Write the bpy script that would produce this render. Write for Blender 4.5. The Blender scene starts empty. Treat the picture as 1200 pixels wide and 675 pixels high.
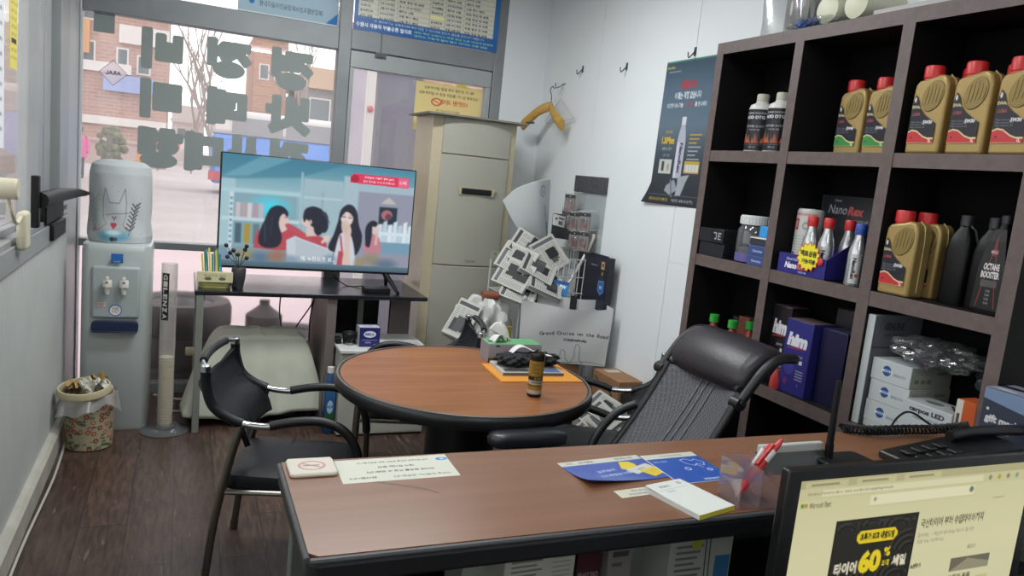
import bpy, math, random
import numpy as np
from mathutils import Vector, Matrix
random.seed(7)
PI = math.pi
scn = bpy.context.scene
COL = scn.collection

# ------------------------------------------------------------------ colours and materials
def lin(c):
    return c / 12.92 if c <= 0.04045 else ((c + 0.055) / 1.055) ** 2.4
def hx(s):
    s = s.lstrip('#')
    return tuple(int(s[i:i + 2], 16) / 255 for i in (0, 2, 4))
def L4(s):
    return tuple(lin(v) for v in hx(s)) + (1.0,)
MATS = {}
def nodes(name):
    m = bpy.data.materials.new(name); m.use_nodes = True
    nt = m.node_tree; nt.nodes.clear()
    out = nt.nodes.new('ShaderNodeOutputMaterial')
    return m, nt, out
def mat(name, col, rough=0.5, metal=0.0, var=0.0, scale=8.0, bump=0.0, bscale=60.0, spec=0.5, stretch=None, coat=0.0, col2=None):
    """principled material with an optional noise variation of colour and a noise bump, in object space"""
    if name in MATS: return MATS[name]
    m, nt, out = nodes(name)
    b = nt.nodes.new('ShaderNodeBsdfPrincipled')
    b.inputs['Base Color'].default_value = L4(col); b.inputs['Roughness'].default_value = rough
    b.inputs['Metallic'].default_value = metal; b.inputs['Specular IOR Level'].default_value = spec
    b.inputs['Coat Weight'].default_value = coat
    nt.links.new(b.outputs[0], out.inputs[0])
    if var or bump or col2:
        tc = nt.nodes.new('ShaderNodeTexCoord'); mp = nt.nodes.new('ShaderNodeMapping')
        nt.links.new(tc.outputs['Object'], mp.inputs[0])
        if stretch: mp.inputs['Scale'].default_value = stretch
    if var or col2:
        n = nt.nodes.new('ShaderNodeTexNoise'); n.inputs['Scale'].default_value = scale; n.inputs['Detail'].default_value = 5
        nt.links.new(mp.outputs[0], n.inputs['Vector'])
        r = nt.nodes.new('ShaderNodeValToRGB')
        c = hx(col)
        if col2:
            a, z = L4(col), L4(col2)
        else:
            a = tuple(lin(max(0, v - var)) for v in c) + (1,); z = tuple(lin(min(1, v + var)) for v in c) + (1,)
        r.color_ramp.elements[0].position = 0.32; r.color_ramp.elements[1].position = 0.68
        r.color_ramp.elements[0].color = a; r.color_ramp.elements[1].color = z
        nt.links.new(n.outputs['Fac'], r.inputs[0]); nt.links.new(r.outputs[0], b.inputs['Base Color'])
    if bump:
        n2 = nt.nodes.new('ShaderNodeTexNoise'); n2.inputs['Scale'].default_value = bscale; n2.inputs['Detail'].default_value = 4
        nt.links.new(mp.outputs[0], n2.inputs['Vector'])
        bp = nt.nodes.new('ShaderNodeBump'); bp.inputs['Strength'].default_value = bump; bp.inputs['Distance'].default_value = 0.004
        nt.links.new(n2.outputs['Fac'], bp.inputs['Height']); nt.links.new(bp.outputs[0], b.inputs['Normal'])
    MATS[name] = m
    return m
def emit(name, col, s):
    m, nt, out = nodes(name); e = nt.nodes.new('ShaderNodeEmission')
    e.inputs[0].default_value = L4(col); e.inputs[1].default_value = s
    nt.links.new(e.outputs[0], out.inputs[0]); return m
def clear(name, tint='ffffff', haze=0.0, hazecol='dddddd', refl=0.05, rough=0.02):
    """thin clear pane or plastic: straight transmission, a reflection that grows at grazing angles, optional pale haze"""
    m, nt, out = nodes(name)
    t = nt.nodes.new('ShaderNodeBsdfTransparent'); t.inputs[0].default_value = L4(tint)
    g = nt.nodes.new('ShaderNodeBsdfGlossy'); g.inputs['Roughness'].default_value = rough
    fr = nt.nodes.new('ShaderNodeLayerWeight'); fr.inputs[0].default_value = 0.25
    mul = nt.nodes.new('ShaderNodeMath'); mul.operation = 'MULTIPLY_ADD'; mul.inputs[1].default_value = 0.45; mul.inputs[2].default_value = refl
    nt.links.new(fr.outputs['Facing'], mul.inputs[0])
    mx = nt.nodes.new('ShaderNodeMixShader'); nt.links.new(mul.outputs[0], mx.inputs[0])
    nt.links.new(t.outputs[0], mx.inputs[1]); nt.links.new(g.outputs[0], mx.inputs[2])
    last = mx
    if haze:
        d = nt.nodes.new('ShaderNodeBsdfDiffuse'); d.inputs[0].default_value = L4(hazecol)
        tr = nt.nodes.new('ShaderNodeBsdfTranslucent'); tr.inputs[0].default_value = L4(hazecol)
        h = nt.nodes.new('ShaderNodeMixShader'); h.inputs[0].default_value = 0.5
        nt.links.new(d.outputs[0], h.inputs[1]); nt.links.new(tr.outputs[0], h.inputs[2])
        m2 = nt.nodes.new('ShaderNodeMixShader'); m2.inputs[0].default_value = haze
        nt.links.new(mx.outputs[0], m2.inputs[1]); nt.links.new(h.outputs[0], m2.inputs[2]); last = m2
    nt.links.new(last.outputs[0], out.inputs[0]); return m
def printmat(name, rough=0.45, em=0.0, spec=0.4, metal=0.0, trans=0.0):
    """surface that shows the printed artwork stored as the mesh colour attribute"""
    if name in MATS: return MATS[name]
    m, nt, out = nodes(name)
    at = nt.nodes.new('ShaderNodeAttribute'); at.attribute_name = 'Col'
    if em:
        e = nt.nodes.new('ShaderNodeEmission'); e.inputs[1].default_value = em
        g = nt.nodes.new('ShaderNodeBsdfGlossy'); g.inputs['Roughness'].default_value = 0.25; g.inputs[0].default_value = (.04, .04, .04, 1)
        ad = nt.nodes.new('ShaderNodeAddShader')
        nt.links.new(at.outputs['Color'], e.inputs[0]); nt.links.new(e.outputs[0], ad.inputs[0]); nt.links.new(g.outputs[0], ad.inputs[1])
        nt.links.new(ad.outputs[0], out.inputs[0])
    else:
        b = nt.nodes.new('ShaderNodeBsdfPrincipled'); b.inputs['Roughness'].default_value = rough
        b.inputs['Specular IOR Level'].default_value = spec; b.inputs['Metallic'].default_value = metal
        nt.links.new(at.outputs['Color'], b.inputs['Base Color'])
        if trans:
            tr = nt.nodes.new('ShaderNodeBsdfTranslucent'); nt.links.new(at.outputs['Color'], tr.inputs[0])
            mx = nt.nodes.new('ShaderNodeMixShader'); mx.inputs[0].default_value = trans
            nt.links.new(b.outputs[0], mx.inputs[1]); nt.links.new(tr.outputs[0], mx.inputs[2]); nt.links.new(mx.outputs[0], out.inputs[0])
        else:
            nt.links.new(b.outputs[0], out.inputs[0])
    MATS[name] = m
    return m

# ------------------------------------------------------------------ mesh builder
def V(*a): return Vector(a)
class MB:
    def __init__(s): s.v = []; s.f = []; s.m = []; s.M = Matrix.Identity(4)
    def at(s, loc=(0, 0, 0), rz=0, rx=0, ry=0):
        s.M = Matrix.Translation(loc) @ Matrix.Rotation(rz, 4, 'Z') @ Matrix.Rotation(ry, 4, 'Y') @ Matrix.Rotation(rx, 4, 'X'); return s
    def add(s, vs, fs, m=0):
        o = len(s.v)
        s.v += [tuple(s.M @ Vector(p)) for p in vs]
        s.f += [tuple(i + o for i in f) for f in fs]; s.m += [m] * len(fs); return s
    def box(s, x0, x1, y0, y1, z0, z1, m=0):
        x0, x1 = min(x0, x1), max(x0, x1); y0, y1 = min(y0, y1), max(y0, y1); z0, z1 = min(z0, z1), max(z0, z1)
        return s.add([(x0, y0, z0), (x1, y0, z0), (x1, y1, z0), (x0, y1, z0), (x0, y0, z1), (x1, y0, z1), (x1, y1, z1), (x0, y1, z1)],
                     [(0, 3, 2, 1), (4, 5, 6, 7), (0, 1, 5, 4), (1, 2, 6, 5), (2, 3, 7, 6), (3, 0, 4, 7)], m)
    def loft(s, rings, m=0, cap=True, closed=True):
        n = len(rings[0]); vs = [p for r in rings for p in r]; fs = []
        for i in range(len(rings) - 1):
            for j in range(n if closed else n - 1):
                a = i * n + j; b = i * n + (j + 1) % n
                fs.append((a, b, b + n, a + n))
        if cap and closed:
            fs.append(tuple(range(n - 1, -1, -1))); k = (len(rings) - 1) * n; fs.append(tuple(range(k, k + n)))
        return s.add(vs, fs, m)
    def prism(s, poly, z0, z1, m=0):
        a = sum(poly[i][0] * poly[(i + 1) % len(poly)][1] - poly[(i + 1) % len(poly)][0] * poly[i][1] for i in range(len(poly)))
        if a < 0: poly = poly[::-1]
        return s.loft([[(x, y, z0) for x, y in poly], [(x, y, z1) for x, y in poly]], m)
    def tube(s, pts, r, n=10, m=0, cap=True, closed=False):
        pts = [Vector(p) for p in pts]; k = len(pts)
        rs = r if isinstance(r, (list, tuple)) else [r] * k
        T = []
        for i in range(k):
            a = pts[(i - 1) % k] if (closed or i > 0) else pts[i]; b = pts[(i + 1) % k] if (closed or i < k - 1) else pts[i]
            d = (b - a); T.append(d.normalized() if d.length > 1e-9 else Vector((0, 0, 1)))
        u = T[0].orthogonal().normalized(); rings = []
        for i in range(k):
            u = (u - T[i] * u.dot(T[i]));
            u = u.normalized() if u.length > 1e-6 else T[i].orthogonal().normalized()
            w = T[i].cross(u)
            rings.append([tuple(pts[i] + (u * math.cos(2 * PI * j / n) + w * math.sin(2 * PI * j / n)) * rs[i]) for j in range(n)])
        if closed: rings.append(rings[0]); cap = False
        return s.loft(rings, m, cap)
    def cyl(s, p0, p1, r0, r1=None, n=20, m=0): return s.tube([p0, p1], [r0, r0 if r1 is None else r1], n, m)
    def lathe(s, prof, n=28, m=0, c=(0, 0, 0), sx=1, sy=1, cap=True):
        return s.loft([[(c[0] + sx * r * math.cos(2 * PI * j / n), c[1] + sy * r * math.sin(2 * PI * j / n), c[2] + z) for j in range(n)] for r, z in prof], m, cap)
    def ball(s, c, rx, ry=None, rz=None, n=16, k=10, m=0):
        ry = ry or rx; rz = rz or rx
        return s.lathe([(max(1e-4, math.sin(PI * i / k)), -math.cos(PI * i / k) * rz) for i in range(k + 1)], n, m, c, rx, ry)
    def grid(s, fn, nu, nv, m=0):
        vs = [tuple(fn(i / nu, j / nv)) for j in range(nv + 1) for i in range(nu + 1)]
        return s.add(vs, [(j * (nu + 1) + i, j * (nu + 1) + i + 1, (j + 1) * (nu + 1) + i + 1, (j + 1) * (nu + 1) + i) for j in range(nv) for i in range(nu)], m)
    def build(s, name, mats, parent=None, bevel=0, seg=2, solid=0, soff=0, sub=0, smooth=40, loc=None, rz=0):
        me = bpy.data.meshes.new(name); me.from_pydata(s.v, [], s.f)
        if not isinstance(mats, (list, tuple)): mats = [mats]
        for q in mats: me.materials.append(q)
        me.polygons.foreach_set('material_index', s.m)
        if smooth:
            me.polygons.foreach_set('use_smooth', [True] * len(me.polygons))
            me.set_sharp_from_angle(angle=math.radians(smooth))
        me.update()
        return link(name, me, parent, bevel, seg, solid, soff, sub, loc, rz)
def link(name, me, parent=None, bevel=0, seg=2, solid=0, soff=0, sub=0, loc=None, rz=0):
    o = bpy.data.objects.new(name, me); COL.objects.link(o)
    if parent: o.parent = parent
    if loc: o.location = loc
    if rz: o.rotation_euler.z = rz
    if solid:
        q = o.modifiers.new('t', 'SOLIDIFY'); q.thickness = solid; q.offset = soff
    if bevel:
        q = o.modifiers.new('b', 'BEVEL'); q.width = bevel; q.segments = seg; q.limit_method = 'ANGLE'; q.angle_limit = math.radians(38)
    if sub:
        q = o.modifiers.new('s', 'SUBSURF'); q.levels = sub; q.render_levels = sub
    return o
def tag(o, label=None, cat=None, group=None, kind=None):
    if label: o['label'] = label
    if cat: o['category'] = cat
    if group: o['group'] = group
    if kind: o['kind'] = kind
    return o
def thing(name, label, cat, loc=(0, 0, 0), rz=0, group=None):
    o = bpy.data.objects.new(name, None); COL.objects.link(o); o.empty_display_size = 0.05
    o.location = loc; o.rotation_euler = (0, 0, rz)
    return tag(o, label, cat, group)
def copy_thing(o, label, loc, rz=None, group=None):
    kids = {}
    for q in bpy.data.objects:
        if q.parent: kids.setdefault(q.parent.name, []).append(q)
    def rec(a, par):
        c = a.copy(); COL.objects.link(c)
        if par: c.parent = par
        for k in kids.get(a.name, []): rec(k, c)
        return c
    c = rec(o, None); c['label'] = label; c.location = loc
    if rz is not None: c.rotation_euler = (0, 0, rz)
    if group: c['group'] = group
    return c
def struct(o): o['kind'] = 'structure'; return o
def smoothpath(pts, n=8):
    """Catmull-Rom through the points"""
    P = [Vector(p) for p in pts]; out = []
    for i in range(len(P) - 1):
        a = P[max(0, i - 1)]; b = P[i]; c = P[i + 1]; d = P[min(len(P) - 1, i + 2)]
        for k in range(n):
            t = k / n
            out.append(0.5 * ((2 * b) + (c - a) * t + (2 * a - 5 * b + 4 * c - d) * t * t + (3 * b - a - 3 * c + d) * t ** 3))
    out.append(P[-1]); return out
def rrect(w, h, r, n=5, cx=0, cy=0):
    out = []
    for (sx, sy, a0) in ((1, 1, 0), (-1, 1, PI / 2), (-1, -1, PI), (1, -1, 1.5 * PI)):
        for k in range(n + 1):
            a = a0 + PI / 2 * k / n
            out.append((cx + sx * (w / 2 - r) + r * math.cos(a), cy + sy * (h / 2 - r) + r * math.sin(a)))
    return out

# ------------------------------------------------------------------ printed artwork (posters, labels, screens)
_tx = {}
_tmp = bpy.data.scenes.new('lettering')
def glyphs(s, bold=0.0):
    k = (s, bold)
    if k not in _tx:
        cu = bpy.data.curves.new('l', 'FONT'); cu.body = s; cu.resolution_u = 3; cu.offset = bold
        o = bpy.data.objects.new('l', cu); _tmp.collection.objects.link(o)
        vl = _tmp.view_layers[0]; vl.update(); dg = vl.depsgraph
        me = bpy.data.meshes.new_from_object(o.evaluated_get(dg))
        me.calc_loop_triangles()
        co = np.array([v.co[:2] for v in me.vertices]).reshape(-1, 2)
        tri = np.array([t.vertices[:] for t in me.loop_triangles]).reshape(-1, 3)
        bpy.data.objects.remove(o); bpy.data.meshes.remove(me); bpy.data.curves.remove(cu)
        _tx[k] = (co, tri)
    return _tx[k]
class CV:
    """a small canvas, origin top left, drawn in display colours"""
    SS = 2
    def __init__(s, w, h, bg='ffffff'):
        s.w, s.h = w, h; s.a = np.zeros((h * s.SS, w * s.SS, 3)); s.a[:] = hx(bg)
    def _mix(s, mask, y0, x0, c, al=1):
        h, w = mask.shape; r = s.a[y0:y0 + h, x0:x0 + w]
        r += (np.array(hx(c)) - r) * (mask * al)[..., None]
    def _win(s, x0, y0, x1, y1):
        k = s.SS
        return (max(0, int(math.floor(x0 * k))), max(0, int(math.floor(y0 * k))), min(s.w * k, int(math.ceil(x1 * k)) + 1), min(s.h * k, int(math.ceil(y1 * k)) + 1))
    def _pts(s, b):
        x = (np.arange(b[0], b[2]) + .5) / s.SS; y = (np.arange(b[1], b[3]) + .5) / s.SS
        return np.meshgrid(x, y)
    def rect(s, x0, y0, x1, y1, c, al=1): return s.poly([(x0, y0), (x1, y0), (x1, y1), (x0, y1)], c, al)
    def poly(s, p, c, al=1):
        b = s._win(min(q[0] for q in p), min(q[1] for q in p), max(q[0] for q in p), max(q[1] for q in p))
        if b[2] <= b[0] or b[3] <= b[1]: return s
        X, Y = s._pts(b); m = np.zeros(X.shape, bool)
        for i in range(len(p)):
            (xa, ya), (xb, yb) = p[i], p[(i + 1) % len(p)]
            if ya == yb: continue
            m ^= ((ya > Y) != (yb > Y)) & (X < (xb - xa) * (Y - ya) / (yb - ya) + xa)
        s._mix(m.astype(float), b[1], b[0], c, al); return s
    def ell(s, cx, cy, rx, ry, c, al=1, soft=0.0):
        b = s._win(cx - rx, cy - ry, cx + rx, cy + ry)
        if b[2] <= b[0] or b[3] <= b[1]: return s
        X, Y = s._pts(b); d = np.sqrt(((X - cx) / rx) ** 2 + ((Y - cy) / ry) ** 2)
        m = (d < 1).astype(float) if not soft else np.clip((1 - d) / soft, 0, 1)
        s._mix(m, b[1], b[0], c, al); return s
    def line(s, pts, w, c, al=1):
        for (xa, ya), (xb, yb) in zip(pts[:-1], pts[1:]):
            b = s._win(min(xa, xb) - w, min(ya, yb) - w, max(xa, xb) + w, max(ya, yb) + w)
            if b[2] <= b[0] or b[3] <= b[1]: continue
            X, Y = s._pts(b); dx, dy = xb - xa, yb - ya; q = dx * dx + dy * dy + 1e-9
            t = np.clip(((X - xa) * dx + (Y - ya) * dy) / q, 0, 1)
            d = np.hypot(X - xa - t * dx, Y - ya - t * dy)
            s._mix(np.clip((w / 2 - d) * s.SS + .5, 0, 1), b[1], b[0], c, al)
        return s
    def grad(s, x0, y0, x1, y1, stops, horiz=False):
        b = s._win(x0, y0, x1, y1); X, Y = s._pts(b)
        t = (X - x0) / (x1 - x0) if horiz else (Y - y0) / (y1 - y0)
        ps = [q[0] for q in stops]
        for k in range(3): s.a[b[1]:b[3], b[0]:b[2], k] = np.interp(t, ps, [hx(q[1])[k] for q in stops])
        return s
    def text(s, t, x, y, h, c, bold=0.0, anchor='c', mirror=False, rot=0.0, shear=0.0, width=None, al=1):
        """x, y: middle of the line of text (or its left / right end); h: letter height"""
        co, tri = glyphs(t, bold)
        if not len(tri): return s
        p = co.copy(); lo, hi = p.min(0), p.max(0); wd, ht = hi - lo
        k = h / ht; kx = k if width is None else width / wd
        p = p - [lo[0], (lo[1] + hi[1]) / 2]
        p[:, 0] -= {'c': .5, 'l': 0, 'r': 1}[anchor] * wd
        p[:, 0] += shear * p[:, 1]
        p = p * [kx, -k]
        if mirror: p[:, 0] *= -1
        ca, sa = math.cos(rot), math.sin(rot)
        p = np.stack([p[:, 0] * ca - p[:, 1] * sa + x, p[:, 0] * sa + p[:, 1] * ca + y], 1)
        b = s._win(p[:, 0].min(), p[:, 1].min(), p[:, 0].max(), p[:, 1].max())
        if b[2] <= b[0] or b[3] <= b[1]: return s
        m = np.zeros((b[3] - b[1], b[2] - b[0]))
        for T in tri:
            q = p[T]; tb = s._win(q[:, 0].min(), q[:, 1].min(), q[:, 0].max(), q[:, 1].max())
            if tb[2] <= tb[0] or tb[3] <= tb[1]: continue
            X, Y = s._pts(tb)
            e = [(q[(i + 1) % 3, 0] - q[i, 0]) * (Y - q[i, 1]) - (q[(i + 1) % 3, 1] - q[i, 1]) * (X - q[i, 0]) for i in range(3)]
            ins = ((e[0] >= 0) & (e[1] >= 0) & (e[2] >= 0)) | ((e[0] <= 0) & (e[1] <= 0) & (e[2] <= 0))
            sub = m[tb[1] - b[1]:tb[3] - b[1], tb[0] - b[0]:tb[2] - b[0]]; np.maximum(sub, ins, out=sub)
        s._mix(m, b[1], b[0], c, al); return s
    def blur(s, n=1):
        for _ in range(n):
            p = np.pad(s.a, ((1, 1), (1, 1), (0, 0)), 'edge')
            s.a = (p[:-2, 1:-1] + p[2:, 1:-1] + p[1:-1, :-2] + p[1:-1, 2:] + 2 * p[1:-1, 1:-1]) / 6
        return s
    def out(s):
        k = s.SS; a = s.a.reshape(s.h, k, s.w, k, 3).mean((1, 3))
        return np.where(a <= 0.04045, a / 12.92, ((np.clip(a, 0, 1) + 0.055) / 1.055) ** 2.4)
def sheet(name, cv, O, U, D, m, parent=None, fn=None, solid=0, soff=-1, loc=None, rz=0, back=None):
    """artwork on a fine mesh: O its top left corner, U along the top edge, D down the left edge; fn(u, v) bends it"""
    a = cv.out(); h, w = a.shape[:2]
    u, v = np.meshgrid(np.linspace(0, 1, w), np.linspace(0, 1, h))
    if fn is None:
        O, U, D = (np.array(q, float) for q in (O, U, D))
        P = O + u[..., None] * U + v[..., None] * D
    else:
        P = np.array([[tuple(fn(u[j, i], v[j, i])) for i in range(w)] for j in range(h)])
    idx = np.arange(h * w).reshape(h, w)
    F = np.stack([idx[:-1, :-1], idx[1:, :-1], idx[1:, 1:], idx[:-1, 1:]], -1).reshape(-1, 4)
    me = bpy.data.meshes.new(name)
    me.vertices.add(h * w); me.vertices.foreach_set('co', P.reshape(-1).astype(np.float32))
    n = len(F); me.loops.add(n * 4); me.loops.foreach_set('vertex_index', F.reshape(-1).astype(np.int32))
    me.polygons.add(n); me.polygons.foreach_set('loop_start', np.arange(0, n * 4, 4, dtype=np.int32))
    me.update(calc_edges=True)
    me.polygons.foreach_set('use_smooth', [True] * n)
    at = me.color_attributes.new('Col', 'FLOAT_COLOR', 'POINT')
    at.data.foreach_set('color', np.concatenate([a, np.ones((h, w, 1))], -1).reshape(-1).astype(np.float32))
    me.materials.append(m); me.update()
    return link(name, me, parent, solid=solid, soff=soff, loc=loc, rz=rz)
P_PAPER = printmat('printed paper', 0.6)
P_GLOSS = printmat('printed gloss', 0.3)
P_SCREEN = printmat('lit screen', em=1.0)
P_THIN = printmat('printed film on glass', 0.5, trans=0.5)
# ------------------------------------------------------------------ camera, view, light
FPX = 890.327
RM = ((0.9163789772747012, -0.38753511502131066, 0.10032997874211036), (-0.034772834618730424, 0.1726221424621018, 0.9843741391891461), (0.3987987211383096, 0.9055485246839141, -0.14471160790080193))
cam = bpy.data.cameras.new('camera'); cam.sensor_fit = 'HORIZONTAL'; cam.sensor_width = 36; cam.lens = FPX / 1200 * 36; cam.clip_start = 0.02; cam.clip_end = 400
co = bpy.data.objects.new('camera', cam); COL.objects.link(co); scn.camera = co
mw = Matrix.Identity(4)
for i in range(3):
    mw[i][0] = RM[0][i]; mw[i][1] = RM[1][i]; mw[i][2] = -RM[2][i]
mw[2][3] = 1.45
co.matrix_world = mw
scn.view_settings.view_transform = 'Standard'; scn.view_settings.look = 'None'
scn.view_settings.exposure = 0; scn.view_settings.gamma = 1; scn.view_settings.use_curve_mapping = False
scn.cycles.use_denoising = True
scn.cycles.max_bounces = 8; scn.cycles.transparent_max_bounces = 16; scn.cycles.transmission_bounces = 8
scn.cycles.sample_clamp_indirect = 6.0
w = bpy.data.worlds.new('sky'); scn.world = w; w.use_nodes = True
nt = w.node_tree; bg = nt.nodes['Background']
sk = nt.nodes.new('ShaderNodeTexSky'); sk.sky_type = 'HOSEK_WILKIE'; sk.turbidity = 8.0; sk.ground_albedo = 0.4
sk.sun_direction = Vector((0.4, 0.75, 0.6)).normalized()
hs = nt.nodes.new('ShaderNodeHueSaturation'); hs.inputs['Saturation'].default_value = 0.25
mxw = nt.nodes.new('ShaderNodeMix'); mxw.data_type = 'RGBA'; mxw.inputs[0].default_value = 0.75; mxw.inputs[7].default_value = (1.0, 0.95, 0.96, 1)
nt.links.new(sk.outputs[0], hs.inputs['Color']); nt.links.new(hs.outputs[0], mxw.inputs[6]); nt.links.new(mxw.outputs[2], bg.inputs[0])
bg.inputs[1].default_value = 3.2

XL, XR, YB, ZC, YF = -0.525, 2.15, 4.70, 2.70, -1.80
# materials of the shell
M_wall = mat('white painted board', 'dde2e5', 0.5, var=0.008, scale=2.0, bump=0.1, bscale=25)
M_panel = mat('white ribbed panel', 'bfc3c1', 0.45, var=0.02, scale=3)
M_alu = mat('grey aluminium', '9ea2a3', 0.42, 0.25, var=0.02, scale=5)
M_alud = mat('dull grey aluminium', '85898c', 0.45, 0.25, var=0.02, scale=5)
M_alul = mat('pale aluminium', 'abb0b2', 0.42, 0.2)
M_base = mat('cream baseboard', 'b9b6ab', 0.5, var=0.05, scale=6)
M_glass = clear('window glass', 'f4f7f6', haze=0.10, hazecol='f4f0f2')  # haze mixed in to paint the washed-out veil over the bright street
M_ceil = mat('ceiling board', 'dcdcd8', 0.8)
def floor_mat():
    m, nt, out = nodes('dark wood planks')
    tc = nt.nodes.new('ShaderNodeTexCoord'); mp = nt.nodes.new('ShaderNodeMapping'); mp.inputs['Rotation'].default_value = (0, 0, PI / 2)
    nt.links.new(tc.outputs['Object'], mp.inputs[0])
    br = nt.nodes.new('ShaderNodeTexBrick'); br.offset = 0.37
    br.inputs['Scale'].default_value = 1.0; br.inputs['Brick Width'].default_value = 0.9; br.inputs['Row Height'].default_value = 0.16
    br.inputs['Mortar Size'].default_value = 0.0025; br.inputs['Mortar Smooth'].default_value = 0.3; br.inputs['Bias'].default_value = 0.0
    br.inputs['Color1'].default_value = L4('58453c'); br.inputs['Color2'].default_value = L4('483630'); br.inputs['Mortar'].default_value = L4('2a1d1a')
    nt.links.new(mp.outputs[0], br.inputs['Vector'])
    m2 = nt.nodes.new('ShaderNodeMapping'); m2.inputs['Scale'].default_value = (34, 5, 1); nt.links.new(tc.outputs['Object'], m2.inputs[0])
    n = nt.nodes.new('ShaderNodeTexNoise'); n.inputs['Scale'].default_value = 1.6; n.inputs['Detail'].default_value = 7; n.inputs['Distortion'].default_value = 0.6
    nt.links.new(m2.outputs[0], n.inputs['Vector'])
    r = nt.nodes.new('ShaderNodeValToRGB'); r.color_ramp.elements[0].position = .35; r.color_ramp.elements[0].color = (.45, .45, .45, 1); r.color_ramp.elements[1].position = .72; r.color_ramp.elements[1].color = (1.35, 1.3, 1.25, 1)
    nt.links.new(n.outputs['Fac'], r.inputs[0])
    mu = nt.nodes.new('ShaderNodeMix'); mu.data_type = 'RGBA'; mu.blend_type = 'MULTIPLY'; mu.inputs[0].default_value = 1
    nt.links.new(br.outputs['Color'], mu.inputs[6]); nt.links.new(r.outputs[0], mu.inputs[7])
    # pale worn scratches in the embossed grain
    m3 = nt.nodes.new('ShaderNodeMapping'); m3.inputs['Scale'].default_value = (46, 7, 1); nt.links.new(tc.outputs['Object'], m3.inputs[0])
    n3 = nt.nodes.new('ShaderNodeTexNoise'); n3.inputs['Scale'].default_value = 1.0; n3.inputs['Detail'].default_value = 2; nt.links.new(m3.outputs[0], n3.inputs['Vector'])
    r3 = nt.nodes.new('ShaderNodeValToRGB'); r3.color_ramp.elements[0].position = .66; r3.color_ramp.elements[1].position = .74; r3.color_ramp.elements[1].color = (.5, .5, .5, 1)
    nt.links.new(n3.outputs['Fac'], r3.inputs[0])
    mx = nt.nodes.new('ShaderNodeMix'); mx.data_type = 'RGBA'; nt.links.new(r3.outputs[0], mx.inputs[0]); nt.links.new(mu.outputs[2], mx.inputs[6]); mx.inputs[7].default_value = L4('8d776c')
    b = nt.nodes.new('ShaderNodeBsdfPrincipled'); nt.links.new(mx.outputs[2], b.inputs['Base Color'])
    b.inputs['Roughness'].default_value = 0.36
    bp = nt.nodes.new('ShaderNodeBump'); bp.inputs['Strength'].default_value = .25; bp.inputs['Distance'].default_value = .003
    nt.links.new(n.outputs['Fac'], bp.inputs['Height']); nt.links.new(bp.outputs[0], b.inputs['Normal'])
    nt.links.new(b.outputs[0], out.inputs[0]); return m
struct(MB().box(-0.7, 2.3, YF, 4.86, -0.08, 0).build('floor', floor_mat()))
struct(MB().box(-0.7, 2.3, YF, 4.86, ZC, ZC + 0.1).build('ceiling', M_ceil))
struct(MB().box(-0.7, 2.3, YF - 0.1, YF, 0, ZC).build('wall_front', M_wall))
# right wall: painted boards with hairline joints
b = MB().box(XR, XR + 0.12, YF, 4.86, 0, ZC)
for y in (3.05, 3.96): b.box(XR - 0.003, XR, y, y + 0.91 - 0.006, 0.0, ZC)
b.box(XR - 0.003, XR, 1.2, 3.044, 0, 1.12).box(XR - 0.003, XR, 1.2, 3.044, 1.124, ZC)
struct(b.build('wall_right', M_wall, smooth=0))
# back wall: white strip beside the corner, header over the frames
b = MB().box(1.853, XR, YB, 4.86, 0, ZC).box(-0.7, 1.853, YB, 4.86, 2.62, ZC)
struct(b.build('wall_back', M_wall, smooth=0))
# left wall: ribbed panel under the window
ys = np.arange(YF, 4.25, 0.0075); prof = []
for k, y in enumerate(ys): prof.append((XL + (0.0, 0.003, 0.003, 0.0)[k % 4], y))
poly = prof + [(XL - 0.1, ys[-1]), (XL - 0.1, YF)]
b = MB().box(XL - 0.1, XL - 0.001, YF, 4.25, 0, 0.975)
vs = [(x, y, 0.0) for x, y in prof] + [(x, y, 0.975) for x, y in prof]; n = len(prof)
b.add(vs, [(i, i + 1, i + 1 + n, i + n) for i in range(n - 1)])
b.box(XL - 0.1, XL, YF, 4.25, 2.5, ZC)
struct(b.build('wall_left', M_panel, smooth=0))
b = MB().prism([(XL, 0), (XL + 0.036, 0), (XL + 0.036, 0.085), (XL + 0.022, 0.10), (XL, 0.10)], 0, 1)
v2 = [(x, y0, z) for y0 in (YF, 4.25) for x, z in ((XL, 0), (XL + 0.036, 0), (XL + 0.036, 0.085), (XL + 0.022, 0.10), (XL, 0.10))]
b = MB().add(v2, [(4, 3, 2, 1, 0), (5, 6, 7, 8, 9)] + [(i, (i + 1) % 5, (i + 1) % 5 + 5, i + 5) for i in range(5)])
struct(b.build('baseboard_left', M_base))

# window_1, the sliding window in the left wall
b = MB()
b.box(XL - 0.10, XL + 0.014, YF, 4.25, 0.975, 1.055).box(XL - 0.10, XL + 0.004, YF, 4.25, 1.055, 1.075).box(XL - 0.10, XL - 0.03, YF, 4.25, 1.075, 1.10)
b.box(XL - 0.10, XL, YF, 4.25, 2.46, 2.5)
for y0, y1, x in ((3.60, 3.70, -0.02), (3.70, 3.76, -0.05), (3.76, 3.92, -0.025), (3.92, 3.99, -0.06), (3.99, 4.25, 0.004)):
    b.box(XL - 0.10, XL + x, y0, y1, 1.10, 2.46)
for y0 in (-1.8, 0.9): b.box(XL - 0.09, XL - 0.02, y0, y0 + 0.06, 1.1, 2.46)
w1 = struct(b.build('window_1', M_alu, bevel=0.003, smooth=0))
MB().box(XL - 0.062, XL - 0.056, YF, 3.62, 1.10, 2.46).build('pane', M_glass, w1)
# corner post
struct(MB().box(-0.60, -0.523, 4.25, 4.78, 0, 2.62).box(-0.523, -0.515, 4.60, 4.64, 0, 2.62).build('trim_1', M_alul, bevel=0.003, smooth=0))

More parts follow.
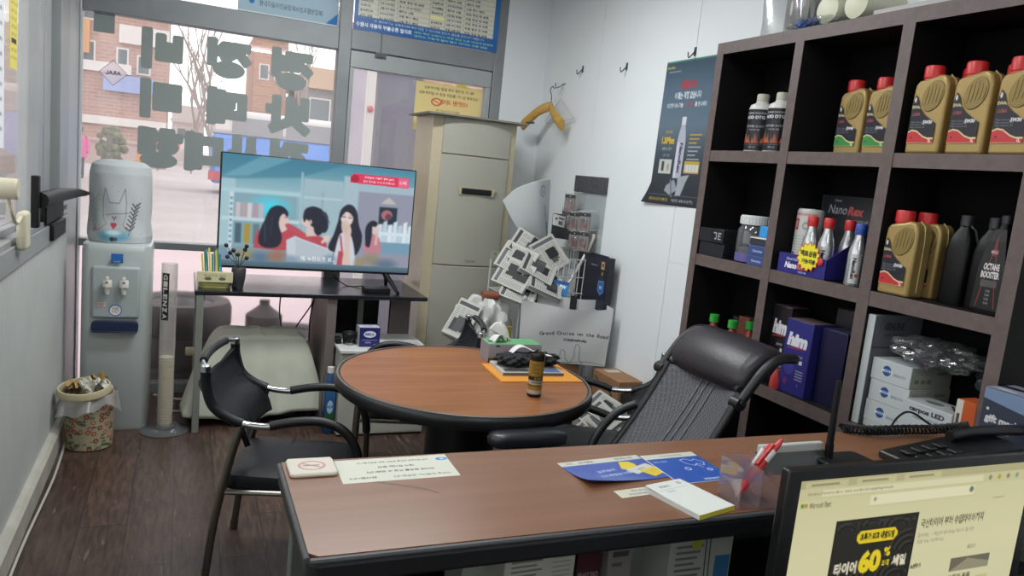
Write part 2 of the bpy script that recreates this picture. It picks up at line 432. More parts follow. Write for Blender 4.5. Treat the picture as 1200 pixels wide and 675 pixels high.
# window_2, shop front left of the door
b = MB()
b.box(-0.523, 0.80, YB, 4.78, 2.086, 2.212)                 # transom rail
b.box(-0.523, 0.80, YB, 4.78, 2.55, 2.62)
b.box(-0.523, 0.80, YB - 0.012, 4.78, 0.845, 0.885)         # middle rail
b.box(-0.523, 0.80, YB, 4.78, 0.0, 0.06)
b.box(0.80, 0.873, YB - 0.004, 4.79, 0, 2.62)               # mullion
w2 = struct(b.build('window_2', M_alud, bevel=0.004, smooth=0))
MB().box(-0.523, 0.80, 4.735, 4.741, 0.885, 2.086).build('pane', M_glass, w2)
MB().box(-0.523, 0.80, 4.735, 4.741, 2.212, 2.55).build('pane', M_glass, w2)
def frosted():
    m, nt, out = nodes('frosted film')
    r = nt.nodes.new('ShaderNodeBsdfRefraction'); r.inputs['IOR'].default_value = 1.25; r.inputs['Roughness'].default_value = 0.20; r.inputs[0].default_value = L4('fdfafb')
    t = nt.nodes.new('ShaderNodeBsdfTranslucent'); t.inputs[0].default_value = L4('e6dfe0')
    d = nt.nodes.new('ShaderNodeBsdfDiffuse'); d.inputs[0].default_value = L4('cfcacb')
    a = nt.nodes.new('ShaderNodeMixShader'); a.inputs[0].default_value = 0.05; nt.links.new(r.outputs[0], a.inputs[1]); nt.links.new(t.outputs[0], a.inputs[2])
    c = nt.nodes.new('ShaderNodeMixShader'); c.inputs[0].default_value = 0.04; nt.links.new(a.outputs[0], c.inputs[1]); nt.links.new(d.outputs[0], c.inputs[2])
    nt.links.new(c.outputs[0], out.inputs[0]); return m
M_frost = frosted()
MB().box(-0.523, 0.80, 4.735, 4.741, 0.06, 0.845).build('frosted_pane', M_frost, w2)
# door_1, the glass door with its fixed transom
b = MB()
b.box(0.873, 1.785, YB, 4.78, 2.10, 2.215).box(0.873, 1.785, YB, 4.78, 2.55, 2.62)
b.box(1.785, 1.853, YB - 0.004, 4.79, 0, 2.62)
d1 = struct(b.build('door_1', M_alud, bevel=0.004, smooth=0))
MB().box(0.873, 1.785, 4.735, 4.741, 2.215, 2.55).build('transom_pane', M_glass, d1)
b = MB().box(0.876, 1.782, YB + 0.004, 4.76, 1.996, 2.094).box(0.876, 1.782, YB + 0.004, 4.76, 0.01, 0.22)
b.box(0.876, 0.90, YB + 0.004, 4.76, 0.22, 1.996).box(1.745, 1.782, YB + 0.004, 4.76, 0.22, 1.996)
MB().box(0.90, 1.745, 4.735, 4.741, 0.22, 1.996).build('door_glass', M_glass, d1)
dl = b.build('door_leaf', M_alu, d1, bevel=0.004, smooth=0)
b = MB().box(1.02, 1.085, YB - 0.012, YB + 0.004, 2.072, 2.102).box(1.032, 1.073, YB - 0.02, YB - 0.01, 2.078, 2.094)
b.tube([(1.052, YB - 0.008, 2.10), (1.053, YB - 0.008, 2.16), (1.05, YB - 0.006, 2.215)], 0.0025, 6)
b.build('latch', mat('latch steel', '55585b', .4, .7), d1)

# ceiling lamps (above the picture) that light the room
def ceiling_lamp(x, y, label, watts):
    t = thing('ceiling_light', label, 'lamp', (x, y, ZC), 0, 'ceiling lamps')
    MB().box(-0.62, 0.62, -0.15, 0.15, -0.05, 0).build('housing', mat('white enamel', 'e8e8e6', .4), t, bevel=.006)
    for yy in (-0.07, 0.07): MB().cyl((-0.58, yy, -0.068), (0.58, yy, -0.068), 0.014, n=12).build('tube', emit_tube, t)
    la = bpy.data.lights.new('lamp light', 'AREA'); la.shape = 'RECTANGLE'; la.size = 1.15; la.size_y = 0.25; la.energy = watts; la.color = (0.97, 1.0, 0.99)
    lo = bpy.data.objects.new('lamp_light', la); COL.objects.link(lo); lo.parent = t; lo.location = (0, 0, -0.09)
emit_tube = emit('lamp tube', 'f4f8ff', 6.0)
ceiling_lamp(0.72, 3.25, 'white twin tube ceiling lamp nearest the shop window', 35)
ceiling_lamp(0.70, 1.75, 'added unseen ceiling lamp between round table and counter', 14)  # extra lamp out of view, added to spread the light evenly
ceiling_lamp(0.75, -0.3, 'added unseen ceiling lamp behind the desk', 12)  # unseen lamp added to brighten the near end of the room

# ------------------------------------------------------------------ lettering and signs on the glass
M_stick = mat('grey window sticker', '8d9694', 0.6)
def letter(ch, x0, x1, z0, z1, lab, hw=0.028):
    S = {'비': [((.06, .86), (.06, .28)), ((.58, .86), (.58, .28)), ((.06, .6), (.58, .6)), ((.06, .28), (.58, .28)), ((.06, .45), (.58, .45)), ((1, 1), (1, 0))],
         '정': [((.02, .92), (.6, .92)), ((.34, .9), (.02, .5)), ((.3, .75), (.6, .52)), ((1, 1), (1, .4)), ((.7, .72), (1, .72)), ((.7, .86), (.5, .7))],
         '경': [((.02, .92), (.58, .92)), ((.56, .9), (.02, .5)), ((1, 1), (1, .4)), ((.6, .8), (1, .8)), ((.55, .6), (1, .6)), ((.4, .75), (.4, .6))],
         '리': [((.04, .9), (.62, .9)), ((.62, .9), (.62, .6)), ((.04, .6), (.62, .6)), ((.04, .6), (.04, .28)), ((.04, .28), (.62, .28)), ((.3, .75), (.3, .45)), ((1, 1), (1, 0))],
         '데': [((.04, .86), (.5, .86)), ((.04, .86), (.04, .22)), ((.04, .22), (.5, .22)), ((.45, .55), (.72, .55)), ((.72, .93), (.72, .05)), ((1, 1), (1, 0)), ((.4, .86), (.4, .6))],
         '밧': [((.08, 1), (.08, .5)), ((.5, 1), (.5, .5)), ((.08, .72), (.5, .72)), ((.08, .5), (.5, .5)), ((.9, 1), (.9, .25)), ((.9, .68), (1.08, .68)), ((.48, .4), (.05, .02)), ((.48, .3), (.95, .02))],
         '행': [((.25, 1), (.4, 1)), ((.02, .86), (.6, .86)), ((.78, .98), (.78, .42)), ((1, 1), (1, .42)), ((.78, .7), (1, .7))],
         '대': [((.04, .88), (.5, .88)), ((.04, .88), (.04, .22)), ((.04, .22), (.5, .22)), ((.74, .97), (.74, .05)), ((1, 1), (1, 0)), ((.74, .5), (1, .5))],
         '사': [((.3, .95), (.3, .55)), ((.3, .6), (0, .05)), ((.3, .6), (.62, .05)), ((.88, 1), (.88, 0)), ((.88, .5), (1.05, .5))],
         '검': [((.04, .92), (.55, .92)), ((.55, .9), (.1, .52)), ((.95, 1), (.95, .45)), ((.65, .72), (.95, .72)), ((.1, .32), (.9, .32)), ((.1, .02), (.9, .02)), ((.1, .32), (.1, .02)), ((.9, .32), (.9, .02))]}[ch]
    R = {'정': (.5, .17, .36, .16), '경': (.52, .17, .36, .16), '행': (.55, .12, .42, .14)}.get(ch)
    R2 = {'행': (.3, .56, .2, .14)}.get(ch)
    w, h = x1 - x0 - 2 * hw, z1 - z0 - 2 * hw
    def pt(u, v): return (x1 - hw - u * w, z0 + hw + v * h)       # reads correctly from the street
    b = MB(); k = 0
    def cap(p, q):
        nonlocal k
        k += 1; (ax, az), (bx, bz) = p, q
        d = math.hypot(bx - ax, bz - az) or 1; ux, uz = (bx - ax) / d, (bz - az) / d
        out = []
        r = hw; c = 0.011
        # square-ended stroke with softened corners
        for s, (cx, cz) in ((1, (bx + ux * r, bz + uz * r)), (-1, (ax - ux * r, az - uz * r))):
            nx, nz = -uz * s, ux * s
            out += [(cx - nx * r - ux * s * c, cz - nz * r - uz * s * c), (cx - nx * (r - c * .3) - ux * s * c * .3, cz - nz * (r - c * .3) - uz * s * c * .3), (cx - nx * (r - c), cz - nz * (r - c)),
                    (cx + nx * (r - c), cz + nz * (r - c)), (cx + nx * (r - c * .3) - ux * s * c * .3, cz + nz * (r - c * .3) - uz * s * c * .3), (cx + nx * r - ux * s * c, cz + nz * r - uz * s * c)]
        plate(out)
    def plate(o2):
        y0 = 4.7335 - 0.0004 * k; y1 = 4.7348
        a = sum(o2[i][0] * o2[(i + 1) % len(o2)][1] - o2[(i + 1) % len(o2)][0] * o2[i][1] for i in range(len(o2)))
        if a > 0: o2 = o2[::-1]
        b.loft([[(x, y1, z) for x, z in o2], [(x, y0, z) for x, z in o2]])
    for p, q in S: cap(pt(*p), pt(*q))
    for rr in (R, R2):
        if rr:
            k += 1; cx, cz = pt(rr[0], rr[1])
            plate([(cx + (rr[2] * w + hw * .75) * math.cos(2 * PI * i / 32), cz + (rr[3] * h + hw * .75) * math.sin(2 * PI * i / 32)) for i in range(32)])
    tag(b.build('window_letter', M_stick, smooth=0), lab, 'letter', 'sticker lettering on the shop window')
LT = 'dark grey window letter, %s'
letter('비', -.245, -.026, 1.83, 2.05, LT % 'left of three in the top row')
letter('정', .085, .322, 1.825, 2.05, LT % 'middle of the top row')
letter('경', .43, .668, 1.805, 2.05, LT % 'right of the top row by the mullion')
letter('리', -.245, -.026, 1.565, 1.78, LT % 'left of three in the second row')
letter('데', .094, .318, 1.57, 1.782, LT % 'middle of the second row')
letter('밧', .425, .675, 1.56, 1.78, LT % 'right of the second row, forked')
letter('행', -.25, -.016, 1.292, 1.52, LT % 'leftmost of the bottom row above the water bottle')
letter('대', -.012, .2, 1.298, 1.52, LT % 'second of the bottom row with a square hole')
letter('사', .222, .41, 1.298, 1.53, LT % 'third of the bottom row, half hidden by the television')
letter('검', .438, .675, 1.298, 1.53, LT % 'last of the bottom row above the television')
tag(MB().box(-.474, -.374, 4.7325, 4.7348, 1.985, 2.084).build('sticker', M_stick, smooth=0), 'plain dark grey square sticker in the top left corner of the shop window', 'sticker')
# diamond sign (reads from the street)
cx, cz, hwid = -.376, 1.783, .067
t = thing('diamond_sticker', 'white diamond sticker with mirrored dark lettering on the shop window', 'sticker', (cx, 4.734, cz))
b = MB()
q = [(hwid, 0), (0, hwid), (-hwid, 0), (0, -hwid)]
b.tube([(x, 0, z) for x, z in q], 0.0016, 6, closed=True)
b.build('border', mat('navy ink', '2c2f5c', .5), t)
MB().loft([[(x * .98, 0.0006, z * .98) for x, z in q[::-1]], [(x * .98, -0.0004, z * .98) for x, z in q[::-1]]]).build('diamond', clear('white film', 'f6eef2', haze=.35, hazecol='ffffff'), t, smooth=0)
def lettering(name, s, h, m, parent, loc, flip=False, up=(0, 0, 1), right=(1, 0, 0), bold=0.01, depth=0.0006):
    """flat cut lettering as its own mesh, centred on loc"""
    co_, tri = glyphs(s, bold); lo, hi = co_.min(0), co_.max(0); k = h / (hi[1] - lo[1])
    p = (co_ - (lo + hi) / 2) * k
    if flip: p[:, 0] *= -1
    R_, U_ = Vector(right), Vector(up); N = R_.cross(U_)
    b = MB(); b.add([tuple(R_ * x + U_ * y + N * depth + Vector(loc)) for x, y in p], [tuple(t_) if not flip else tuple(t_[::-1]) for t_ in tri])
    return b.build(name, m, parent, smooth=0)
lettering('lettering', 'ARAL', 0.022, MATS['navy ink'], t, (0, -0.001, 0), flip=True, bold=.02)

# certificate behind the left transom pane
c = CV(150, 60, 'a9c3d3')
c.rect(0, 0, 150, 60, 'a8c4d2'); c.text('자동차전문정비사업 등록증', 75, 14, 8, '5f7f96', .01); c.text('위 사업장은 조합원임을 증명합니다', 75, 30, 5, '7c8e9c')
c.ell(20, 47, 4, 3, '2f78b8'); c.text('한국자동차전문정비사업조합연합회', 78, 48, 6, '5b6b78', .01)
c.poly([(128, 60), (150, 45), (150, 60)], '2e7fc4'); c.rect(0, 58, 150, 60, 'dfe8ee')
certif = sheet('certificate', c, (.235, 4.728, 2.52), (.555, 0, 0), (0, 0, -.305), P_THIN)
tag(certif, 'pale blue certificate sheet behind the upper pane left of the mullion', 'certificate')
# blue price list over the door
c = CV(300, 112, 'd8d6c4')
c.rect(0, 0, 300, 112, '2f6fb0'); c.rect(8, 0, 288, 84, 'dad9c9'); c.rect(0, 84, 300, 112, '2a62a6')
cols = [8, 46, 84, 150, 182, 222, 288]; wordsA = ['엔진오일', '미션오일', '브레이크', '타이밍벨트', '등속조인트', '쇼바 교환', '라디에이터']
rnd = random.Random(3)
for r in range(9):
    y = 5 + r * 9.6
    for q in range(6):
        s_ = rnd.choice(wordsA) if q in (0, 3) else rnd.choice(['%d.%d-%d.5시간' % (rnd.randint(1, 4), rnd.randint(1, 9), rnd.randint(2, 6)), '부품 교환 점검', '오일 점검 및 보충', '교환 주기 확인', '냉각수 교환'])
        c.text(s_, cols[q] + 3, y, 5, '3b3f44', .02, 'l', width=min(cols[q + 1] - cols[q] - 8, 5 * len(s_)))
    c.line([(8, y + 4.8), (288, y + 4.8)], .5, '8f9088')
for x in cols[1:-1]: c.line([(x, 0), (x, 84)], .7, '8f9088')
c.rect(151, 58, 181, 66, 'efe9b0')
c.text('위 정비주기는 운행조건에 따라 다를 수 있으므로 반드시 점검을 받으시기 바랍니다', 155, 90, 5, 'dce8f2', .01, width=230)
c.text('수원시 자동차 부품유통 협의회', 60, 100, 9, 'f3f6f8', .03, width=110)
c.text('엔진 미션 브레이크 하체 판금 도장 타이어 밧데리', 205, 98, 4.5, 'a8e0b0', .02, width=168); c.text('냉각수 부동액 필터 벨트 라이닝 교환 전문', 200, 105, 4.5, 'a8e0b0', .02, width=158)
pl = sheet('price_list', c, (.878, YB - .004, 2.545), (.915, 0, 0), (0, 0, -.330), P_GLOSS, solid=.002, soff=1)
tag(pl, 'blue framed service price list covering the pane over the door', 'sign')
# yellow notice on the door glass, printed side to the street
c = CV(150, 110, 'd9c98a')
c.rect(0, 0, 150, 110, 'cfc08a'); c.rect(2, 2, 148, 108, 'd8c98e')
c.text('에너지 절약을 위해 문을 닫아주세요', 75, 12, 7, '5d5a44', .01, mirror=True); c.text('냉난방중 입니다 출입후 문을 꼭 닫아주세요', 75, 24, 7, '5d5a44', .01, mirror=True)
c.text('10만원 과태료', 82, 40, 12, 'c0503a', .02, mirror=True); c.ell(48, 42, 12, 9, 'c0503a'); c.ell(48, 42, 9, 6.5, 'd8c98e'); c.line([(40, 38), (56, 46)], 2, 'c0503a')
for k in range(5): c.text('영업시간 안내 문의 사항', 75, 60 + k * 9, 5, '77725a', .01, mirror=True)
yn = sheet('notice', c, (1.295, 4.732, 1.978), (.44, 0, 0), (.0, 0, -.30), P_THIN)
tag(yn, 'yellow paper notice taped on the door glass behind the air conditioner', 'notice')
tag(MB().box(1.56, 1.63, 4.733, 4.7348, 1.972, 1.99).build('sticker', mat('yellow tape', 'e0cf3a', .5), smooth=0), 'small bright yellow tape strip on top of the yellow notice', 'tape')
# narrow yellow tag on the left window
c = CV(24, 90, 'd8cf6e')
for k in range(10): c.text('정비 안내 문구'[:6], 12, 6 + k * 8, 4, '8d8440', .01)
c.rect(4, 58, 20, 63, '4a4632')
ns = sheet('sticker_strip', c, (XL - .054, 3.24, 1.95), (0, .12, 0), (0, 0, -.30), P_THIN)
tag(ns, 'narrow yellow notice strip stuck on the left side window', 'notice')
c = CV(14, 90, 'dfe3e6')
for k in range(10): c.rect(3, 6 + k * 8, 11, 8 + k * 8, '9fa8b0')
ns = sheet('sticker_strip', c, (XL - .054, 2.98, 1.92), (0, .16, 0), (0, 0, -.55), P_THIN)
tag(ns, 'white notice sheet beside the yellow strip on the left side window', 'notice')

# hardware at the left window
Mb = mat('black plastic', '121315', 0.5, spec=.3); Mcream = mat('cream plastic', 'c9c4ab', .45)
t = thing('window_bracket', 'black arm bracket with long lever fixed to the left window sill', 'bracket', (XL + .01, 3.6, 1.15))
MB().box(-.02, .004, -.02, .45, -.09, .03).box(-.02, .02, .05, .40, -.16, -.09).build('bracket_body', Mb, t, bevel=.006)
MB().box(.004, .03, -.385, -.345, -.06, .13).build('upright', Mb, t, bevel=.004)
MB().tube([(.03, -.36, .04), (.05, -.02, .042), (.07, .35, .03), (.08, .56, .015)], [.030, .028, .020, .012], 10).tube([(.08, .56, .015), (.082, .62, .012)], .009, 8).build('lever', Mb, t)
t = thing('handset', 'cream handset hanging on a cord from a cream knob by the left window', 'handset', (XL + .03, 2.85, 1.16))
b = MB().cyl((-.035, -.12, .10), (.03, -.12, .10), .032, n=16)
b.build('knob', Mcream, t, bevel=.004)
MB().tube(smoothpath([(.0, -.12, .08), (.01, -.10, .02), (.0, .03, -.02), (.0, .12, .0)]), .006, 8).build('cord', Mcream, t)
MB().box(-.015, .015, .10, .19, -.12, .01).build('grip', Mcream, t, bevel=.012, seg=3)

t = tag(MB().tube(smoothpath([(XL + .05, 1.6, .006), (XL + .052, 2.3, .006), (XL + .047, 2.9, .006), (XL + .06, 3.5, .006), (XL + .05, 4.0, .006), (XL + .07, 4.3, .006)], 8), .005, 8).build('floor_cable', mat('white cord', 'bdbbb5', .5)), 'white cable lying on the floor along the left baseboard', 'cable')
# ------------------------------------------------------------------ the street outside
G0 = -0.10
struct(MB().box(-70, 90, 4.86, 160, G0 - .3, G0).box(-70, -0.7, -20, 4.86, G0 - .3, G0).build('street', mat('pale concrete street', 'b3a9aa', .8, var=.03, scale=.6)))
M_brick = None
def brick(name, c1, c2, mo, s=1.0):
    m, nt, out = nodes(name); tc = nt.nodes.new('ShaderNodeTexCoord'); mp = nt.nodes.new('ShaderNodeMapping'); mp.inputs['Rotation'].default_value = (PI / 2, 0, 0)
    nt.links.new(tc.outputs['Object'], mp.inputs[0])
    b = nt.nodes.new('ShaderNodeTexBrick'); b.inputs['Scale'].default_value = s; b.inputs['Brick Width'].default_value = .6; b.inputs['Row Height'].default_value = .22; b.inputs['Mortar Size'].default_value = .02
    b.inputs['Color1'].default_value = L4(c1); b.inputs['Color2'].default_value = L4(c2); b.inputs['Mortar'].default_value = L4(mo); nt.links.new(mp.outputs[0], b.inputs[0])
    p = nt.nodes.new('ShaderNodeBsdfPrincipled'); p.inputs['Roughness'].default_value = .85; nt.links.new(b.outputs[0], p.inputs[0]); nt.links.new(p.outputs[0], out.inputs[0]); return m
M_b1 = brick('pink brick', 'b48d80', 'a67f74', 'b5a39b'); M_b2 = brick('orange brick', 'b88a70', 'aa7d66', 'b59f92')
M_wht = mat('white render', 'd8d2cf', .8); M_win = mat('window dark glass', '5d6a70', .2); M_gry = mat('grey render', '8f8a8c', .8)
def building(name, label, x0, x1, y0, y1, h, m, bands, wins, roof=None):
    t = thing(name, label, 'building', ((x0 + x1) / 2, y0, G0)); W = x1 - x0
    MB().box(-W / 2, W / 2, 0, y1 - y0, 0, h).build('wall', m, t, smooth=0)
    for z0, z1, u0, u1 in bands: MB().box(-W / 2 + u0 * W - .1, -W / 2 + u1 * W + .1, -.25, 0, z0, z1).build('band', M_wht, t, smooth=0)
    for u, z, ww, hh in wins:
        f = MB().box(-W / 2 + u * W - ww / 2, -W / 2 + u * W + ww / 2, -.08, 0, z, z + hh).build('window', M_wht, t, smooth=0)
        MB().box(-W / 2 + u * W - ww / 2 + .1, -W / 2 + u * W + ww / 2 - .1, -.1, -.08, z + .1, z + hh - .1).build('pane', M_win, f, smooth=0)
    if roof: MB().prism([(-W / 2 - .4, 0), (W / 2 + .4, 0), (0, roof)], 0, y1 - y0 + .5).build('roof', mat('tan roof', 'a58a72', .8), t, smooth=0).rotation_euler = (PI / 2, 0, 0)
    return t
bt = building('apartment_building', 'pink brick building with white floor bands behind the shop window', -6.6, -1.35, 55, 64, 14, M_b1,
              [(9.6, 10.7, .45, 1), (7.3, 8.4, .5, 1), (5.4, 6.0, 0, .6), (2.2, 2.7, 0, 1), (12.4, 13.2, 0, 1)],
              [(.15, 5.9, .9, 1.3), (.52, 5.6, .7, 1.4), (.2, 8.4, 1.3, 1.0), (.25, 11, 1.2, 1.2), (.75, 5.5, .8, 1.2)])
MB().box(-.9, 1.9, -.5, -.25, 4.3, 5.3).build('sign_board', mat('faded blue sign', '8f9fcf', .6), bt, smooth=0)
MB().box(-2.6, -1.6, -.4, -.1, 9.2, 10.4).build('yellow_sign', mat('yellow sign', 'd8a548', .6), bt, smooth=0)
MB().box(-2.6, -1.7, -.4, -.1, 6.4, 8.4).build('orange_sign', mat('orange sign', 'c98f58', .6), bt, smooth=0)
building('brick_house', 'orange brick building right of the bare tree behind the bus', 4.15, 6.4, 58, 66, 9.6, M_b2, [(9.4, 9.8, 0, 1)], [(.3, 6.5, .7, 1.1), (.75, 6.5, .7, 1.1)])
bh = building('roofed_house', 'house with tan roof and gridded window beside the mullion', 7.2, 10.9, 56, 64, 6.2, M_gry, [], [(.35, 3.2, 1.5, 2.4), (.78, 3.2, 1.2, 2.4)], roof=None)
MB().add([(-2.2, -.6, 6.2), (2.2, -.6, 6.2), (2.2, 8, 6.2), (-2.2, 8, 6.2), (-1.2, 3, 8.0), (1.2, 3, 8.0)], [(0, 1, 5, 4), (1, 2, 5), (2, 3, 4, 5), (3, 0, 4), (0, 3, 2, 1)]).build('roof', mat('tan roof', 'a58a72', .8), bh, smooth=0)
building('pale_house', 'pale low house between the brick building and the bus', -1.2, 1.3, 70, 76, 4.6, M_wht, [(3.2, 3.5, 0, 1)], [(.3, 1.8, .8, 1.0), (.7, 1.8, .8, 1.0)])
building('terrace_building', 'pale pink building seen past the glass door', 12.5, 30, 60, 70, 13, M_b2, [(5, 5.6, 0, 1), (9, 9.6, 0, 1)], [(.2, 6.3, 1.2, 1.6), (.5, 6.3, 1.2, 1.6), (.8, 6.3, 1.2, 1.6)])
building('side_building', 'brown brick building seen through the left side window', -12, -5.2, 14, 34, 12, brick('brown brick', '9c7c6a', '8d6e5f', 'a08d80'), [(4.4, 4.9, 0, 1)], [(.8, 5.6, .9, 1.4), (.55, 5.6, .9, 1.4)])
# low wall and kerb across the street
tag(MB().box(-9, -1.0, 46, 46.6, G0, 1.1).box(-9, -1.0, 45.9, 46.7, 1.1, 1.25).build('retaining_wall', mat('pale stone wall', 'bda9a2', .8), smooth=0), 'pale stone retaining wall along the far pavement', 'wall')
fn = thing('ribbed_fence', 'low grey ribbed metal fence outside the left side window', 'fence', (-1.5, 5.2, G0))
b = MB()
for k in range(14): b.box(-1.6, .55, -.01 - .012 * (k % 2), .02, .1 + k * .085, .1 + k * .085 + .07)
b.build('slat_panel', mat('grey metal slats', '84888a', .5, .3), fn, smooth=0)
MB().box(-.5, -.44, -.03, .03, 0, 1.3).build('post', M_alu, fn); MB().box(.4, .46, -.03, .03, 0, 1.3).build('post', M_alu, fn)
# bus
bs = thing('city_bus', 'blue and white bus passing on the street behind the shop window', 'bus', (7.65, 27, G0))
B1, B2, B3 = mat('bus blue', '5c92e6', .35), mat('bus white', 'dcd8d8', .4), mat('bus window', '8a8b92', .15)
MB().box(-6.9, 6, 0, 2.4, .35, 1.97).build('lower_body', B1, bs, bevel=.12)
MB().box(-6.95, 6, .02, 2.38, 1.97, 2.78).build('upper_body', B2, bs, bevel=.15)
for k in range(7): MB().box(-6.3 + k * 1.7, -6.3 + k * 1.7 + 1.6, -.01, .02, 2.02, 2.56).build('window', B3, bs, smooth=0)
for x in (-4.6, 3.6):
    wl = MB().cyl((x, -.03, .5), (x, .25, .5), .5, n=28).build('wheel', Mb, bs); MB().cyl((x, -.05, .5), (x, -.03, .5), .28, n=20).build('hub', M_alul, wl)
MB().box(-6.98, -6.6, -.02, .2, .45, .75).build('tail_lamp', mat('red lamp', 'c0404a', .3), bs)
# bare trees
def tree(x, y, h, label, seed):
    r = random.Random(seed); t = thing('bare_tree', label, 'tree', (x, y, G0), 0)
    b = MB()
    def grow(p, d, L, rad, k):
        pts = [p]
        for i in range(3):
            d = (d + Vector((r.uniform(-.12, .12), r.uniform(-.12, .12), r.uniform(0, .08)))).normalized(); pts.append(pts[-1] + d * L / 3)
        b.tube(pts, [rad, rad * .88, rad * .76, rad * .62], 6)
        if k:
            for i in range(3 if k > 2 else 2):
                q = pts[3] if i < 2 else pts[2]
                grow(q, (d + Vector((r.uniform(-.55, .55), r.uniform(-.5, .5), r.uniform(.1, .5)))).normalized(), L * .72, rad * .6, k - 1)
    grow(Vector((0, 0, 0)), Vector((0, 0, 1)), h * .3, h * .017, 4)
    b.build('branches', mat('grey bark', '9a8d88', .9), t)
tree(1.25, 42, 9.5, 'bare leafless tree standing left of the bus', 4)
tree(0.2, 48, 8, 'thin bare tree beside the pink brick building', 9)
tree(5.4, 40, 8.5, 'bare tree rising behind the bus', 12)
t = thing('evergreen_shrub', 'olive shrub on the far pavement by the window post', 'shrub', (-3.2, 40, G0))
b = MB()
for k in range(90):
    a = random.uniform(0, 6.28); z_ = random.uniform(.2, 1.9); rr = random.uniform(0, .62) * math.sin(min(PI, z_ / 2.0 * PI)) ** .5; b.ball((rr * math.cos(a), rr * math.sin(a), z_), random.uniform(.10, .2), n=7, k=5)
b.build('foliage', mat('olive leaves', '66694c', .9, var=.08, scale=4), t); MB().cyl((0, 0, 0), (0, 0, .8), .1).build('stem', mat('grey bark', '9a8d88', .9), t)
# traffic cone and barrier
t = thing('traffic_cone', 'orange traffic cone on the street left of the window letters', 'cone', (-1.9, 38, G0))
MB().box(-.3, .3, -.3, .3, 0, .06).build('foot', Mb, t); MB().lathe([(.24, .06), (.06, 1.3), (.04, 1.32)], 16).build('cone', mat('orange plastic', 'd88a4a', .5), t)
t = thing('road_barrier', 'red and white road barrier left of the bus', 'barrier', (-.55, 44, G0))
for k in range(4):
    MB().box(-.9 + k * .45, -.9 + k * .45 + .225, -.05, .05, 1.2, 1.6).build('red_board', mat('barrier red', 'd0505c', .5), t, smooth=0)
    MB().box(-.675 + k * .45, -.675 + k * .45 + .225, -.05, .05, 1.2, 1.6).build('white_board', M_wht, t, smooth=0)
for x in (-.8, .8): MB().box(x - .05, x + .05, -.3, .3, 0, .06).box(x - .04, x + .04, -.04, .04, .06, 1.2).build('leg', M_gry, t, smooth=0)
# pedestrian in pink
t = thing('person', 'person in a pink coat walking on the pavement by the window post', 'person', (-3.36, 30, G0))
def figure(parent):
    me = bpy.data.meshes.new('body')
    J = [((0, 0, .92), .14), ((0, 0, 1.15), .15), ((0, 0, 1.38), .17), ((0, 0, 1.48), .055), ((0, -.02, 1.6), .10), ((0, -.02, 1.7), .085),
         ((.1, 0, .88), .10), ((.11, -.08, .48), .065), ((.11, .02, .08), .045), ((.11, -.12, .03), .04), ((-.1, 0, .88), .10), ((-.11, .06, .48), .065), ((-.11, .16, .08), .045), ((-.11, .04, .03), .04),
         ((.2, 0, 1.38), .06), ((.25, .03, 1.1), .05), ((.24, -.06, .86), .035), ((-.2, 0, 1.38), .06), ((-.25, -.03, 1.1), .05), ((-.24, -.12, .88), .035)]
    Ed = [(0, 1), (1, 2), (2, 3), (3, 4), (4, 5), (0, 6), (6, 7), (7, 8), (8, 9), (0, 10), (10, 11), (11, 12), (12, 13), (2, 14), (14, 15), (15, 16), (2, 17), (17, 18), (18, 19)]
    me.from_pydata([j[0] for j in J], Ed, [])
    me.materials.append(mat('grey trousers', '55525c', .8))
    o = bpy.data.objects.new('body', me); COL.objects.link(o); o.parent = parent
    o.modifiers.new('k', 'SKIN'); o.modifiers.new('s', 'SUBSURF').levels = 1
    sv = me.skin_vertices[0].data
    for i, j in enumerate(J): sv[i].radius = (j[1], j[1]); sv[i].use_root = (i == 0)
figure(t)
MB().lathe([(.27, .72), (.25, .9), (.21, 1.1), (.23, 1.32), (.15, 1.44), (.075, 1.48)], 20, sy=.75).tube([(.2, 0, 1.38), (.26, .03, 1.1), (.25, -.05, .9)], [.085, .075, .065], 10).tube([(-.2, 0, 1.38), (-.26, -.03, 1.1), (-.25, -.11, .92)], [.085, .075, .065], 10).build('pink_coat', mat('pink cloth', 'e070a4', .8), t)
MB().ball((0, .01, 1.66), .115, .125, .13).build('hair', mat('dark hair', '2b2320', .6), t)
# dark pillar, white post and lilac wall just past the door
t = tag(MB().box(1.46, 1.84, 6.5, 6.9, G0, 3.2).build('pillar', mat('slate tile', '4a4a60', .5, var=.02, scale=20), smooth=0), 'dark slate pillar outside seen through the glass door', 'pillar')
t = thing('sign_post', 'white post with a red lamp outside the glass door', 'post', (1.385, 6.45, G0))
MB().box(-.035, .035, -.03, .03, 0, 3.0).build('post', M_wht, t, bevel=.004); MB().ball((0, -.035, 1.98), .028).build('red_lamp', mat('red lamp', 'c0404a', .3), t)
tag(MB().box(1.69, 2.1, 9.0, 9.12, G0, 2.75).box(1.66, 2.13, 8.97, 9.15, 2.75, 2.85).build('hoarding', mat('lilac board', 'a49ba8', .7, var=.02, scale=3), smooth=0), 'lilac grey hoarding board beyond the glass door', 'wall')
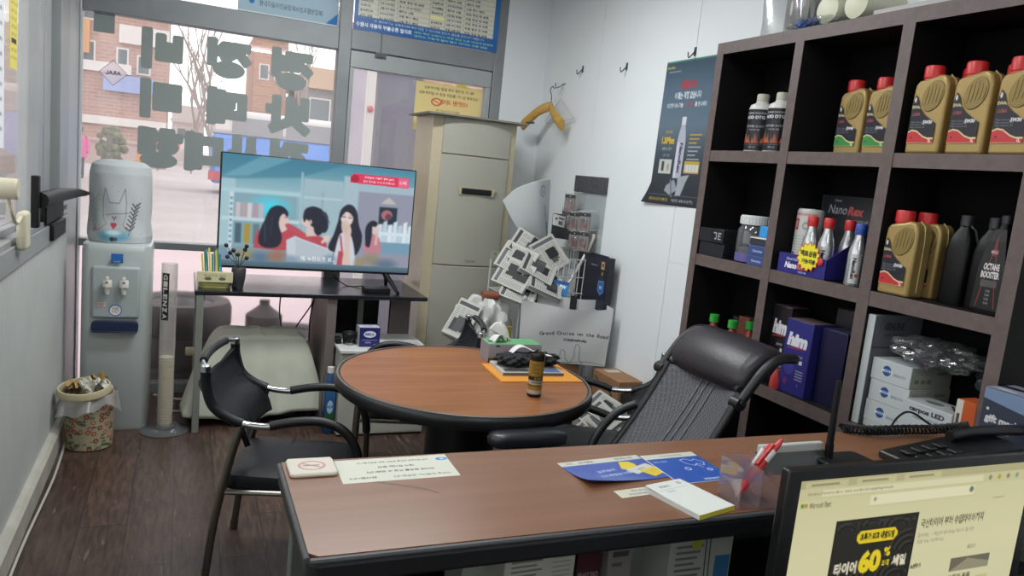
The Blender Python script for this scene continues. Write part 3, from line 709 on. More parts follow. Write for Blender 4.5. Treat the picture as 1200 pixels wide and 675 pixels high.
# tyres stacked outside the frosted pane
def tyre(label, x, y, z, r=.3, first=[]):
    if not first:
        t = thing('car_tyre', label, 'tyre', (x, y, z), 0, 'tyres outside the frosted pane')
        MB().lathe([(.19, .02), (.24, .0), (.285, .01), (.30, .05), (.30, .15), (.285, .19), (.24, .2), (.19, .18), (.18, .1), (.19, .02)], 32, cap=False).build('rubber', mat('tyre rubber', '1b1b1d', .7), t)
        MB().lathe([(.185, .03), (.17, .1), (.185, .17)], 24, cap=False).build('rim', M_alud, t)
        first.append(t); return t
    return copy_thing(first[0], label, (x, y, z))
tyre('black tyre lowest of the taller stack behind the frosted pane', 0.02, 5.07, G0)
tyre('black tyre in the middle of the taller stack behind the frosted pane', 0.05, 5.08, G0 + .2)
tyre('black tyre on top of the taller stack behind the frosted pane', 0.0, 5.07, G0 + .4)
tyre('black tyre lowest of the shorter stack behind the frosted pane', .68, 5.08, G0)
tyre('black tyre on top of the shorter stack behind the frosted pane', .66, 5.09, G0 + .2)
t = thing('oil_jug', 'dark jug standing on the shorter tyre stack outside', 'jug', (.50, 5.08, G0 + .4))
MB().lathe([(.11, 0), (.115, .01), (.115, .1), (.05, .15), (.03, .17)], 18).build('jug_body', Mb, t); MB().cyl((0, 0, .17), (0, 0, .2), .032).build('cap', Mb, t)
# ------------------------------------------------------------------ furniture
M_chrome = mat('chrome tube', 'c9ccd0', 0.16, 1.0)
M_dchrome = mat('dark chrome tube', '77736c', 0.28, 0.9)
M_leather = mat('black leatherette', '0e1016', 0.46, bump=.25, bscale=90, spec=.35)
M_grip = mat('black grip', '121316', 0.45)
M_wood = None
def woodgrain(name, c1, c2, rough, sx, sy):
    m, nt, out = nodes(name); tc = nt.nodes.new('ShaderNodeTexCoord'); mp = nt.nodes.new('ShaderNodeMapping'); mp.inputs['Scale'].default_value = (sx, sy, 1)
    nt.links.new(tc.outputs['Object'], mp.inputs[0])
    n = nt.nodes.new('ShaderNodeTexNoise'); n.inputs['Scale'].default_value = 1; n.inputs['Detail'].default_value = 8; n.inputs['Distortion'].default_value = .35; nt.links.new(mp.outputs[0], n.inputs['Vector'])
    r = nt.nodes.new('ShaderNodeValToRGB'); r.color_ramp.elements[0].position = .3; r.color_ramp.elements[0].color = L4(c1); r.color_ramp.elements[1].position = .7; r.color_ramp.elements[1].color = L4(c2)
    nt.links.new(n.outputs['Fac'], r.inputs[0])
    b = nt.nodes.new('ShaderNodeBsdfPrincipled'); b.inputs['Roughness'].default_value = rough; nt.links.new(r.outputs[0], b.inputs[0]); nt.links.new(b.outputs[0], out.inputs[0]); return m
M_tabletop = woodgrain('cherry laminate', '7f4e2d', '96613b', .32, 2.5, 34)
M_desktop = woodgrain('beech laminate', '734e37', '825b43', .32, 1.6, 30)

# round table
t = thing('round_table', 'round cherry topped table with black rim on a thick black column', 'table', (.98, 2.57, 0))
MB().lathe([(0.0001, .675), (.458, .675), (.458, .7), (.0001, .7)], 72).build('tabletop', M_tabletop, t, smooth=30)
MB().lathe([(.456, .655), (.466, .652), (.474, .662), (.476, .68), (.470, .697), (.462, .7025), (.456, .7005)], 72, cap=False).build('rim', mat('black rim', '1a1b1d', .35), t)
MB().lathe([(.4615, .7022), (.4655, .7035), (.469, .7)], 72, cap=False).build('rim_bead', mat('grey bead', '6e6a62', .4), t)
MB().lathe([(.13, .03), (.13, .64), (.30, .655), (.30, .674)], 40).build('column', mat('black column', '141518', .4), t)
MB().lathe([(.26, 0), (.27, .01), (.26, .03), (.14, .045)], 40).build('foot', mat('black column', '141518', .4), t)

# armchairs: bent steel tube, sling back, leatherette seat
M_seam = mat('stitched seam', '0a0b0e', .6)
def armchair(label, x, y, rz):
    t = thing('armchair', label, 'chair', (x + .012, y - .01, 0), rz, 'black leatherette armchairs around the round table')
    for s in (-1, 1):
        bk = smoothpath([(-.240, s * .200, .740), (-.236, s * .202, .69), (-.208, s * .205, .62), (-.130, s * .205, .575), (-.045, s * .203, .564), (.01, s * .201, .575)], 7)
        MB().tube(bk, .0115, 10).build('back_tube', M_chrome, t)
        MB().tube(bk[1:23], .0165, 12).build('sling_sleeve', M_leather, t)
        gp = smoothpath([(-.03, s * .202, .567), (.05, s * .200, .585), (.135, s * .198, .589), (.205, s * .197, .562), (.250, s * .196, .50), (.264, s * .195, .42)], 7)
        MB().tube(gp, [.0155] * (len(gp) - 1) + [.0115], 12).build('arm_grip', M_grip, t)
        MB().tube(smoothpath([(.264, s * .195, .44), (.268, s * .197, .28), (.275, s * .20, .012)], 5), .0115, 10).cyl((.275, s * .20, .0), (.275, s * .20, .03), .014, n=12).build('leg', M_dchrome, t)
        MB().tube(smoothpath([(-.120, s * .207, .568), (-.150, s * .208, .45), (-.190, s * .209, .24), (-.215, s * .21, .012)], 6), .013, 10).cyl((-.216, s * .21, 0), (-.213, s * .21, .04), .015, n=12).build('leg', M_dchrome, t)
        MB().cyl((-.240, s * .200, .722), (-.2405, s * .200, .758), .0155, n=14).build('end_cap', M_chrome, t, bevel=.003)
        MB().tube([(-.172, s * .207, .335), (.268, s * .197, .335)], .009, 8).build('side_rail', M_dchrome, t)
    MB().tube([(-.172, -.207, .335), (-.172, .207, .335)], .009, 8).tube([(.16, -.199, .335), (.16, .199, .335)], .009, 8).tube([(.16, 0, .335), (-.172, 0, .335)], .009, 8).build('seat_frame', M_dchrome, t)
    hp = smoothpath([(-.240, -.200, .750), (-.262, -.145, .757), (-.272, 0, .760), (-.262, .145, .757), (-.240, .200, .750)], 6)
    MB().tube(hp, .008, 10).build('handle_bar', M_chrome, t)
    MB().tube(hp[6:-6], .0135, 12).build('handle_grip', M_grip, t)
    path = [tuple(p) for p in smoothpath([(-.238, .200, .732), (-.232, .202, .685), (-.195, .204, .61), (-.13, .200, .560), (-.100, .192, .49)], 6)]
    def sl(u, v):
        yy = (u * 2 - 1); q = path[int(round(v * (len(path) - 1)))]; sag = (1 - yy * yy)
        return V(q[0] - .060 * sag * (1 - .5 * v), yy * q[1], q[2] - .085 * sag * (1 - v) ** 2 + .0 * sag)
    MB().grid(sl, 18, 24).build('backrest', M_leather, t, solid=.018, soff=0)
    MB().tube([sl(i / 20, .40) + V(.0105, 0, 0) for i in range(21)], .0022, 6).build('stitching', M_seam, t)
    MB().tube([sl(.5, j / 12) + V(.0105, 0, 0) for j in range(13)], .002, 6).build('stitching', M_seam, t)
    for s in (-1, 1):
        for k in range(7):
            p = sl(.5 + s * .485, .42 + k * .07); q = sl(.5 + s * .40, .42 + k * .07)
            MB().tube([p + V(.011, 0, 0), q + V(.0105, 0, .004)], .0022, 5).build('lacing', M_seam, t)
    def seat_ring(z, ins):
        return [(px, py, z + .010 * math.cos(px * 9)) for px, py in rrect(.42 - ins, .385 - ins, .05, 5, .035, 0)]
    MB().loft([seat_ring(.328, .03), seat_ring(.334, .004), seat_ring(.362, 0), seat_ring(.380, .012), seat_ring(.387, .05), seat_ring(.390, .25)]).build('seat', M_leather, t)
    MB().tube([(-.0, -.17, .3965), (-.0, .17, .3965)], .002, 6).build('seam', M_seam, t)
    return t
ac1 = armchair('black leatherette armchair on the left, back to the window, by the near desk', .355, 2.672, math.radians(-16))
c_a2 = copy_thing(ac1, 'black armchair behind the round table, only arm and laced back showing', (1.025, 3.30, 0), math.radians(168))
c_a3 = copy_thing(ac1, 'black armchair mostly hidden between round table and mesh office chair', (1.630, 2.645, 0), math.radians(148))

# television desk
t = thing('tv_desk', 'black topped desk with grey steel legs carrying the television', 'desk', (.66, 4.3, 0))
M_leg = mat('grey steel leg', '8f938c', .4, .3); M_dleg = mat('brown grey panel', '6f6663', .5)
MB().box(-.60, .60, -.30, .30, .715, .738).build('desktop', mat('black desk laminate', '1f2026', .22, var=.01, scale=30), t, bevel=.004)
for x in (-.575, -.02): pass
for x, y in ((-.572, -.28), (-.572, .27)): MB().box(x - .017, x + .017, y - .017, y + .017, 0, .715).build('leg', M_leg, t, bevel=.003)
MB().box(-.575, -.55, -.26, .25, .68, .71).build('side_rail', M_leg, t)
MB().box(.055, .105, -.285, .27, 0, .715).build('leg_panel', M_dleg, t, bevel=.003)
MB().box(.46, .58, -.04, -.005, 0, .715).build('leg', M_dleg, t, bevel=.003)
MB().box(.30, .335, .1, .13, 0, .715).build('leg', M_leg, t, bevel=.003)
MB().box(.105, .46, .24, .26, .12, .715).build('modesty_panel', mat('black panel', '15161b', .5), t)

# television
t = thing('television', 'wide flat television playing a video on the black desk', 'television', (.676, 4.2, .738))
MB().box(-.515, .515, -.012, .030, .093, .690).build('casing', mat('tv casing', '1c1d21', .3), t, bevel=.005)
MB().box(-.30, .30, .03, .075, .12, .45).build('rear_box', Mb, t, bevel=.015)
for s in (-1, 1):
    f = MB().tube([(s * .38, .01, .10), (s * .40, -.02, .07), (s * .43, -.13, .006)], [.016, .014, .010], 8).tube([(s * .38, .01, .10), (s * .40, .05, .07), (s * .43, .16, .006)], [.016, .014, .010], 8)
    f.build('foot', Mb, t)
c = CV(320, 184, '7fa6b4')
c.grad(0, 0, 320, 184, [(0, '3f7f98'), (.12, '5d93a4'), (.3, '8fb4bf'), (.7, '8da4b0'), (1, '6a7c88')])
c.poly([(0, 0), (200, 0), (120, 30), (0, 42)], '2f6d86', .6); c.poly([(60, 0), (110, 0), (40, 34), (0, 38)], '79b3c3', .5)
c.rect(0, 40, 22, 150, '9fc0c8'); c.rect(0, 55, 125, 62, 'a9ccd4'); c.rect(20, 62, 120, 150, '7fa0ad')
c.ell(78, 84, 42, 26, '3fd4ea', .95, soft=.8); c.rect(20, 100, 120, 150, '7fa0ad', .6); c.blur(6)
for k in range(5): c.rect(24 + k * 9, 78, 31 + k * 9, 102, ['c9b9bd', 'b8989e', 'd8c8c8', 'b88d98', 'c0aeb8'][k])
c.rect(2, 102, 125, 108, 'bcd3d9'); c.rect(14, 62, 20, 160, 'c9dde2')
for k in range(9): c.rect(15.5, 70 + k * 9, 18.5, 74 + k * 9, '4d6e7c')
for k in range(3): c.rect(24 + k * 14, 112, 34 + k * 14, 145, ['3e5a66', 'a08a3a', '5a7480'][k])
c.rect(125, 20, 128, 150, '9fbcc6'); c.rect(130, 30, 195, 150, '9bb6c0'); c.rect(160, 50, 163, 110, '86a4b0'); c.rect(130, 60, 195, 63, 'b3cbd2')
c.rect(196, 20, 222, 150, 'a3b9c4'); c.rect(222, 35, 320, 184, '8e8fa0'); c.rect(222, 30, 320, 44, '9fb6c2')
c.poly([(262, 62), (290, 62), (276, 50)], 'd9d3b8', .6); c.blur(2)
c.rect(260, 68, 292, 98, '1c2a33'); c.ell(274, 82, 10, 9, 'b0606a'); c.ell(277, 85, 6, 6, '5a3a44')
for k in range(7): c.poly([(258 + k * 9, 150), (260 + k * 9, 100 - k % 2 * 6), (267 + k * 9, 97 - k % 2 * 6), (268 + k * 9, 150)], ['cfdfe8', 'b9ced9', 'dbe7ee'][k % 3])
c.rect(250, 130, 320, 150, '6e96ae'); c.rect(255, 112, 318, 118, 'd5e3ec'); c.blur(1)
# four women, dark haired, in red tops
def sm(pts): 
    q = [(x, y, 0) for x, y in pts]; q = q + q[:1]
    return [(p.x, p.y) for p in smoothpath(q, 5)]
HR, SK, RD = '1d1e29', 'dcc0b8', 'b5404c'
c.poly(sm([(54, 152), (57, 128), (66, 120), (80, 118), (98, 116), (112, 110), (118, 124), (112, 152)]), RD)
c.poly(sm([(92, 108), (104, 108), (106, 118), (96, 124), (90, 118)]), SK)
c.ell(99, 102, 8.5, 12, SK); c.poly([(105, 98), (110, 104), (106, 106)], SK)
c.poly(sm([(70, 104), (77, 86), (88, 79), (99, 81), (107, 90), (105, 97), (100, 92), (94, 98), (93, 112), (98, 128), (97, 142), (88, 150), (70, 150), (61, 140), (64, 120)]), HR)
c.line([(101, 98), (106, 98)], 1.2, '6a4a4a'); c.line([(103, 110), (107, 109)], 1.4, 'a8504f'); c.line([(70, 110), (72, 140)], 3, '2c3040'); c.line([(82, 96), (80, 130)], 2, '2a2c3a')
c.poly(sm([(112, 112), (126, 122), (140, 126), (160, 126), (172, 136), (168, 150), (118, 150)]), RD)
c.line([(108, 112), (124, 120), (142, 132)], 9, 'bb4650')
c.poly([(138, 108), (152, 106), (156, 126), (138, 128)], 'd8bdb4'); c.ell(137, 100, 7.5, 11, SK); c.poly([(130, 100), (127, 105), (131, 106)], SK)
c.ell(150, 90, 17, 13, HR); c.ell(153, 100, 12, 12, HR); c.ell(164, 96, 9, 12, HR); c.ell(167, 108, 7, 12, HR); c.ell(158, 112, 8, 13, HR); c.poly(sm([(131, 96), (134, 82), (146, 76), (158, 80), (150, 92), (140, 92), (134, 104)]), HR); c.ell(144, 103, 2.6, 4, 'cfa79c')
for k in range(5): c.line([(160 + k * 2, 84), (168 + k * 2, 92 + k * 3)], 1, '32343f')
c.poly([(106, 136), (120, 128), (150, 140), (186, 150), (180, 172), (110, 172)], 'b4bdc6'); c.line([(120, 130), (184, 150)], 2, 'cdd4da'); c.poly([(106, 136), (120, 128), (124, 172), (108, 172)], 'c3cbd3')
c.ell(172, 130, 5, 6, SK); c.line([(166, 136), (176, 126)], 5, SK)
c.poly(sm([(184, 122), (190, 98), (193, 80), (203, 69), (214, 70), (222, 82), (226, 102), (233, 122), (230, 146), (218, 158), (186, 152), (176, 144)]), HR)
c.poly(sm([(188, 150), (194, 122), (204, 116), (214, 122), (222, 152), (220, 176), (188, 176)]), 'ccd0d8'); c.line([(196, 124), (200, 150)], 3, RD); c.poly([(194, 150), (202, 150), (204, 176), (192, 176)], RD); c.line([(198, 112), (210, 112)], 2.4, '26262e')
c.ell(205, 92, 10.5, 14, 'e4cdc5'); c.poly(sm([(193, 96), (194, 82), (204, 73), (215, 80), (218, 96), (213, 86), (204, 81), (198, 86)]), HR)
c.line([(197, 90), (202, 90)], 1.6, '46343a'); c.line([(208, 91), (213, 91)], 1.6, '46343a'); c.line([(197, 86), (202, 86)], .8, '6a5458'); c.line([(208, 87), (213, 87)], .8, '6a5458')
c.poly(sm([(196, 100), (202, 96), (210, 102), (214, 114), (212, 130), (214, 160), (216, 176), (202, 176), (203, 150), (203, 126), (197, 112)]), 'd9bab0'); c.line([(197, 101), (208, 109)], .8, 'b58f86'); c.line([(196, 105), (207, 113)], .8, 'b58f86'); c.line([(197, 109), (206, 117)], .8, 'b58f86')
c.poly(sm([(238, 150), (240, 126), (252, 118), (264, 124), (266, 150)]), 'c07884'); c.ell(255, 107, 7.5, 10, 'dcc0bc'); c.poly(sm([(240, 138), (238, 110), (243, 97), (252, 93), (259, 98), (255, 104), (250, 104), (250, 120), (247, 140)]), HR); c.line([(258, 134), (259, 116)], 5, 'd4aeaa')
c.blur(3)
for x, y, rx, ry, k in ((14, 166, 24, 16, '6f8aa2'), (42, 164, 22, 14, '93854f'), (66, 168, 22, 14, '4a6684'), (92, 164, 22, 15, 'a0603e'), (116, 170, 20, 12, '7088a0'), (150, 172, 24, 10, '7d8fa2'), (180, 166, 16, 12, '5f7c98'), (252, 162, 22, 15, '8d7c5a'), (278, 170, 28, 14, '4a6078'), (232, 168, 14, 12, '9c8250')):
    c.ell(x, y, rx, ry, k, .75, soft=.7)
c.blur(4); c.grad(0, 174, 320, 184, [(0, '55707f'), (1, '3d505e')]); c.blur(1)
c.text('에, 뉴진스 또 왔...', 160, 166, 8, 'f2f2f2', .02)
c.poly([(206, 20), (212, 14), (309, 14), (309, 32), (206, 30)], 'e02a4e'); c.rect(290, 15, 308, 31, 'ef5a80'); c.ell(214, 23, 7, 7, 'a8182c'); c.text('우리동네 자동차 정비 24시', 256, 19, 4.5, 'ffffff', .02); c.text('정비 예약은 지금 전화하세요', 256, 26, 4.5, 'ffd8e0', .02); c.text('LIVE', 299, 23, 5, 'ffe8ee', .02)
c.rect(0, 0, 320, 184, 'a8bcc8', .13); sheet('screen', c, (-.507, -.0135, .684), (1.014, 0, 0), (0, 0, -.578), P_SCREEN, t)  # pale overlay paints a bluish haze over the whole picture
tag(MB().box(-.07, .07, -.05, .05, 0, .028).build('set_top_box', Mb, bevel=.004, loc=(.995, 4.13, .7385)), 'small black set top box under the right half of the television', 'set top box')
tag(MB().tube(smoothpath([(1.0, 4.2, .76), (.93, 4.26, .745), (.86, 4.3, .742), (.78, 4.3, .80)], 6), .003, 6).build('cable', Mb), 'thin black cable running from set top box behind the television', 'cable')
cbl = thing('hanging_cables', 'loose black cables dangling below the middle of the black desk', 'cable', (.55, 4.45, .42))
for p in ([(-.02, 0, .293), (-.03, -.01, .15), (-.01, -.02, .03), (.05, -.02, -.08)], [(.17, 0, .293), (.16, 0, .2), (.08, 0, .06), (.03, 0, -.03), (0, .0, -.10)], [(.175, .01, .293), (.19, 0, .15), (.205, 0, .02), (.18, 0, -.08), (.16, .0, -.16)], [(.18, .02, .293), (.15, .02, .1), (.15, .02, -.05)]):
    MB().tube(smoothpath(p, 6), .004, 6).build('cable', Mb, cbl)

# basket with coffee sticks, small pot with berry stems
t = thing('tea_basket', 'woven basket of tea and coffee sticks on left end of the television desk', 'basket', (.155, 4.14, .738))
def wv(name, a, b2):
    m, nt, out = nodes(name); tc = nt.nodes.new('ShaderNodeTexCoord'); wv_ = nt.nodes.new('ShaderNodeTexWave'); wv_.bands_direction = 'Z'; wv_.inputs['Scale'].default_value = 24; wv_.inputs['Distortion'].default_value = 1.5
    nt.links.new(tc.outputs['Object'], wv_.inputs['Vector']); r = nt.nodes.new('ShaderNodeValToRGB'); r.color_ramp.elements[0].color = L4(a); r.color_ramp.elements[1].color = L4(b2)
    nt.links.new(wv_.outputs['Fac'], r.inputs[0]); p = nt.nodes.new('ShaderNodeBsdfPrincipled'); p.inputs['Roughness'].default_value = .7; nt.links.new(r.outputs[0], p.inputs[0]); nt.links.new(p.outputs[0], out.inputs[0]); return m
M_wick = wv('yellow wicker', '8f8a4a', 'bdb873')
MB().loft([[(x, y, 0) for x, y in rrect(.15, .11, .03)], [(x, y, .05) for x, y in rrect(.165, .125, .03)], [(x, y, .06) for x, y in rrect(.16, .12, .03)]]).build('basket', M_wick, t)
MB().box(-.085, .085, -.066, -.05, .03, .085).build('paper_front', mat('cream card', 'c9c39a', .6), t, bevel=.004)
c = CV(60, 20, 'cfc9a4')
c.text('믹스커피 녹차', 30, 7, 6, '7d7850', .01); c.ell(18, 13, 6, 3, '55683a'); c.ell(42, 13, 6, 3, '55683a'); sheet('card_print', c, (-.083, -.0665, .083), (.166, 0, 0), (0, 0, -.05), P_PAPER, t)
for k in range(9):
    x = -.055 + k * .011; col_ = ['d9c24a', '3f8a6a', '4a9fb8'][k % 3]
    MB().box(-.0045, .0045, -.003, .003, 0, .115 + .01 * (k % 4)).build('coffee_stick', mat('stick ' + col_, col_, .4), t, loc=(x, -.02 + .012 * (k % 3), .055)).rotation_euler = (random.uniform(-.1, .1), random.uniform(-.12, .12), 0)
t = thing('berry_pot', 'small dark pot with black berry stems beside the tea basket', 'plant', (.268, 4.10, .738))
MB().lathe([(.024, 0), (.034, .06), (.036, .10), (.03, .11)], 16).build('pot', mat('dark pot', '35363a', .5), t)
for k in range(8):
    a = k * 2.2; e = V(.045 * math.cos(a) * (1 + k % 3 * .3) - .01, .03 * math.sin(a), .16 + .02 * (k % 4))
    st_ = MB().tube(smoothpath([(0, 0, .1), e * .6 + V(0, 0, .05), e], 4), .0018, 5).build('stem', mat('green stem', '3d4a34', .7), t)
    MB().ball(tuple(e), .011, n=10, k=8).build('berry', mat('black berry', '221c22', .4), st_)

# water dispenser
t = thing('water_dispenser', 'grey white water dispenser with covered bottle in the left corner', 'water dispenser', (-.29, 4.25, 0))
M_disp = mat('dispenser white', 'b4bcbb', .35, var=.012, scale=4)
D = lambda w_, d_: [(x, y) for x, y in rrect(w_, d_, .06, 6)]
def dr(z, w_=.305, d_=.31, bow=.02):
    return [(x, y - (bow * (1 - (x / (w_ / 2)) ** 2) if y < 0 else 0), z) for x, y in rrect(w_, d_, .035, 6)]
MB().loft([dr(0, .295, .30), dr(.012), dr(.90), dr(.93, .30, .30), dr(.936, .28, .28)]).build('body', M_disp, t, smooth=50)
M_rec = mat('dispenser recess', 'a7b0b0', .4); M_navy = mat('navy plastic', '1f2b4a', .35)
# front fascia with tap recess, drip tray
b = MB()
fy = -.176
b.box(-.105, .105, fy - .004, fy + .02, .575, .83)
b.build('fascia', M_rec, t, bevel=.012, seg=3)
tr_ = MB().prism([(x, y) for x, y in rrect(.205, .055, .018, 4)], -.014, .016).build('drip_tray', M_navy, t, bevel=.003, loc=(0, fy, .535)); tr_.rotation_euler = (PI / 2, 0, 0)
MB().box(-.10, .10, fy - .03, fy, .51, .515).build('tray_lip', M_navy, t, bevel=.002)
for s in (-1, 1):
    tp = MB().lathe([(.021, 0), (.021, .03), (.018, .034)], 18).build('tap', mat('tap white', 'd6d6cc', .3), t, loc=(s * .036, fy - .03, .735))
    MB().box(-.007, .007, -.02, .005, .01, .05).build('tap_lever', mat('tap white', 'd6d6cc', .3), tp, bevel=.003)
    MB().cyl((0, 0, -.035), (0, 0, 0), .010, .013, 14).cyl((0, .0, .008), (0, .035, .008), .012, n=14).build('spout', mat('tap white', 'd6d6cc', .3), tp)
    MB().box(-.006, .006, -.0225, -.02, .022, .028).build('tap_mark', mat('tap red', '8a3434', .4) if s < 0 else mat('tap blue', '344a8a', .4), tp)
c = CV(40, 36, '2f6fb8'); c.rect(0, 26, 40, 36, '2a5fa2'); c.text('AquaLife', 20, 30, 6, 'dbe6f0', .01); c.rect(0, 0, 40, 1.5, '7fa8d4')
sheet('brand_label', c, (-.024, fy - .0045, .894), (.052, 0, 0), (0, 0, -.046), P_GLOSS, t)
c = CV(60, 60, 'a7b0b0'); c.ell(30, 30, 29, 29, 'e6e8ea'); c.ell(30, 30, 28, 28, '2a4c94'); c.ell(30, 30, 22, 22, 'e9e7df'); c.text('정기점검', 30, 22, 7, '4c5a94', .01); c.text('위생관리', 30, 33, 8, 'b06a4a', .02); c.text('무료 서비스', 30, 42, 5, '4c5a94', .01)
for k in range(18):
    a = k * PI / 9; c.ell(30 + 25 * math.cos(a), 30 + 25 * math.sin(a), 1.6, 1.6, 'dfe4ee')
sheet('round_label', c, (-.032, fy - .0052, .648), (.064, 0, 0), (0, 0, -.064), P_GLOSS, t)
c = CV(40, 24, 'd8c8c4'); c.text('온수주의', 20, 8, 7, 'a84a44', .02); c.text('뜨거움', 20, 17, 6, 'a84a44', .02)
sheet('warning_label', c, (-.078, fy - .0052, .655), (.036, 0, 0), (0, 0, -.024), P_GLOSS, t)
# bottle under a printed cloth cover
cv_ = CV(150, 150, 'a9adb0')
cv_.grad(0, 0, 150, 150, [(0, 'a7abae'), (1, 'b3b6b8')])
for k in range(16): cv_.ell(random.Random(k).uniform(10, 140), random.Random(k + 50).uniform(20, 130), 2, 1, '7f8f8a', .5)
cv_.ell(75, 132, 42, 14, '5f9fb8', .85, soft=.5); cv_.ell(75, 126, 22, 6, 'd5d9da', .8, soft=.6)
cat = [(52, 96), (53, 60), (57, 50), (67, 72), (84, 72), (97, 48), (100, 60), (99, 96)]
cv_.line(smoothpath_2 := [(52, 100), (51, 70), (56, 49), (66, 74), (86, 74), (98, 48), (101, 72), (100, 98)], 1.4, '6c6f78')
cv_.line([(52, 100), (60, 112), (40, 124), (22, 126)], 1.2, '8c7c80'); cv_.line([(100, 98), (94, 112), (104, 124)], 1.2, '8c7c80')
cv_.line([(58, 96), (74, 93), (92, 92), (108, 90)], 1, '5c5f68'); cv_.line([(72, 98), (76, 102), (80, 98)], 1.6, '43434c'); cv_.line([(76, 102), (76, 105)], 1.2, '43434c')
cv_.ell(72, 112, 3.5, 3.5, 'b04a5a'); cv_.ell(78, 112, 3.5, 3.5, 'b04a5a'); cv_.poly([(68.5, 113), (81.5, 113), (75, 121)], 'b04a5a')
for k in range(7): cv_.line([(108 + k * 2, 122 - k * 7), (118 + k * 2.4, 114 - k * 7)], 2.6, '4a4f58'); cv_.line([(108 + k * 2, 122 - k * 7), (100 + k * 2.4, 116 - k * 7)], 2.4, '4a4f58')
cv_.line([(106, 130), (124, 74)], 1.2, '4a4f58')
for k in range(6): cv_.line([(30, 118 - k * 9), (20, 108 - k * 9)], 2, '7f9a8a'); cv_.line([(30, 118 - k * 9), (38, 106 - k * 9)], 2, '7f9a8a')
cv_.line([(30, 124), (30, 66)], 1, '7f9a8a')
cv_.ell(73, 138, 5, 4, '3f4248'); cv_.ell(80, 138, 4, 3.5, '55585e'); cv_.ell(30, 122, 7, 4, 'b07a80', .7)
cv_.blur(1)
def bot_r(z):
    return np.interp(z, [.925, .94, .97, 1.05, 1.2, 1.27, 1.31, 1.33, 1.338], [.125, .138, .143, .137, .137, .136, .128, .10, .0])
def cover(u, v):
    a = -PI + u * 2 * PI; z = .925 + (1 - v) * .408
    r_ = bot_r(z); wr = 1 + .012 * math.sin(a * 7 + z * 30) * (0.4 + v)
    return V(.0 + r_ * wr * 1.02 * math.sin(a), -.0 - r_ * wr * .98 * math.cos(a), z)
cv_.a = np.clip(cv_.a * 1.12, 0, 1); big = CV(420, 150, 'c0c4c6'); big.a[:, 2 * 125:2 * 275] = cv_.a
sheet('bottle_cover', big, 0, 0, 0, printmat('printed cloth', .8, spec=.2), t, fn=cover)
MB().loft([[(r_ * math.sin(a) * .995, -r_ * math.cos(a) * .96, z) for a in np.linspace(0, 2 * PI, 40, endpoint=False)] for z, r_ in ((1.315, .124), (1.330, .100), (1.336, .05), (1.337, .001))]).build('cover_top', mat('grey cover cloth', 'c0c4c6', .8), t)

# clear cup dispenser tube
t = thing('cup_dispenser', 'clear upright tube of stacked paper cups on a round base', 'cup dispenser', (-.055, 4.06, 0))
MB().lathe([(.115, 0), (.117, .006), (.11, .010), (.05, .018), (.045, .03)], 36).build('base', clear('smoky acrylic', 'd8dcde', haze=.35, hazecol='b4b9bc', rough=.1), t)
MB().lathe([(.0375, .02), (.0375, .86)], 36, cap=False).lathe([(.0355, .86), (.0355, .02)], 36, cap=False).build('tube', clear('clear acrylic', 'fbfbfa', haze=.16, hazecol='fbf8f4', refl=.05), t)
for k in range(28):
    MB().lathe([(.027, .03 + k * .0125), (.0325, .045 + k * .0125), (.0345, .046 + k * .0125), (.0345, .049 + k * .0125), (.031, .0495 + k * .0125)], 22).build('paper_cup', mat('cream paper', 'e2dac4', .7), t)
c = CV(26, 150, '1c1d22'); 
c.rect(0, 0, 26, 150, '1b1c20')
for k, ch in enumerate('GILENZA'): c.text(ch, 13, 14 + k * 20.5, 15, 'd8d6cc', .04, rot=PI / 2, width=17)
def tb(u, v):
    a = -.95 + u * .95; return V(.0385 * math.sin(a), -.0385 * math.cos(a), .815 - v * .235)
sheet('name_strip', c, 0, 0, 0, P_GLOSS, t, fn=tb)
tag(MB().tube(smoothpath([(-.12, 4.45, .07), (0.02, 4.42, .05), (.16, 4.40, .09), (.18, 4.36, .03), (.02, 4.33, .012), (-.1, 4.36, .012)], 8), .006, 8).build('power_cord', mat('white cord', 'bdbbb5', .5)), 'white power cord looping behind the cup tube and desk leg', 'cord')

# waste bin
t = thing('waste_bin', 'flower patterned waste bin with white liner by the dispenser', 'bin', (-.375, 3.90, 0))
cb = CV(220, 90, 'aca488'); rr = random.Random(5)
for k in range(330):
    x, y = rr.uniform(0, 220), rr.uniform(0, 90); q = rr.choice(['55674a', '667452', '465f42', '9c5a4a', 'a86a5c', '8a4640', 'b8927c'])
    if q in ('9c5a4a', 'a86a5c', '8a4640', 'b8927c'):
        for a in range(5): cb.ell(x + 2.2 * math.cos(a * 1.26), y + 2.2 * math.sin(a * 1.26), 2, 2, q)
        cb.ell(x, y, 1.2, 1.2, 'd8c890')
    else: cb.ell(x, y, rr.uniform(2, 5), rr.uniform(1, 2.6), q); cb.line([(x, y), (x + rr.uniform(-7, 7), y + rr.uniform(-6, 6))], .9, q)
def bn(u, v):
    a = PI + u * 2 * PI; r_ = .098 + .008 * (1 - v) ; return V(r_ * math.sin(a), -r_ * math.cos(a), .005 + (1 - v) * .265)
sheet('bin_body', cb, 0, 0, 0, P_PAPER, t, fn=lambda u, v: bn(1 - u, v) if False else bn(u, v))
MB().lathe([(.0005, .004), (.096, .004)], 32, cap=False).build('bin_bottom', mat('bin base', '9a927a', .6), t)
rim = MB().lathe([(.108, .268), (.112, .272), (.112, .292), (.108, .302), (.101, .302), (.099, .29), (.099, .262)], 36, cap=False).build('rim', mat('cream bin rim', 'c9bd9a', .45), t)
rim.rotation_euler = (math.radians(6), math.radians(-4), 0)
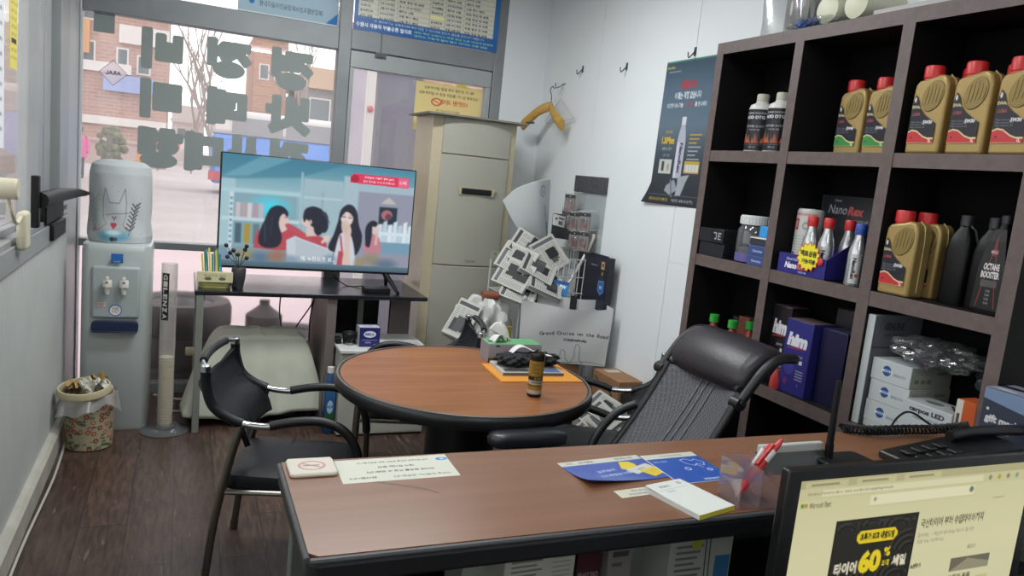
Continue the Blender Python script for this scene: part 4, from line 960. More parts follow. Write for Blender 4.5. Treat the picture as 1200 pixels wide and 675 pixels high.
def liner(u, v):
    a = u * 2 * PI; k = max(0, math.sin(a * .5 + .6)) ; dz = .045 + .07 * max(0, math.cos(a - .5)) ** 2 + .05 * max(0, math.cos(a + 2.6)) + .008 * math.sin(a * 9)
    r_ = .113 + v * (.012 + .012 * math.sin(a * 7) + .022 * max(0, math.cos(a + 2.2)))
    return V(r_ * math.sin(a + PI / 2), -r_ * math.cos(a + PI / 2), .268 - v * dz)
MB().grid(liner, 90, 6).build('bin_liner', clear('plastic film', 'f2f4f5', haze=.55, hazecol='e6eaec', refl=.1, rough=.15), t)
tr = random.Random(2)
for k in range(16):
    a = tr.uniform(0, 6.28); rr_ = tr.uniform(0, .065)
    MB().grid(lambda u, v: V((u - .5) * .07, (v - .5) * .055, .012 * math.sin(u * 9 + k) + .012 * math.cos(v * 8 + k)), 8, 8).build('crumpled_wrapper', mat('waste ' + str(k % 3), ['c9c4b4', 'a8854a', 'd6d4cc'][k % 3], .5), t, loc=(rr_ * math.cos(a), rr_ * math.sin(a), .272 + .0025 * k)).rotation_euler = (tr.uniform(-.6, .6), tr.uniform(-.6, .6), tr.uniform(0, 3))
MB().tube([(.04, .03, .25), (.05, .035, .35)], .005, 8).build('stick', mat('yellow stick', 'b89a3a', .5), t)

# cloth draped over a low box under the desk
t = thing('covered_heater', 'low appliance draped in a pale green cloth under the television desk', 'covered appliance', (.405, 4.235, 0))
MB().box(-.20, .20, -.09, .12, .02, .47).build('appliance', mat('dark appliance', '3a3d40', .5), t, bevel=.02)
MB().cyl((-.375, -.02, .375), (-.30, -.02, .375), .022, n=14).build('knob', mat('cream knob', 'b5aa90', .5), t, bevel=.006)
def cloth(u, v):
    # u round the box, v from the top centre down to the hem
    a = u * 2 * PI
    sx, sy = .215, .115
    ca, sa = math.cos(a), math.sin(a)
    e = 1 / max(abs(ca) / 1.0, abs(sa) / 1.0)
    bx, by = max(-1, min(1, ca * e * 1.02)), max(-1, min(1, sa * e * 1.02))
    if v < .35:
        k = v / .35; return V(bx * sx * k * .92, .01 + by * sy * k, .492 - .012 * k * k * k + .004 * math.sin(bx * 9 + by * 3))
    k = (v - .35) / .65
    fl = .085 * k + .024 * k * math.sin(a * 11 + 2 * k) + .014 * k * math.sin(a * 19 + 1) + .03 * k * max(0, -math.sin(a))
    flx = (.165 if bx < 0 else .125) * k ** .6 + .012 * k * math.sin(a * 7 + 1)
    hem = .0 + (.03 + .05 * math.sin(a * 2 + .5) ** 2 if sa < 0 else .05)
    return V(bx * (sx * .92 + flx * 1.1), .01 + by * (sy + fl * .55), .480 * (1 - k) + hem * k + .006 * math.sin(a * 6 + k * 7) * k * (1 - k) * 4)
MB().grid(cloth, 120, 34).build('cloth', mat('pale green cloth', 'c6c9ba', .9, var=.015, scale=9, bump=.3, bscale=30), t, solid=.003, smooth=180)
tag(MB().lathe([(.045, 0), (.05, .01), (.048, .03), (.02, .035)], 18).build('slipper', mat('blue plastic', '3f74a8', .4), loc=(.33, 3.95, 0)), 'blue plastic item peeking out under the draped cloth', 'plastic item')
c = CV(40, 90, '3a78b8'); c.grad(0, 0, 40, 90, [(0, '3a6a9c'), (.6, '2a5080'), (.62, '2f5f38'), (1, '24482c')]); c.ell(20, 40, 12, 16, 'a9c8e4'); c.text('부동액', 20, 40, 8, '1f3f7a', .02)
t = thing('coolant_jug', 'blue and green labelled jug between draped cloth and white cabinet', 'jug', (.742, 3.945, 0))
MB().loft([[(x, y, z) for x, y in rrect(w_, d_, .02, 4)] for z, w_, d_ in ((0, .05, .07), (.01, .058, .08), (.25, .058, .08), (.31, .045, .06), (.33, .04, .045))]).build('jug_body', mat('blue jug', '2a4a74', .4), t)
sheet('label', c, (-.026, -.0407, .24), (.052, 0, 0), (0, 0, -.2), P_GLOSS, t); MB().cyl((0, 0, .33), (0, 0, .36), .018).build('cap', M_wht, t)

# white drawer cabinet with lace pattern door
t = thing('storage_cabinet', 'low white cabinet with a patterned door front beside the round table', 'cabinet', (1.01, 4.05, 0))
M_cab = mat('cabinet white', 'b9bab2', .4, var=.012, scale=5)
MB().box(-.235, .235, -.19, .19, .01, .455).build('carcass', M_cab, t, bevel=.004)
MB().box(-.245, .245, -.205, .195, .455, .475).build('top_board', mat('cabinet top', 'cfd0ce', .4), t, bevel=.004)
MB().box(-.232, .232, -.185, .185, 0, .012).build('plinth', Mb, t)
c = CV(150, 140, 'aeb0a6'); c.rect(0, 0, 150, 140, 'b0b2a8')
for k in range(9): 
    x = 10 + k * 16.2
    for r_ in (7, 5, 3): c.ell(x, 13, r_, r_, 'd5d6ce' if r_ != 5 else '9b9d94')
    c.line([(x - 6, 13), (x + 6, 13)], .8, '8f9188'); c.line([(x, 7), (x, 19)], .8, '8f9188')
c.line([(0, 3), (150, 3)], 1, '7f8178'); c.line([(0, 23), (150, 23)], 1, '8c8e86'); c.rect(2, 26, 148, 27, '999b92')
sheet('door_front', c, (-.225, -.1912, .445), (.45, 0, 0), (0, 0, -.425), P_GLOSS, t)
t = thing('product_box', 'small navy and white carton on top of the white cabinet', 'box', (.93, 3.965, .475))
MB().box(-.055, .055, -.045, .045, 0, .105).build('carton', mat('navy carton', '2d2f6a', .45), t, bevel=.002)
c = CV(80, 76, '2c2e68'); c.ell(40, 26, 24, 13, 'dcdfe8'); c.text('BIRLA', 40, 26, 10, '2f3f8a', .03); c.rect(10, 48, 70, 50, '8f94c4'); c.text('크리너', 34, 58, 8, 'c4c8e0', .02); c.text('5매입', 62, 66, 5, 'c4c8e0', .01)
sheet('front_print', c, (-.0545, -.0457, .1045), (.109, 0, 0), (0, 0, -.104), P_GLOSS, t)
MB().box(-.0557, -.055, -.044, .044, .001, .104).build('side_print', mat('grey white card', 'b5b5bb', .5), t)
c = CV(60, 50, 'c9cad2'); c.rect(0, 0, 60, 12, '3a3c78'); c.rect(8, 18, 52, 30, 'e2e3e8'); c.text('10 EA', 30, 24, 8, '3a3c78', .02)
sheet('top_print', c, (-.0545, .0445, .1057), (.109, 0, 0), (0, -.089, 0), P_GLOSS, t)
t = thing('cable_lump', 'bundle of black cable lying on the white cabinet', 'cable', (.835, 3.98, .475))
b = MB(); r9 = random.Random(4); pts = [(.03 * math.cos(k * 1.1) * (1 + .2 * math.sin(k * 3.1)), .028 * math.sin(k * 1.1), .012 + .05 * abs(math.sin(k * .47))) for k in range(34)]
b.tube(smoothpath(pts, 4), .008, 7); b.build('coil', Mb, t)
MB().box(-.07, -.04, .0, .05, 0, .035).build('plug', Mb, t, bevel=.006)
c = CV(60, 60, 'c4c5c4'); 
for k in range(8): c.rect(6, 6 + k * 6, 6 + 40 - (k % 3) * 8, 8 + k * 6, '9a9da0')
c.rect(36, 30, 56, 56, 'aeb4b8')
tag(sheet('document', c, (-.09, .11, 0), (.19, .02, 0), (.02, -.17, 0), P_PAPER, solid=.004, soff=-1, loc=(1.13, 4.0, .4752)), 'printed sheets lying flat on right half of the white cabinet', 'papers')

# air conditioner tower
t = thing('air_conditioner', 'tall beige floor standing air conditioner in the corner by the door', 'air conditioner', (1.56, 4.475, 0))
M_ac = mat('beige casing', 'b0a68c', .24, var=.01, scale=3); M_acf = mat('olive grey panel', '9c9b90', .42, var=.008, scale=4)
W2 = .262
def acr(z, dx=0, bow=.045):
    return [(-W2, .19, z), (-W2, -.17, z)] + [(x, -.17 - bow * (1 - (x / W2) ** 2), z) for x in np.linspace(-W2, W2, 15)[1:-1]] + [(W2, -.17, z), (W2, .19, z)]
MB().loft([acr(z) for z in (0.02, 1.755)], cap=True).build('casing', M_ac, t, smooth=35)
def panel(name, x0, x1, z0, z1):
    def fr(x): return -.1735 - .045 * (1 - (x / W2) ** 2)
    xs = np.linspace(x0, x1, 14)
    vs = [[(x, fr(x) - .008, z) for x in xs] + [(x, fr(x) + .006, z) for x in xs[::-1]] for z in (z0, z1)]
    return MB().loft(vs).build(name, M_acf, t, bevel=.003, smooth=35)
panel('upper_panel', -.205, .218, 1.545, 1.748); panel('middle_panel', -.205, .218, .895, 1.538); panel('lower_panel', -.205, .218, .04, .888)
MB().box(-.075, .115, -.234, -.20, 1.319, 1.355).build('display_window', mat('ac display', '1c1f1f', .25), t, bevel=.004)
MB().prism([(-.085, -.022), (.125, -.022), (.14, .022), (-.10, .022)], 0, .012).build('display_frame', M_ac, t, loc=(0, -.218, 1.337)).rotation_euler = (PI / 2, 0, 0)
lettering('brand', 'Carrier', .016, mat('grey print', '6d6a58', .5), t, (.02, -.2275, .925))
c = CV(30, 44, '9a9d8c'); c.rect(0, 0, 30, 44, 'a6ab98'); c.ell(15, 12, 8, 8, '8f9c88'); c.text('1', 15, 12, 9, '5a6a5a', .02)
for k in range(5): c.rect(4, 24 + k * 4, 26, 25.5 + k * 4, '7f8474')
sheet('energy_label', c, (.155, -.212, .995), (.06, .008, 0), (0, 0, -.075), P_GLOSS, t)
# board lying on top
tag(MB().box(-.30, .315, -.24, .20, 0, .012).build('board', mat('grey board', '77756c', .6), bevel=.002, loc=(1.545, 4.46, 1.7555)), 'thin grey board lying flat on top of the air conditioner', 'board')
tag(MB().tube([(0, 0, .0), (.05, 0, .006)], .006, 8).tube([(.03, -.012, .0), (.03, .012, .008)], .003, 6).build('screw_hook', mat('latch steel', '55585b', .4, .7), loc=(1.86, 4.26, 1.775)), 'small steel clip sticking out at the right end of the grey board', 'clip')
# ------------------------------------------------------------------ bookcase
BX = 1.90
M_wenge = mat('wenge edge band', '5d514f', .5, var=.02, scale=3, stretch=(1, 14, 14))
M_inner = mat('shade dark laminate', '141314', .6, spec=.2)  # same boards as the edges, darkened to paint in the compartment shade
M_back = mat('shade dark back board', '090a0d', .8, spec=.15)  # near black, with the shade at the back put into its colour
t = thing('bookcase', 'dark brown open bookcase of square compartments along the right wall', 'bookcase', (2.02, 1.9, 0))
def bb(x0, x1, y0, y1, z0, z1): return MB().box(x0 - 2.02, x1 - 2.02, y0 - 1.9, y1 - 1.9, z0, z1)
YS = [(2.514, 2.554), (2.086, 2.126), (1.652, 1.694), (1.222, 1.262)]
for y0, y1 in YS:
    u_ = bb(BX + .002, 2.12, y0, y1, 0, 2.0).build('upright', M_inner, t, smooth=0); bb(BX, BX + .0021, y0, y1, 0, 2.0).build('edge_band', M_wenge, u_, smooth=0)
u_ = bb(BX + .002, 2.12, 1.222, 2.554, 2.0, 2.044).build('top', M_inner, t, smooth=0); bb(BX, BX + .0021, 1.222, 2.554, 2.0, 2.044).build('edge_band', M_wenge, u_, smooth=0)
ZS = [(1.588, 1.630), (1.174, 1.219), (.768, .811), (.36, .40), (.06, .10)]
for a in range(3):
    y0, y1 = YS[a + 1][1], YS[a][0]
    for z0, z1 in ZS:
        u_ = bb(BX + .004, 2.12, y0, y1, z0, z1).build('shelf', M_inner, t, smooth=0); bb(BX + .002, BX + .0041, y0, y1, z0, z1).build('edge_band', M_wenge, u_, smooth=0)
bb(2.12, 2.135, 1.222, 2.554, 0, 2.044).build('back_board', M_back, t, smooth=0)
R1, R2, R3 = 1.6302, 1.2192, .8112       # shelf surfaces
RZ = -PI / 2                             # fronts face the room

# --- one litre oil bottles
M_gold = mat('gold plastic', 'a28a55', .38, .25); M_goldd = mat('gold grip', '83703f', .42, .25)
M_red = mat('red cap', 'c22a2c', .4)
def oil(label, loc, wave, grade, cap=None, group='gold oil bottles', rz=RZ):
    t = thing('oil_bottle', label, 'oil bottle', loc, rz, group)
    w, h, d = .108, .228, .064
    o = [(0.0, 0), (w, 0), (w, .165), (w * .985, .19), (w * .93, .208), (w * .82, .217), (w * .66, .218), (w * .56, .214), (.004 + w * .06, .205), (w * .02, .192), (0, .165)]
    bd = MB().prism([(x - w / 2, z) for x, z in o], -d / 2, d / 2).build('bottle_body', M_gold, t, bevel=.008, seg=3)
    bd.rotation_euler = (PI / 2, 0, 0)
    g = MB().prism([(.012 + .034 * math.cos(a), .160 + .042 * math.sin(a) + .010 * math.cos(a)) for a in np.linspace(0, 2 * PI, 28, endpoint=False)], d / 2 - .002, d / 2 + .0025).build('grip', M_goldd, t, bevel=.002)
    g.rotation_euler = (PI / 2, 0, 0)
    for k in range(5):
        MB().tube(smoothpath([(-.010 + k * .011, -d / 2 - .003, .135 + k * .002), (-.006 + k * .011, -d / 2 - .0035, .16), (-.004 + k * .011, -d / 2 - .003, .194 - abs(k - 1.5) * .006)], 4), .0010, 6).build('rib', M_gold, g).rotation_euler = (-PI / 2, 0, 0)
    MB().tube([(w / 2 + .001, 0, .015), (w / 2 + .001, 0, .16), (w * .46, 0, .205), (w * .3, 0, .221)], .0022, 6).build('seam', mat('pale gold', 'b5a06c', .4, .2), t)
    cp = MB().lathe([(.024, .205), (.024, .212), (.0265, .214), (.0265, .243), (.024, .248), (.0001, .248)], 24).build('cap', cap or M_red, t, loc=(-.022, 0, .0))
    c = CV(70, 100, 'a28a55')
    lab = [(2, 22), (8, 2), (16, 12), (22, 28), (36, 42), (58, 56), (66, 60), (66, 98), (2, 98)]
    c.poly(lab, '23232c'); c.poly([(2, 76), (12, 72), (24, 74), (40, 84), (52, 88), (66, 88), (66, 98), (2, 98)], 'd9c795'); c.poly([(2, 79), (12, 75), (24, 77), (40, 87), (52, 91), (66, 91), (66, 98), (2, 98)], wave)
    c.ell(9, 14, 2.5, 5, 'c9c9cc'); c.text('SWAMA', 18, 28, 6, 'e0d49a', .03); c.text('LUBA', 16, 42, 6, 'b04848', .03); c.text(grade, 46, 58, 7, 'e4e4e8', .05, shear=.2)
    for k in range(3): c.text('Fully Synthetic Oil', 24, 58 + k * 5, 3, 'a9acb8', .01, width=34)
    c.text('1L', 58, 94, 5.5, 'f0e6d8', .04); c.ell(12, 88, 2, 2, '3a2430')
    c.line([(2, 98.5), (67, 98.5), (67, 60)], 1.4, 'd9c795')
    # the label follows its own outline: keep only the printed area
    me = sheet('label', c, (-w / 2 + .003, -d / 2 - .0030, .170), (.092, 0, 0), (0, 0, -.142), P_GLOSS, t)
    cut_sheet(me, lab + [(67.5, 98), (67.5, 99.5), (2, 99.5)], 70, 100)
    return t
def cut_sheet(o, poly, w, h):
    """trim a printed sheet to its outline (in canvas units)"""
    me = o.data; n = w * h; keep = np.zeros(n, bool)
    X, Y = np.meshgrid(np.arange(w) + .5, np.arange(h) + .5); m = np.zeros(X.shape, bool)
    for i in range(len(poly)):
        (xa, ya), (xb, yb) = poly[i], poly[(i + 1) % len(poly)]
        if ya == yb: continue
        m ^= ((ya > Y) != (yb > Y)) & (X < (xb - xa) * (Y - ya) / (yb - ya) + xa)
    import bmesh
    bm = bmesh.new(); bm.from_mesh(me); bm.verts.ensure_lookup_table(); mm = m.reshape(-1)
    bmesh.ops.delete(bm, geom=[v for i, v in enumerate(bm.verts) if not mm[i]], context='VERTS')
    bm.to_mesh(me); bm.free(); me.update()
FX = BX + .012 + .032                    # bottle centres just behind the shelf edge
o1 = oil('gold oil bottle with red label, leftmost of the row in the top right compartment', (FX, 1.575, R1), 'b8343a', '5W30')
copy_thing(o1, 'gold oil bottle with red label, middle of the row in the top right compartment', (FX, 1.447, R1))
copy_thing(o1, 'gold oil bottle with red label, nearest right in the top right compartment', (FX, 1.322, R1))
copy_thing(o1, 'gold oil bottle with red cap in second row compartment, front one of two', (FX, 1.588, R2))
copy_thing(o1, 'gold oil bottle standing behind another in the second row right compartment', (FX + .078, 1.575, R2))
og = oil('gold oil bottle with green label, right one of the pair in top middle compartment', (FX + .095, 1.822, R1), '3f8a48', '5W40')
copy_thing(og, 'gold oil bottle with green label, left one of the pair in top middle compartment', (FX + .095, 1.94, R1))
for k, (y, x) in enumerate(((1.52, .085), (1.39, .085))):
    copy_thing(o1, ['gold oil bottle behind the gap of left and middle red label bottles', 'gold oil bottle behind the gap of middle and right red label bottles'][k], (FX + x, y, R1))
# --- black bottles with flames
M_wcap = mat('grey white cap', 'a9a89c', .5)
def flame(label, loc, first=[]):
    if first: return copy_thing(first[0], label, loc)
    t = thing('additive_bottle', label, 'bottle', loc, RZ, 'black flame bottles')
    first.append(t)
    MB().lathe([(.043, 0), (.045, .004), (.045, .158), (.040, .172), (.025, .180), (.022, .186)], 30).build('bottle_body', mat('white bottle', 'c4c4c0', .4), t)
    MB().lathe([(.0225, .184), (.0225, .21), (.020, .214), (.0001, .214)], 24).build('cap', M_wcap, t)
    c = CV(110, 120, '1b1d24'); r = random.Random(8)
    for k in range(60):
        x = r.uniform(0, 110); h_ = r.uniform(8, 34) * (1 + .5 * math.sin(x * .25)); c.poly([(x - 3, 100), (x, 100 - h_), (x + 3, 100)], r.choice(['c9683e', 'd98a5a', 'b5502f', '8a3a26']), .7)
    c.rect(0, 98, 110, 120, '1b1d24'); c.rect(0, 102, 110, 103, '77777c')
    c.blur(1)
    c.text('ENGINE DOCTOR', 50, 12, 5, 'c9c9cc', .02); c.text('ADD DTG', 48, 24, 9, 'dcdcde', .04); c.rect(82, 6, 98, 30, 'b0484a'); c.text('POWER SHOT', 50, 50, 6, 'a9a9ae', .02); c.text('PREMIUM', 50, 60, 5, '8c8c92', .02)
    c.text('500 ml', 50, 110, 5, '9a9aa0', .02)
    sheet('label', c, 0, 0, 0, P_GLOSS, t, fn=lambda u, v: V(.0457 * math.sin(-1.15 + u * 3.5), -.0457 * math.cos(-1.15 + u * 3.5), .155 - v * .15))
    return t
flame('black additive bottle with orange flames, left one in the top left compartment', (1.965, 2.325, R1))
flame('black additive bottle with orange flames, middle one in the top left compartment', (1.965, 2.222, R1))
flame('black additive bottle with orange flames, mostly hidden by the shelf upright', (2.0, 2.176, R1))
# --- middle left compartment
c = CV(60, 34, '141519'); c.rect(3, 3, 57, 31, '17181d')
for x0 in (14, 36): c.line([(x0, 9), (x0 + 12, 9), (x0 + 12, 24), (x0 + 6, 24)] if x0 == 14 else [(x0 + 12, 9), (x0, 9), (x0, 24), (x0 + 12, 24)], 3, 'b9b9bb')
c.line([(36, 16), (46, 16)], 3, 'b9b9bb')
def blackbox(label, loc, plain=False):
    t = thing('product_box', label, 'box', loc, RZ, 'black cartons')
    MB().box(-.075, .075, -.05, .05, 0, .054).build('carton', mat('black carton', '18191d', .35), t, bevel=.002)
    if not plain: sheet('front_print', c, (-.0, -.0506, .052), (.074, 0, 0), (0, 0, -.05), P_GLOSS, t)
    return t
blackbox('plain black carton, lower of two beside the clear jar', (1.955, 2.432, R2), True)
blackbox('black carton with pale square lettering on top of another black carton', (1.95, 2.435, R2 + .0545))
t = thing('storage_jar', 'clear plastic jar with ribbed white lid and violet base label', 'jar', (1.965, 2.27, R2))
MB().lathe([(.055, .002), (.058, .006), (.058, .12), (.048, .138), (.045, .142)], 32).build('jar_body', clear('clear jar plastic', 'e4e8ea', haze=.22, hazecol='aeb2b8', refl=.08), t)
MB().lathe([(.0585, .004), (.0588, .03), (.0584, .035)], 32, cap=False).build('base_label', mat('violet label', '5b5490', .4), t)
b = MB().lathe([(.050, .142), (.0535, .143), (.0535, .172), (.050, .176), (.0001, .176)], 40)
for k in range(30): a = k * PI / 15; b.box(-.0015, .0015, -.0550, -.0525, .146, .170) if False else b.tube([(.0537 * math.cos(a), .0537 * math.sin(a), .146), (.0537 * math.cos(a), .0537 * math.sin(a), .170)], .0016, 5)
b.build('lid', mat('white lid', 'cfd2d2', .4), t)
MB().lathe([(.045, .006), (.048, .05), (.03, .06)], 16).build('contents', mat('grey parts', '8c8f96', .4, .4), t)
t = thing('tin', 'round tan lidded tin behind the clear jar', 'tin', (2.068, 2.235, R2))
MB().lathe([(.045, 0), (.045, .165), (.047, .166), (.047, .186), (.0001, .188)], 32).build('tin_body', mat('tan tin', '857a66', .4, .2), t)
cbx = CV(50, 24, '3c4d80'); cbx.text('Genuine', 26, 13, 6, 'a9b4d4', .03); cbx.rect(0, 0, 50, 2, '5a6a9c')
for k, lb in enumerate(('blue spark plug carton, lower of two in front of the clear jar', 'blue spark plug carton, upper of two in front of the clear jar')):
    t = thing('small_carton', lb, 'box', (1.943, 2.176, R2 + k * .0365), RZ, 'small blue cartons')
    MB().box(-.047, .047, -.033, .033, 0, .036).build('carton', mat('blue carton', '3a4a7c', .4), t, bevel=.0015); sheet('front_print', cbx, (-.0465, -.0336, .0355), (.093, 0, 0), (0, 0, -.035), P_GLOSS, t)
t = thing('open_carton', 'small open carton with a white flap on the blue cartons', 'box', (1.943, 2.174, R2 + .0735), RZ)
MB().box(-.046, .046, -.032, .032, 0, .024).build('carton', mat('dark carton', '2c2e38', .5), t, bevel=.001); MB().box(-.046, .046, -.034, .033, .024, .028).build('flap', M_wht, t)
tag(MB().box(-.038, .024, -.015, .015, 0, .042).build('foil_pack', mat('bright blue foil', '2f8fd0', .3), bevel=.005, loc=(1.95, 2.17, R2 + .1018), rz=RZ), 'bright blue foil pack on top of the open carton', 'pack')
# --- middle compartment: display tray of bottles
c = CV(80, 110, 'c4c6c4'); c.rect(0, 0, 80, 110, 'c0c3c1'); c.rect(10, 14, 22, 34, 'b03036'); c.text('1', 16, 24, 12, 'e8e0e0', .04); c.ell(38, 26, 7, 7, '8c8f90'); c.ell(38, 26, 4, 4, 'c0c3c1')
for k in range(7): c.rect(12, 44 + k * 5, 50 - k % 3 * 8, 46 + k * 5, 'a5a9a8')
c.text('LUBE', 16, 90, 10, '2c2e30', .05, rot=PI / 2); c.rect(8, 4, 60, 8, 'c08a84')
t = thing('spray_can', 'white grey printed can behind the bottle display tray', 'can', (2.00, 2.036, R2), RZ)
MB().lathe([(.043, 0), (.044, .003), (.044, .215), (.040, .222), (.0001, .224)], 32).build('can_body', mat('white can', 'bcbfbd', .35), t)
sheet('label', c, 0, 0, 0, P_GLOSS, t, fn=lambda u, v: V(.0447 * math.sin(-.9 + u * 3.), -.0447 * math.cos(-.9 + u * 3.), .213 - v * .21))
M_alum = mat('silver bottle', 'c3c7c9', .25, .75); M_bluec = mat('blue cap', '2a4a9c', .35)
def nbottle(label, loc, blue=False, first={}):
    if blue in first: return copy_thing(first[blue], label, loc)
    t = thing('fuel_bottle', label, 'bottle', loc, RZ, 'silver fuel additive bottles'); first[blue] = t
    MB().lathe([(.025, 0), (.0265, .003), (.0265, .098), (.024, .115), (.017, .138), (.0145, .150), (.0145, .170)], 26).build('bottle_body', M_alum, t)
    MB().lathe([(.0170, .160), (.0175, .162), (.0175, .190), (.015, .194), (.0001, .194)], 22).lathe([(.0182, .176), (.0186, .178), (.0182, .180)], 22, cap=False).build('cap', M_bluec if blue else M_red, t)
    c = CV(36, 90, 'c3c7c9'); c.text('NanoRex', 14, 45, 13, '2a2b30', .05, rot=PI / 2, width=66); c.rect(24, 20, 30, 80, 'd8dadb'); c.rect(20, 60, 30, 70, 'c04a4a')
    sheet('label', c, 0, 0, 0, printmat('printed foil', .3, metal=.5), t, fn=lambda u, v: V(.027 * math.sin(.1 + u * 1.2), -.027 * math.cos(.1 + u * 1.2), .10 - v * .092))
    return t
nbottle('silver bottle with red cap, left front one in the violet tray', (1.955, 1.975, R2 + .006))
nbottle('silver bottle with red cap, middle front one in the violet tray', (1.955, 1.903, R2 + .006))
nbottle('silver bottle with red cap standing at back right of the violet tray', (2.02, 1.876, R2 + .006))
nbottle('silver bottle with blue cap at the left end of the violet tray', (1.985, 2.040, R2 + .006), True)
nbottle('silver bottle with blue cap standing alone right of the violet tray', (1.932, 1.750, R2 + .0), True)
M_tray = mat('violet card', '2f2c78', .4)
t = thing('display_tray', 'violet card display tray of silver bottles with white red lettering', 'display tray', (1.99, 1.955, R2), RZ)
W_, D_ = .11, .078
MB().box(-W_, W_, -D_, D_, 0, .003).box(-W_, W_, -D_, -D_ + .002, .003, .066).box(-W_, -W_ + .002, -D_, D_, .003, .066).box(-W_, W_, D_ - .002, D_, .003, .10).build('tray_body', M_tray, t, smooth=0)
sd = MB().add([(W_, -D_, 0), (W_, D_, 0), (W_, D_, .16), (W_, -D_, .066), (W_ - .002, -D_, 0), (W_ - .002, D_, 0), (W_ - .002, D_, .16), (W_ - .002, -D_, .066)], [(0, 1, 2, 3), (7, 6, 5, 4), (3, 2, 6, 7), (2, 1, 5, 6), (1, 0, 4, 5), (0, 3, 7, 4)])
sd.build('side_wing', M_tray, t, smooth=0)
c = CV(150, 46, '2f2c78'); c.text('Diesel·Gasoline', 52, 12, 6, 'c4c4d8', .02, shear=.2); c.text('Nano', 62, 27, 15, 'e4e4ea', .05, 'r', shear=.2, width=38); c.text('Rex', 63, 27, 15, 'd06a62', .05, 'l', shear=.2, width=28); c.text('연료첨가제', 80, 40, 5, 'c4c4d8', .02)
sheet('front_print', c, (-W_ + .002, -D_ - .0006, .065), (2 * W_ - .004, 0, 0), (0, 0, -.064), P_GLOSS, t)
# star burst tag
c = CV(64, 64, 'e2d93a'); c.poly([(32 + (31 if k % 2 else 25) * math.cos(k * PI / 14), 32 + (31 if k % 2 else 25) * math.sin(k * PI / 14)) for k in range(28)], 'c83a34'); c.poly([(32 + (28 if k % 2 else 22) * math.cos(k * PI / 14), 32 + (28 if k % 2 else 22) * math.sin(k * PI / 14)) for k in range(28)], 'e6dc3c')
c.text('액트상용', 32, 26, 12, '22221c', .05, width=40); c.text('가능제품', 34, 41, 9, '22221c', .05, width=34)
sb = sheet('price_burst', c, (-.022, -D_ - .010, .120), (.108, .006, 0), (0, 0, -.108), P_GLOSS, t, solid=.001)
MB().ball((.084, -D_ - .004, .055), .012, .004, .014, 12, 8).build('red_tag', M_red, t)
cut_sheet(sb, [(32 + (31 if k % 2 else 25) * math.cos(k * PI / 14), 32 + (31 if k % 2 else 25) * math.sin(k * PI / 14)) for k in range(28)], 64, 64)
c = CV(130, 60, '26282e'); c.grad(0, 0, 130, 60, [(0, '2a2c32'), (1, '44464a')]); c.text('Diesel', 36, 8, 5, 'c4c4c8', .02, shear=.2); c.text('Nano', 62, 26, 17, '16171a', .05, 'r', shear=.2, width=44); c.text('Nano', 61, 25, 17, 'b9bac0', .01, 'r', shear=.2, width=44); c.text('Rex', 64, 26, 17, 'c05a56', .05, 'l', shear=.2, width=36); c.text('POWER UP', 96, 44, 5, 'a0a0a6', .02)
t = thing('display_card', 'grey display card with lettering standing behind the silver bottles', 'card', (2.085, 1.955, R2), RZ)
MB().box(-.125, .125, -.0, .004, 0, .278).build('card', mat('grey card', '3a3c42', .4), t, smooth=0); sheet('card_print', c, (-.115, -.0008, .276), (.235, 0, 0), (0, 0, -.108), P_GLOSS, t)
# --- second row right: black jerry bottles and octane booster
M_blk = mat('black bottle plastic', '08090a', .4, spec=.25)
def jerry(label, loc, first=[]):
    if first: return copy_thing(first[0], label, loc)
    t = thing('black_bottle', label, 'bottle', loc, RZ, 'black bottles'); first.append(t)
    MB().loft([[(x * k_, y * k_, z) for x, y in rrect(.075, .06, .018, 5)] for z, k_ in ((0, .94), (.006, 1), (.15, 1), (.19, .8), (.215, .42), (.225, .36))]).build('bottle_body', M_blk, t)
    MB().lathe([(.017, .222), (.017, .25), (.0001, .252)], 20).build('cap', mat('grey black cap', '26282c', .4), t); MB().tube([(.034, -.0, .15), (.045, 0, .17), (.03, 0, .21), (.015, 0, .22)], .006, 8).build('handle', M_blk, t)
    return t
jerry('black bottle right of the gold oil bottles in the second row', (1.99, 1.448, R2)); jerry('black bottle between another black bottle and the red triangle bottle', (1.985, 1.362, R2))
t = thing('fuel_additive_bottle', 'tapered black bottle with red triangle and white lettering at the right upright', 'bottle', (1.952, 1.312, R2), RZ)
MB().loft([[(x, y, z) for x, y in rrect(w_, d_, .012, 4)] for z, w_, d_ in ((0, .082, .055), (.008, .084, .058), (.12, .076, .054), (.19, .05, .046), (.225, .028, .028), (.24, .024, .024))]).build('bottle_body', M_blk, t)
MB().lathe([(.0135, .238), (.0135, .258), (.0001, .26)], 18).build('cap', mat('grey black cap', '26282c', .4), t)
c = CV(80, 120, '0b0c0e'); c.poly([(40, 6), (62, 118), (18, 118)], '0c0d0f'); c.line([(40, 10), (14, 116)], 3, '7a2624'); c.line([(40, 10), (66, 116)], 3, '7a2624'); c.poly([(40, 6), (50, 40), (30, 40)], '7a2624'); c.text('MIRACLE', 40, 34, 5, 'b9b9bc', .03); c.text('OCTANE', 40, 56, 10, 'd4d4d6', .04, width=48); c.text('BOOSTER', 40, 68, 10, 'd4d4d6', .04, width=54); c.rect(16, 76, 64, 86, '4d4b4a')
for k in range(4): c.text('SUPER', 42, 92 + k * 6, 3.5, '9a9a9e', .03)
def oct_f(u, v):
    z = .222 - v * .21; w_ = np.interp(z, [0, .12, .19, .225], [.083, .076, .05, .03]); d_ = np.interp(z, [0, .12, .19, .225], [.058, .054, .046, .029]); return V((u - .5) * w_ * .93, -d_ / 2 - .0008, z)
sheet('label', c, 0, 0, 0, P_GLOSS, t, fn=oct_f)
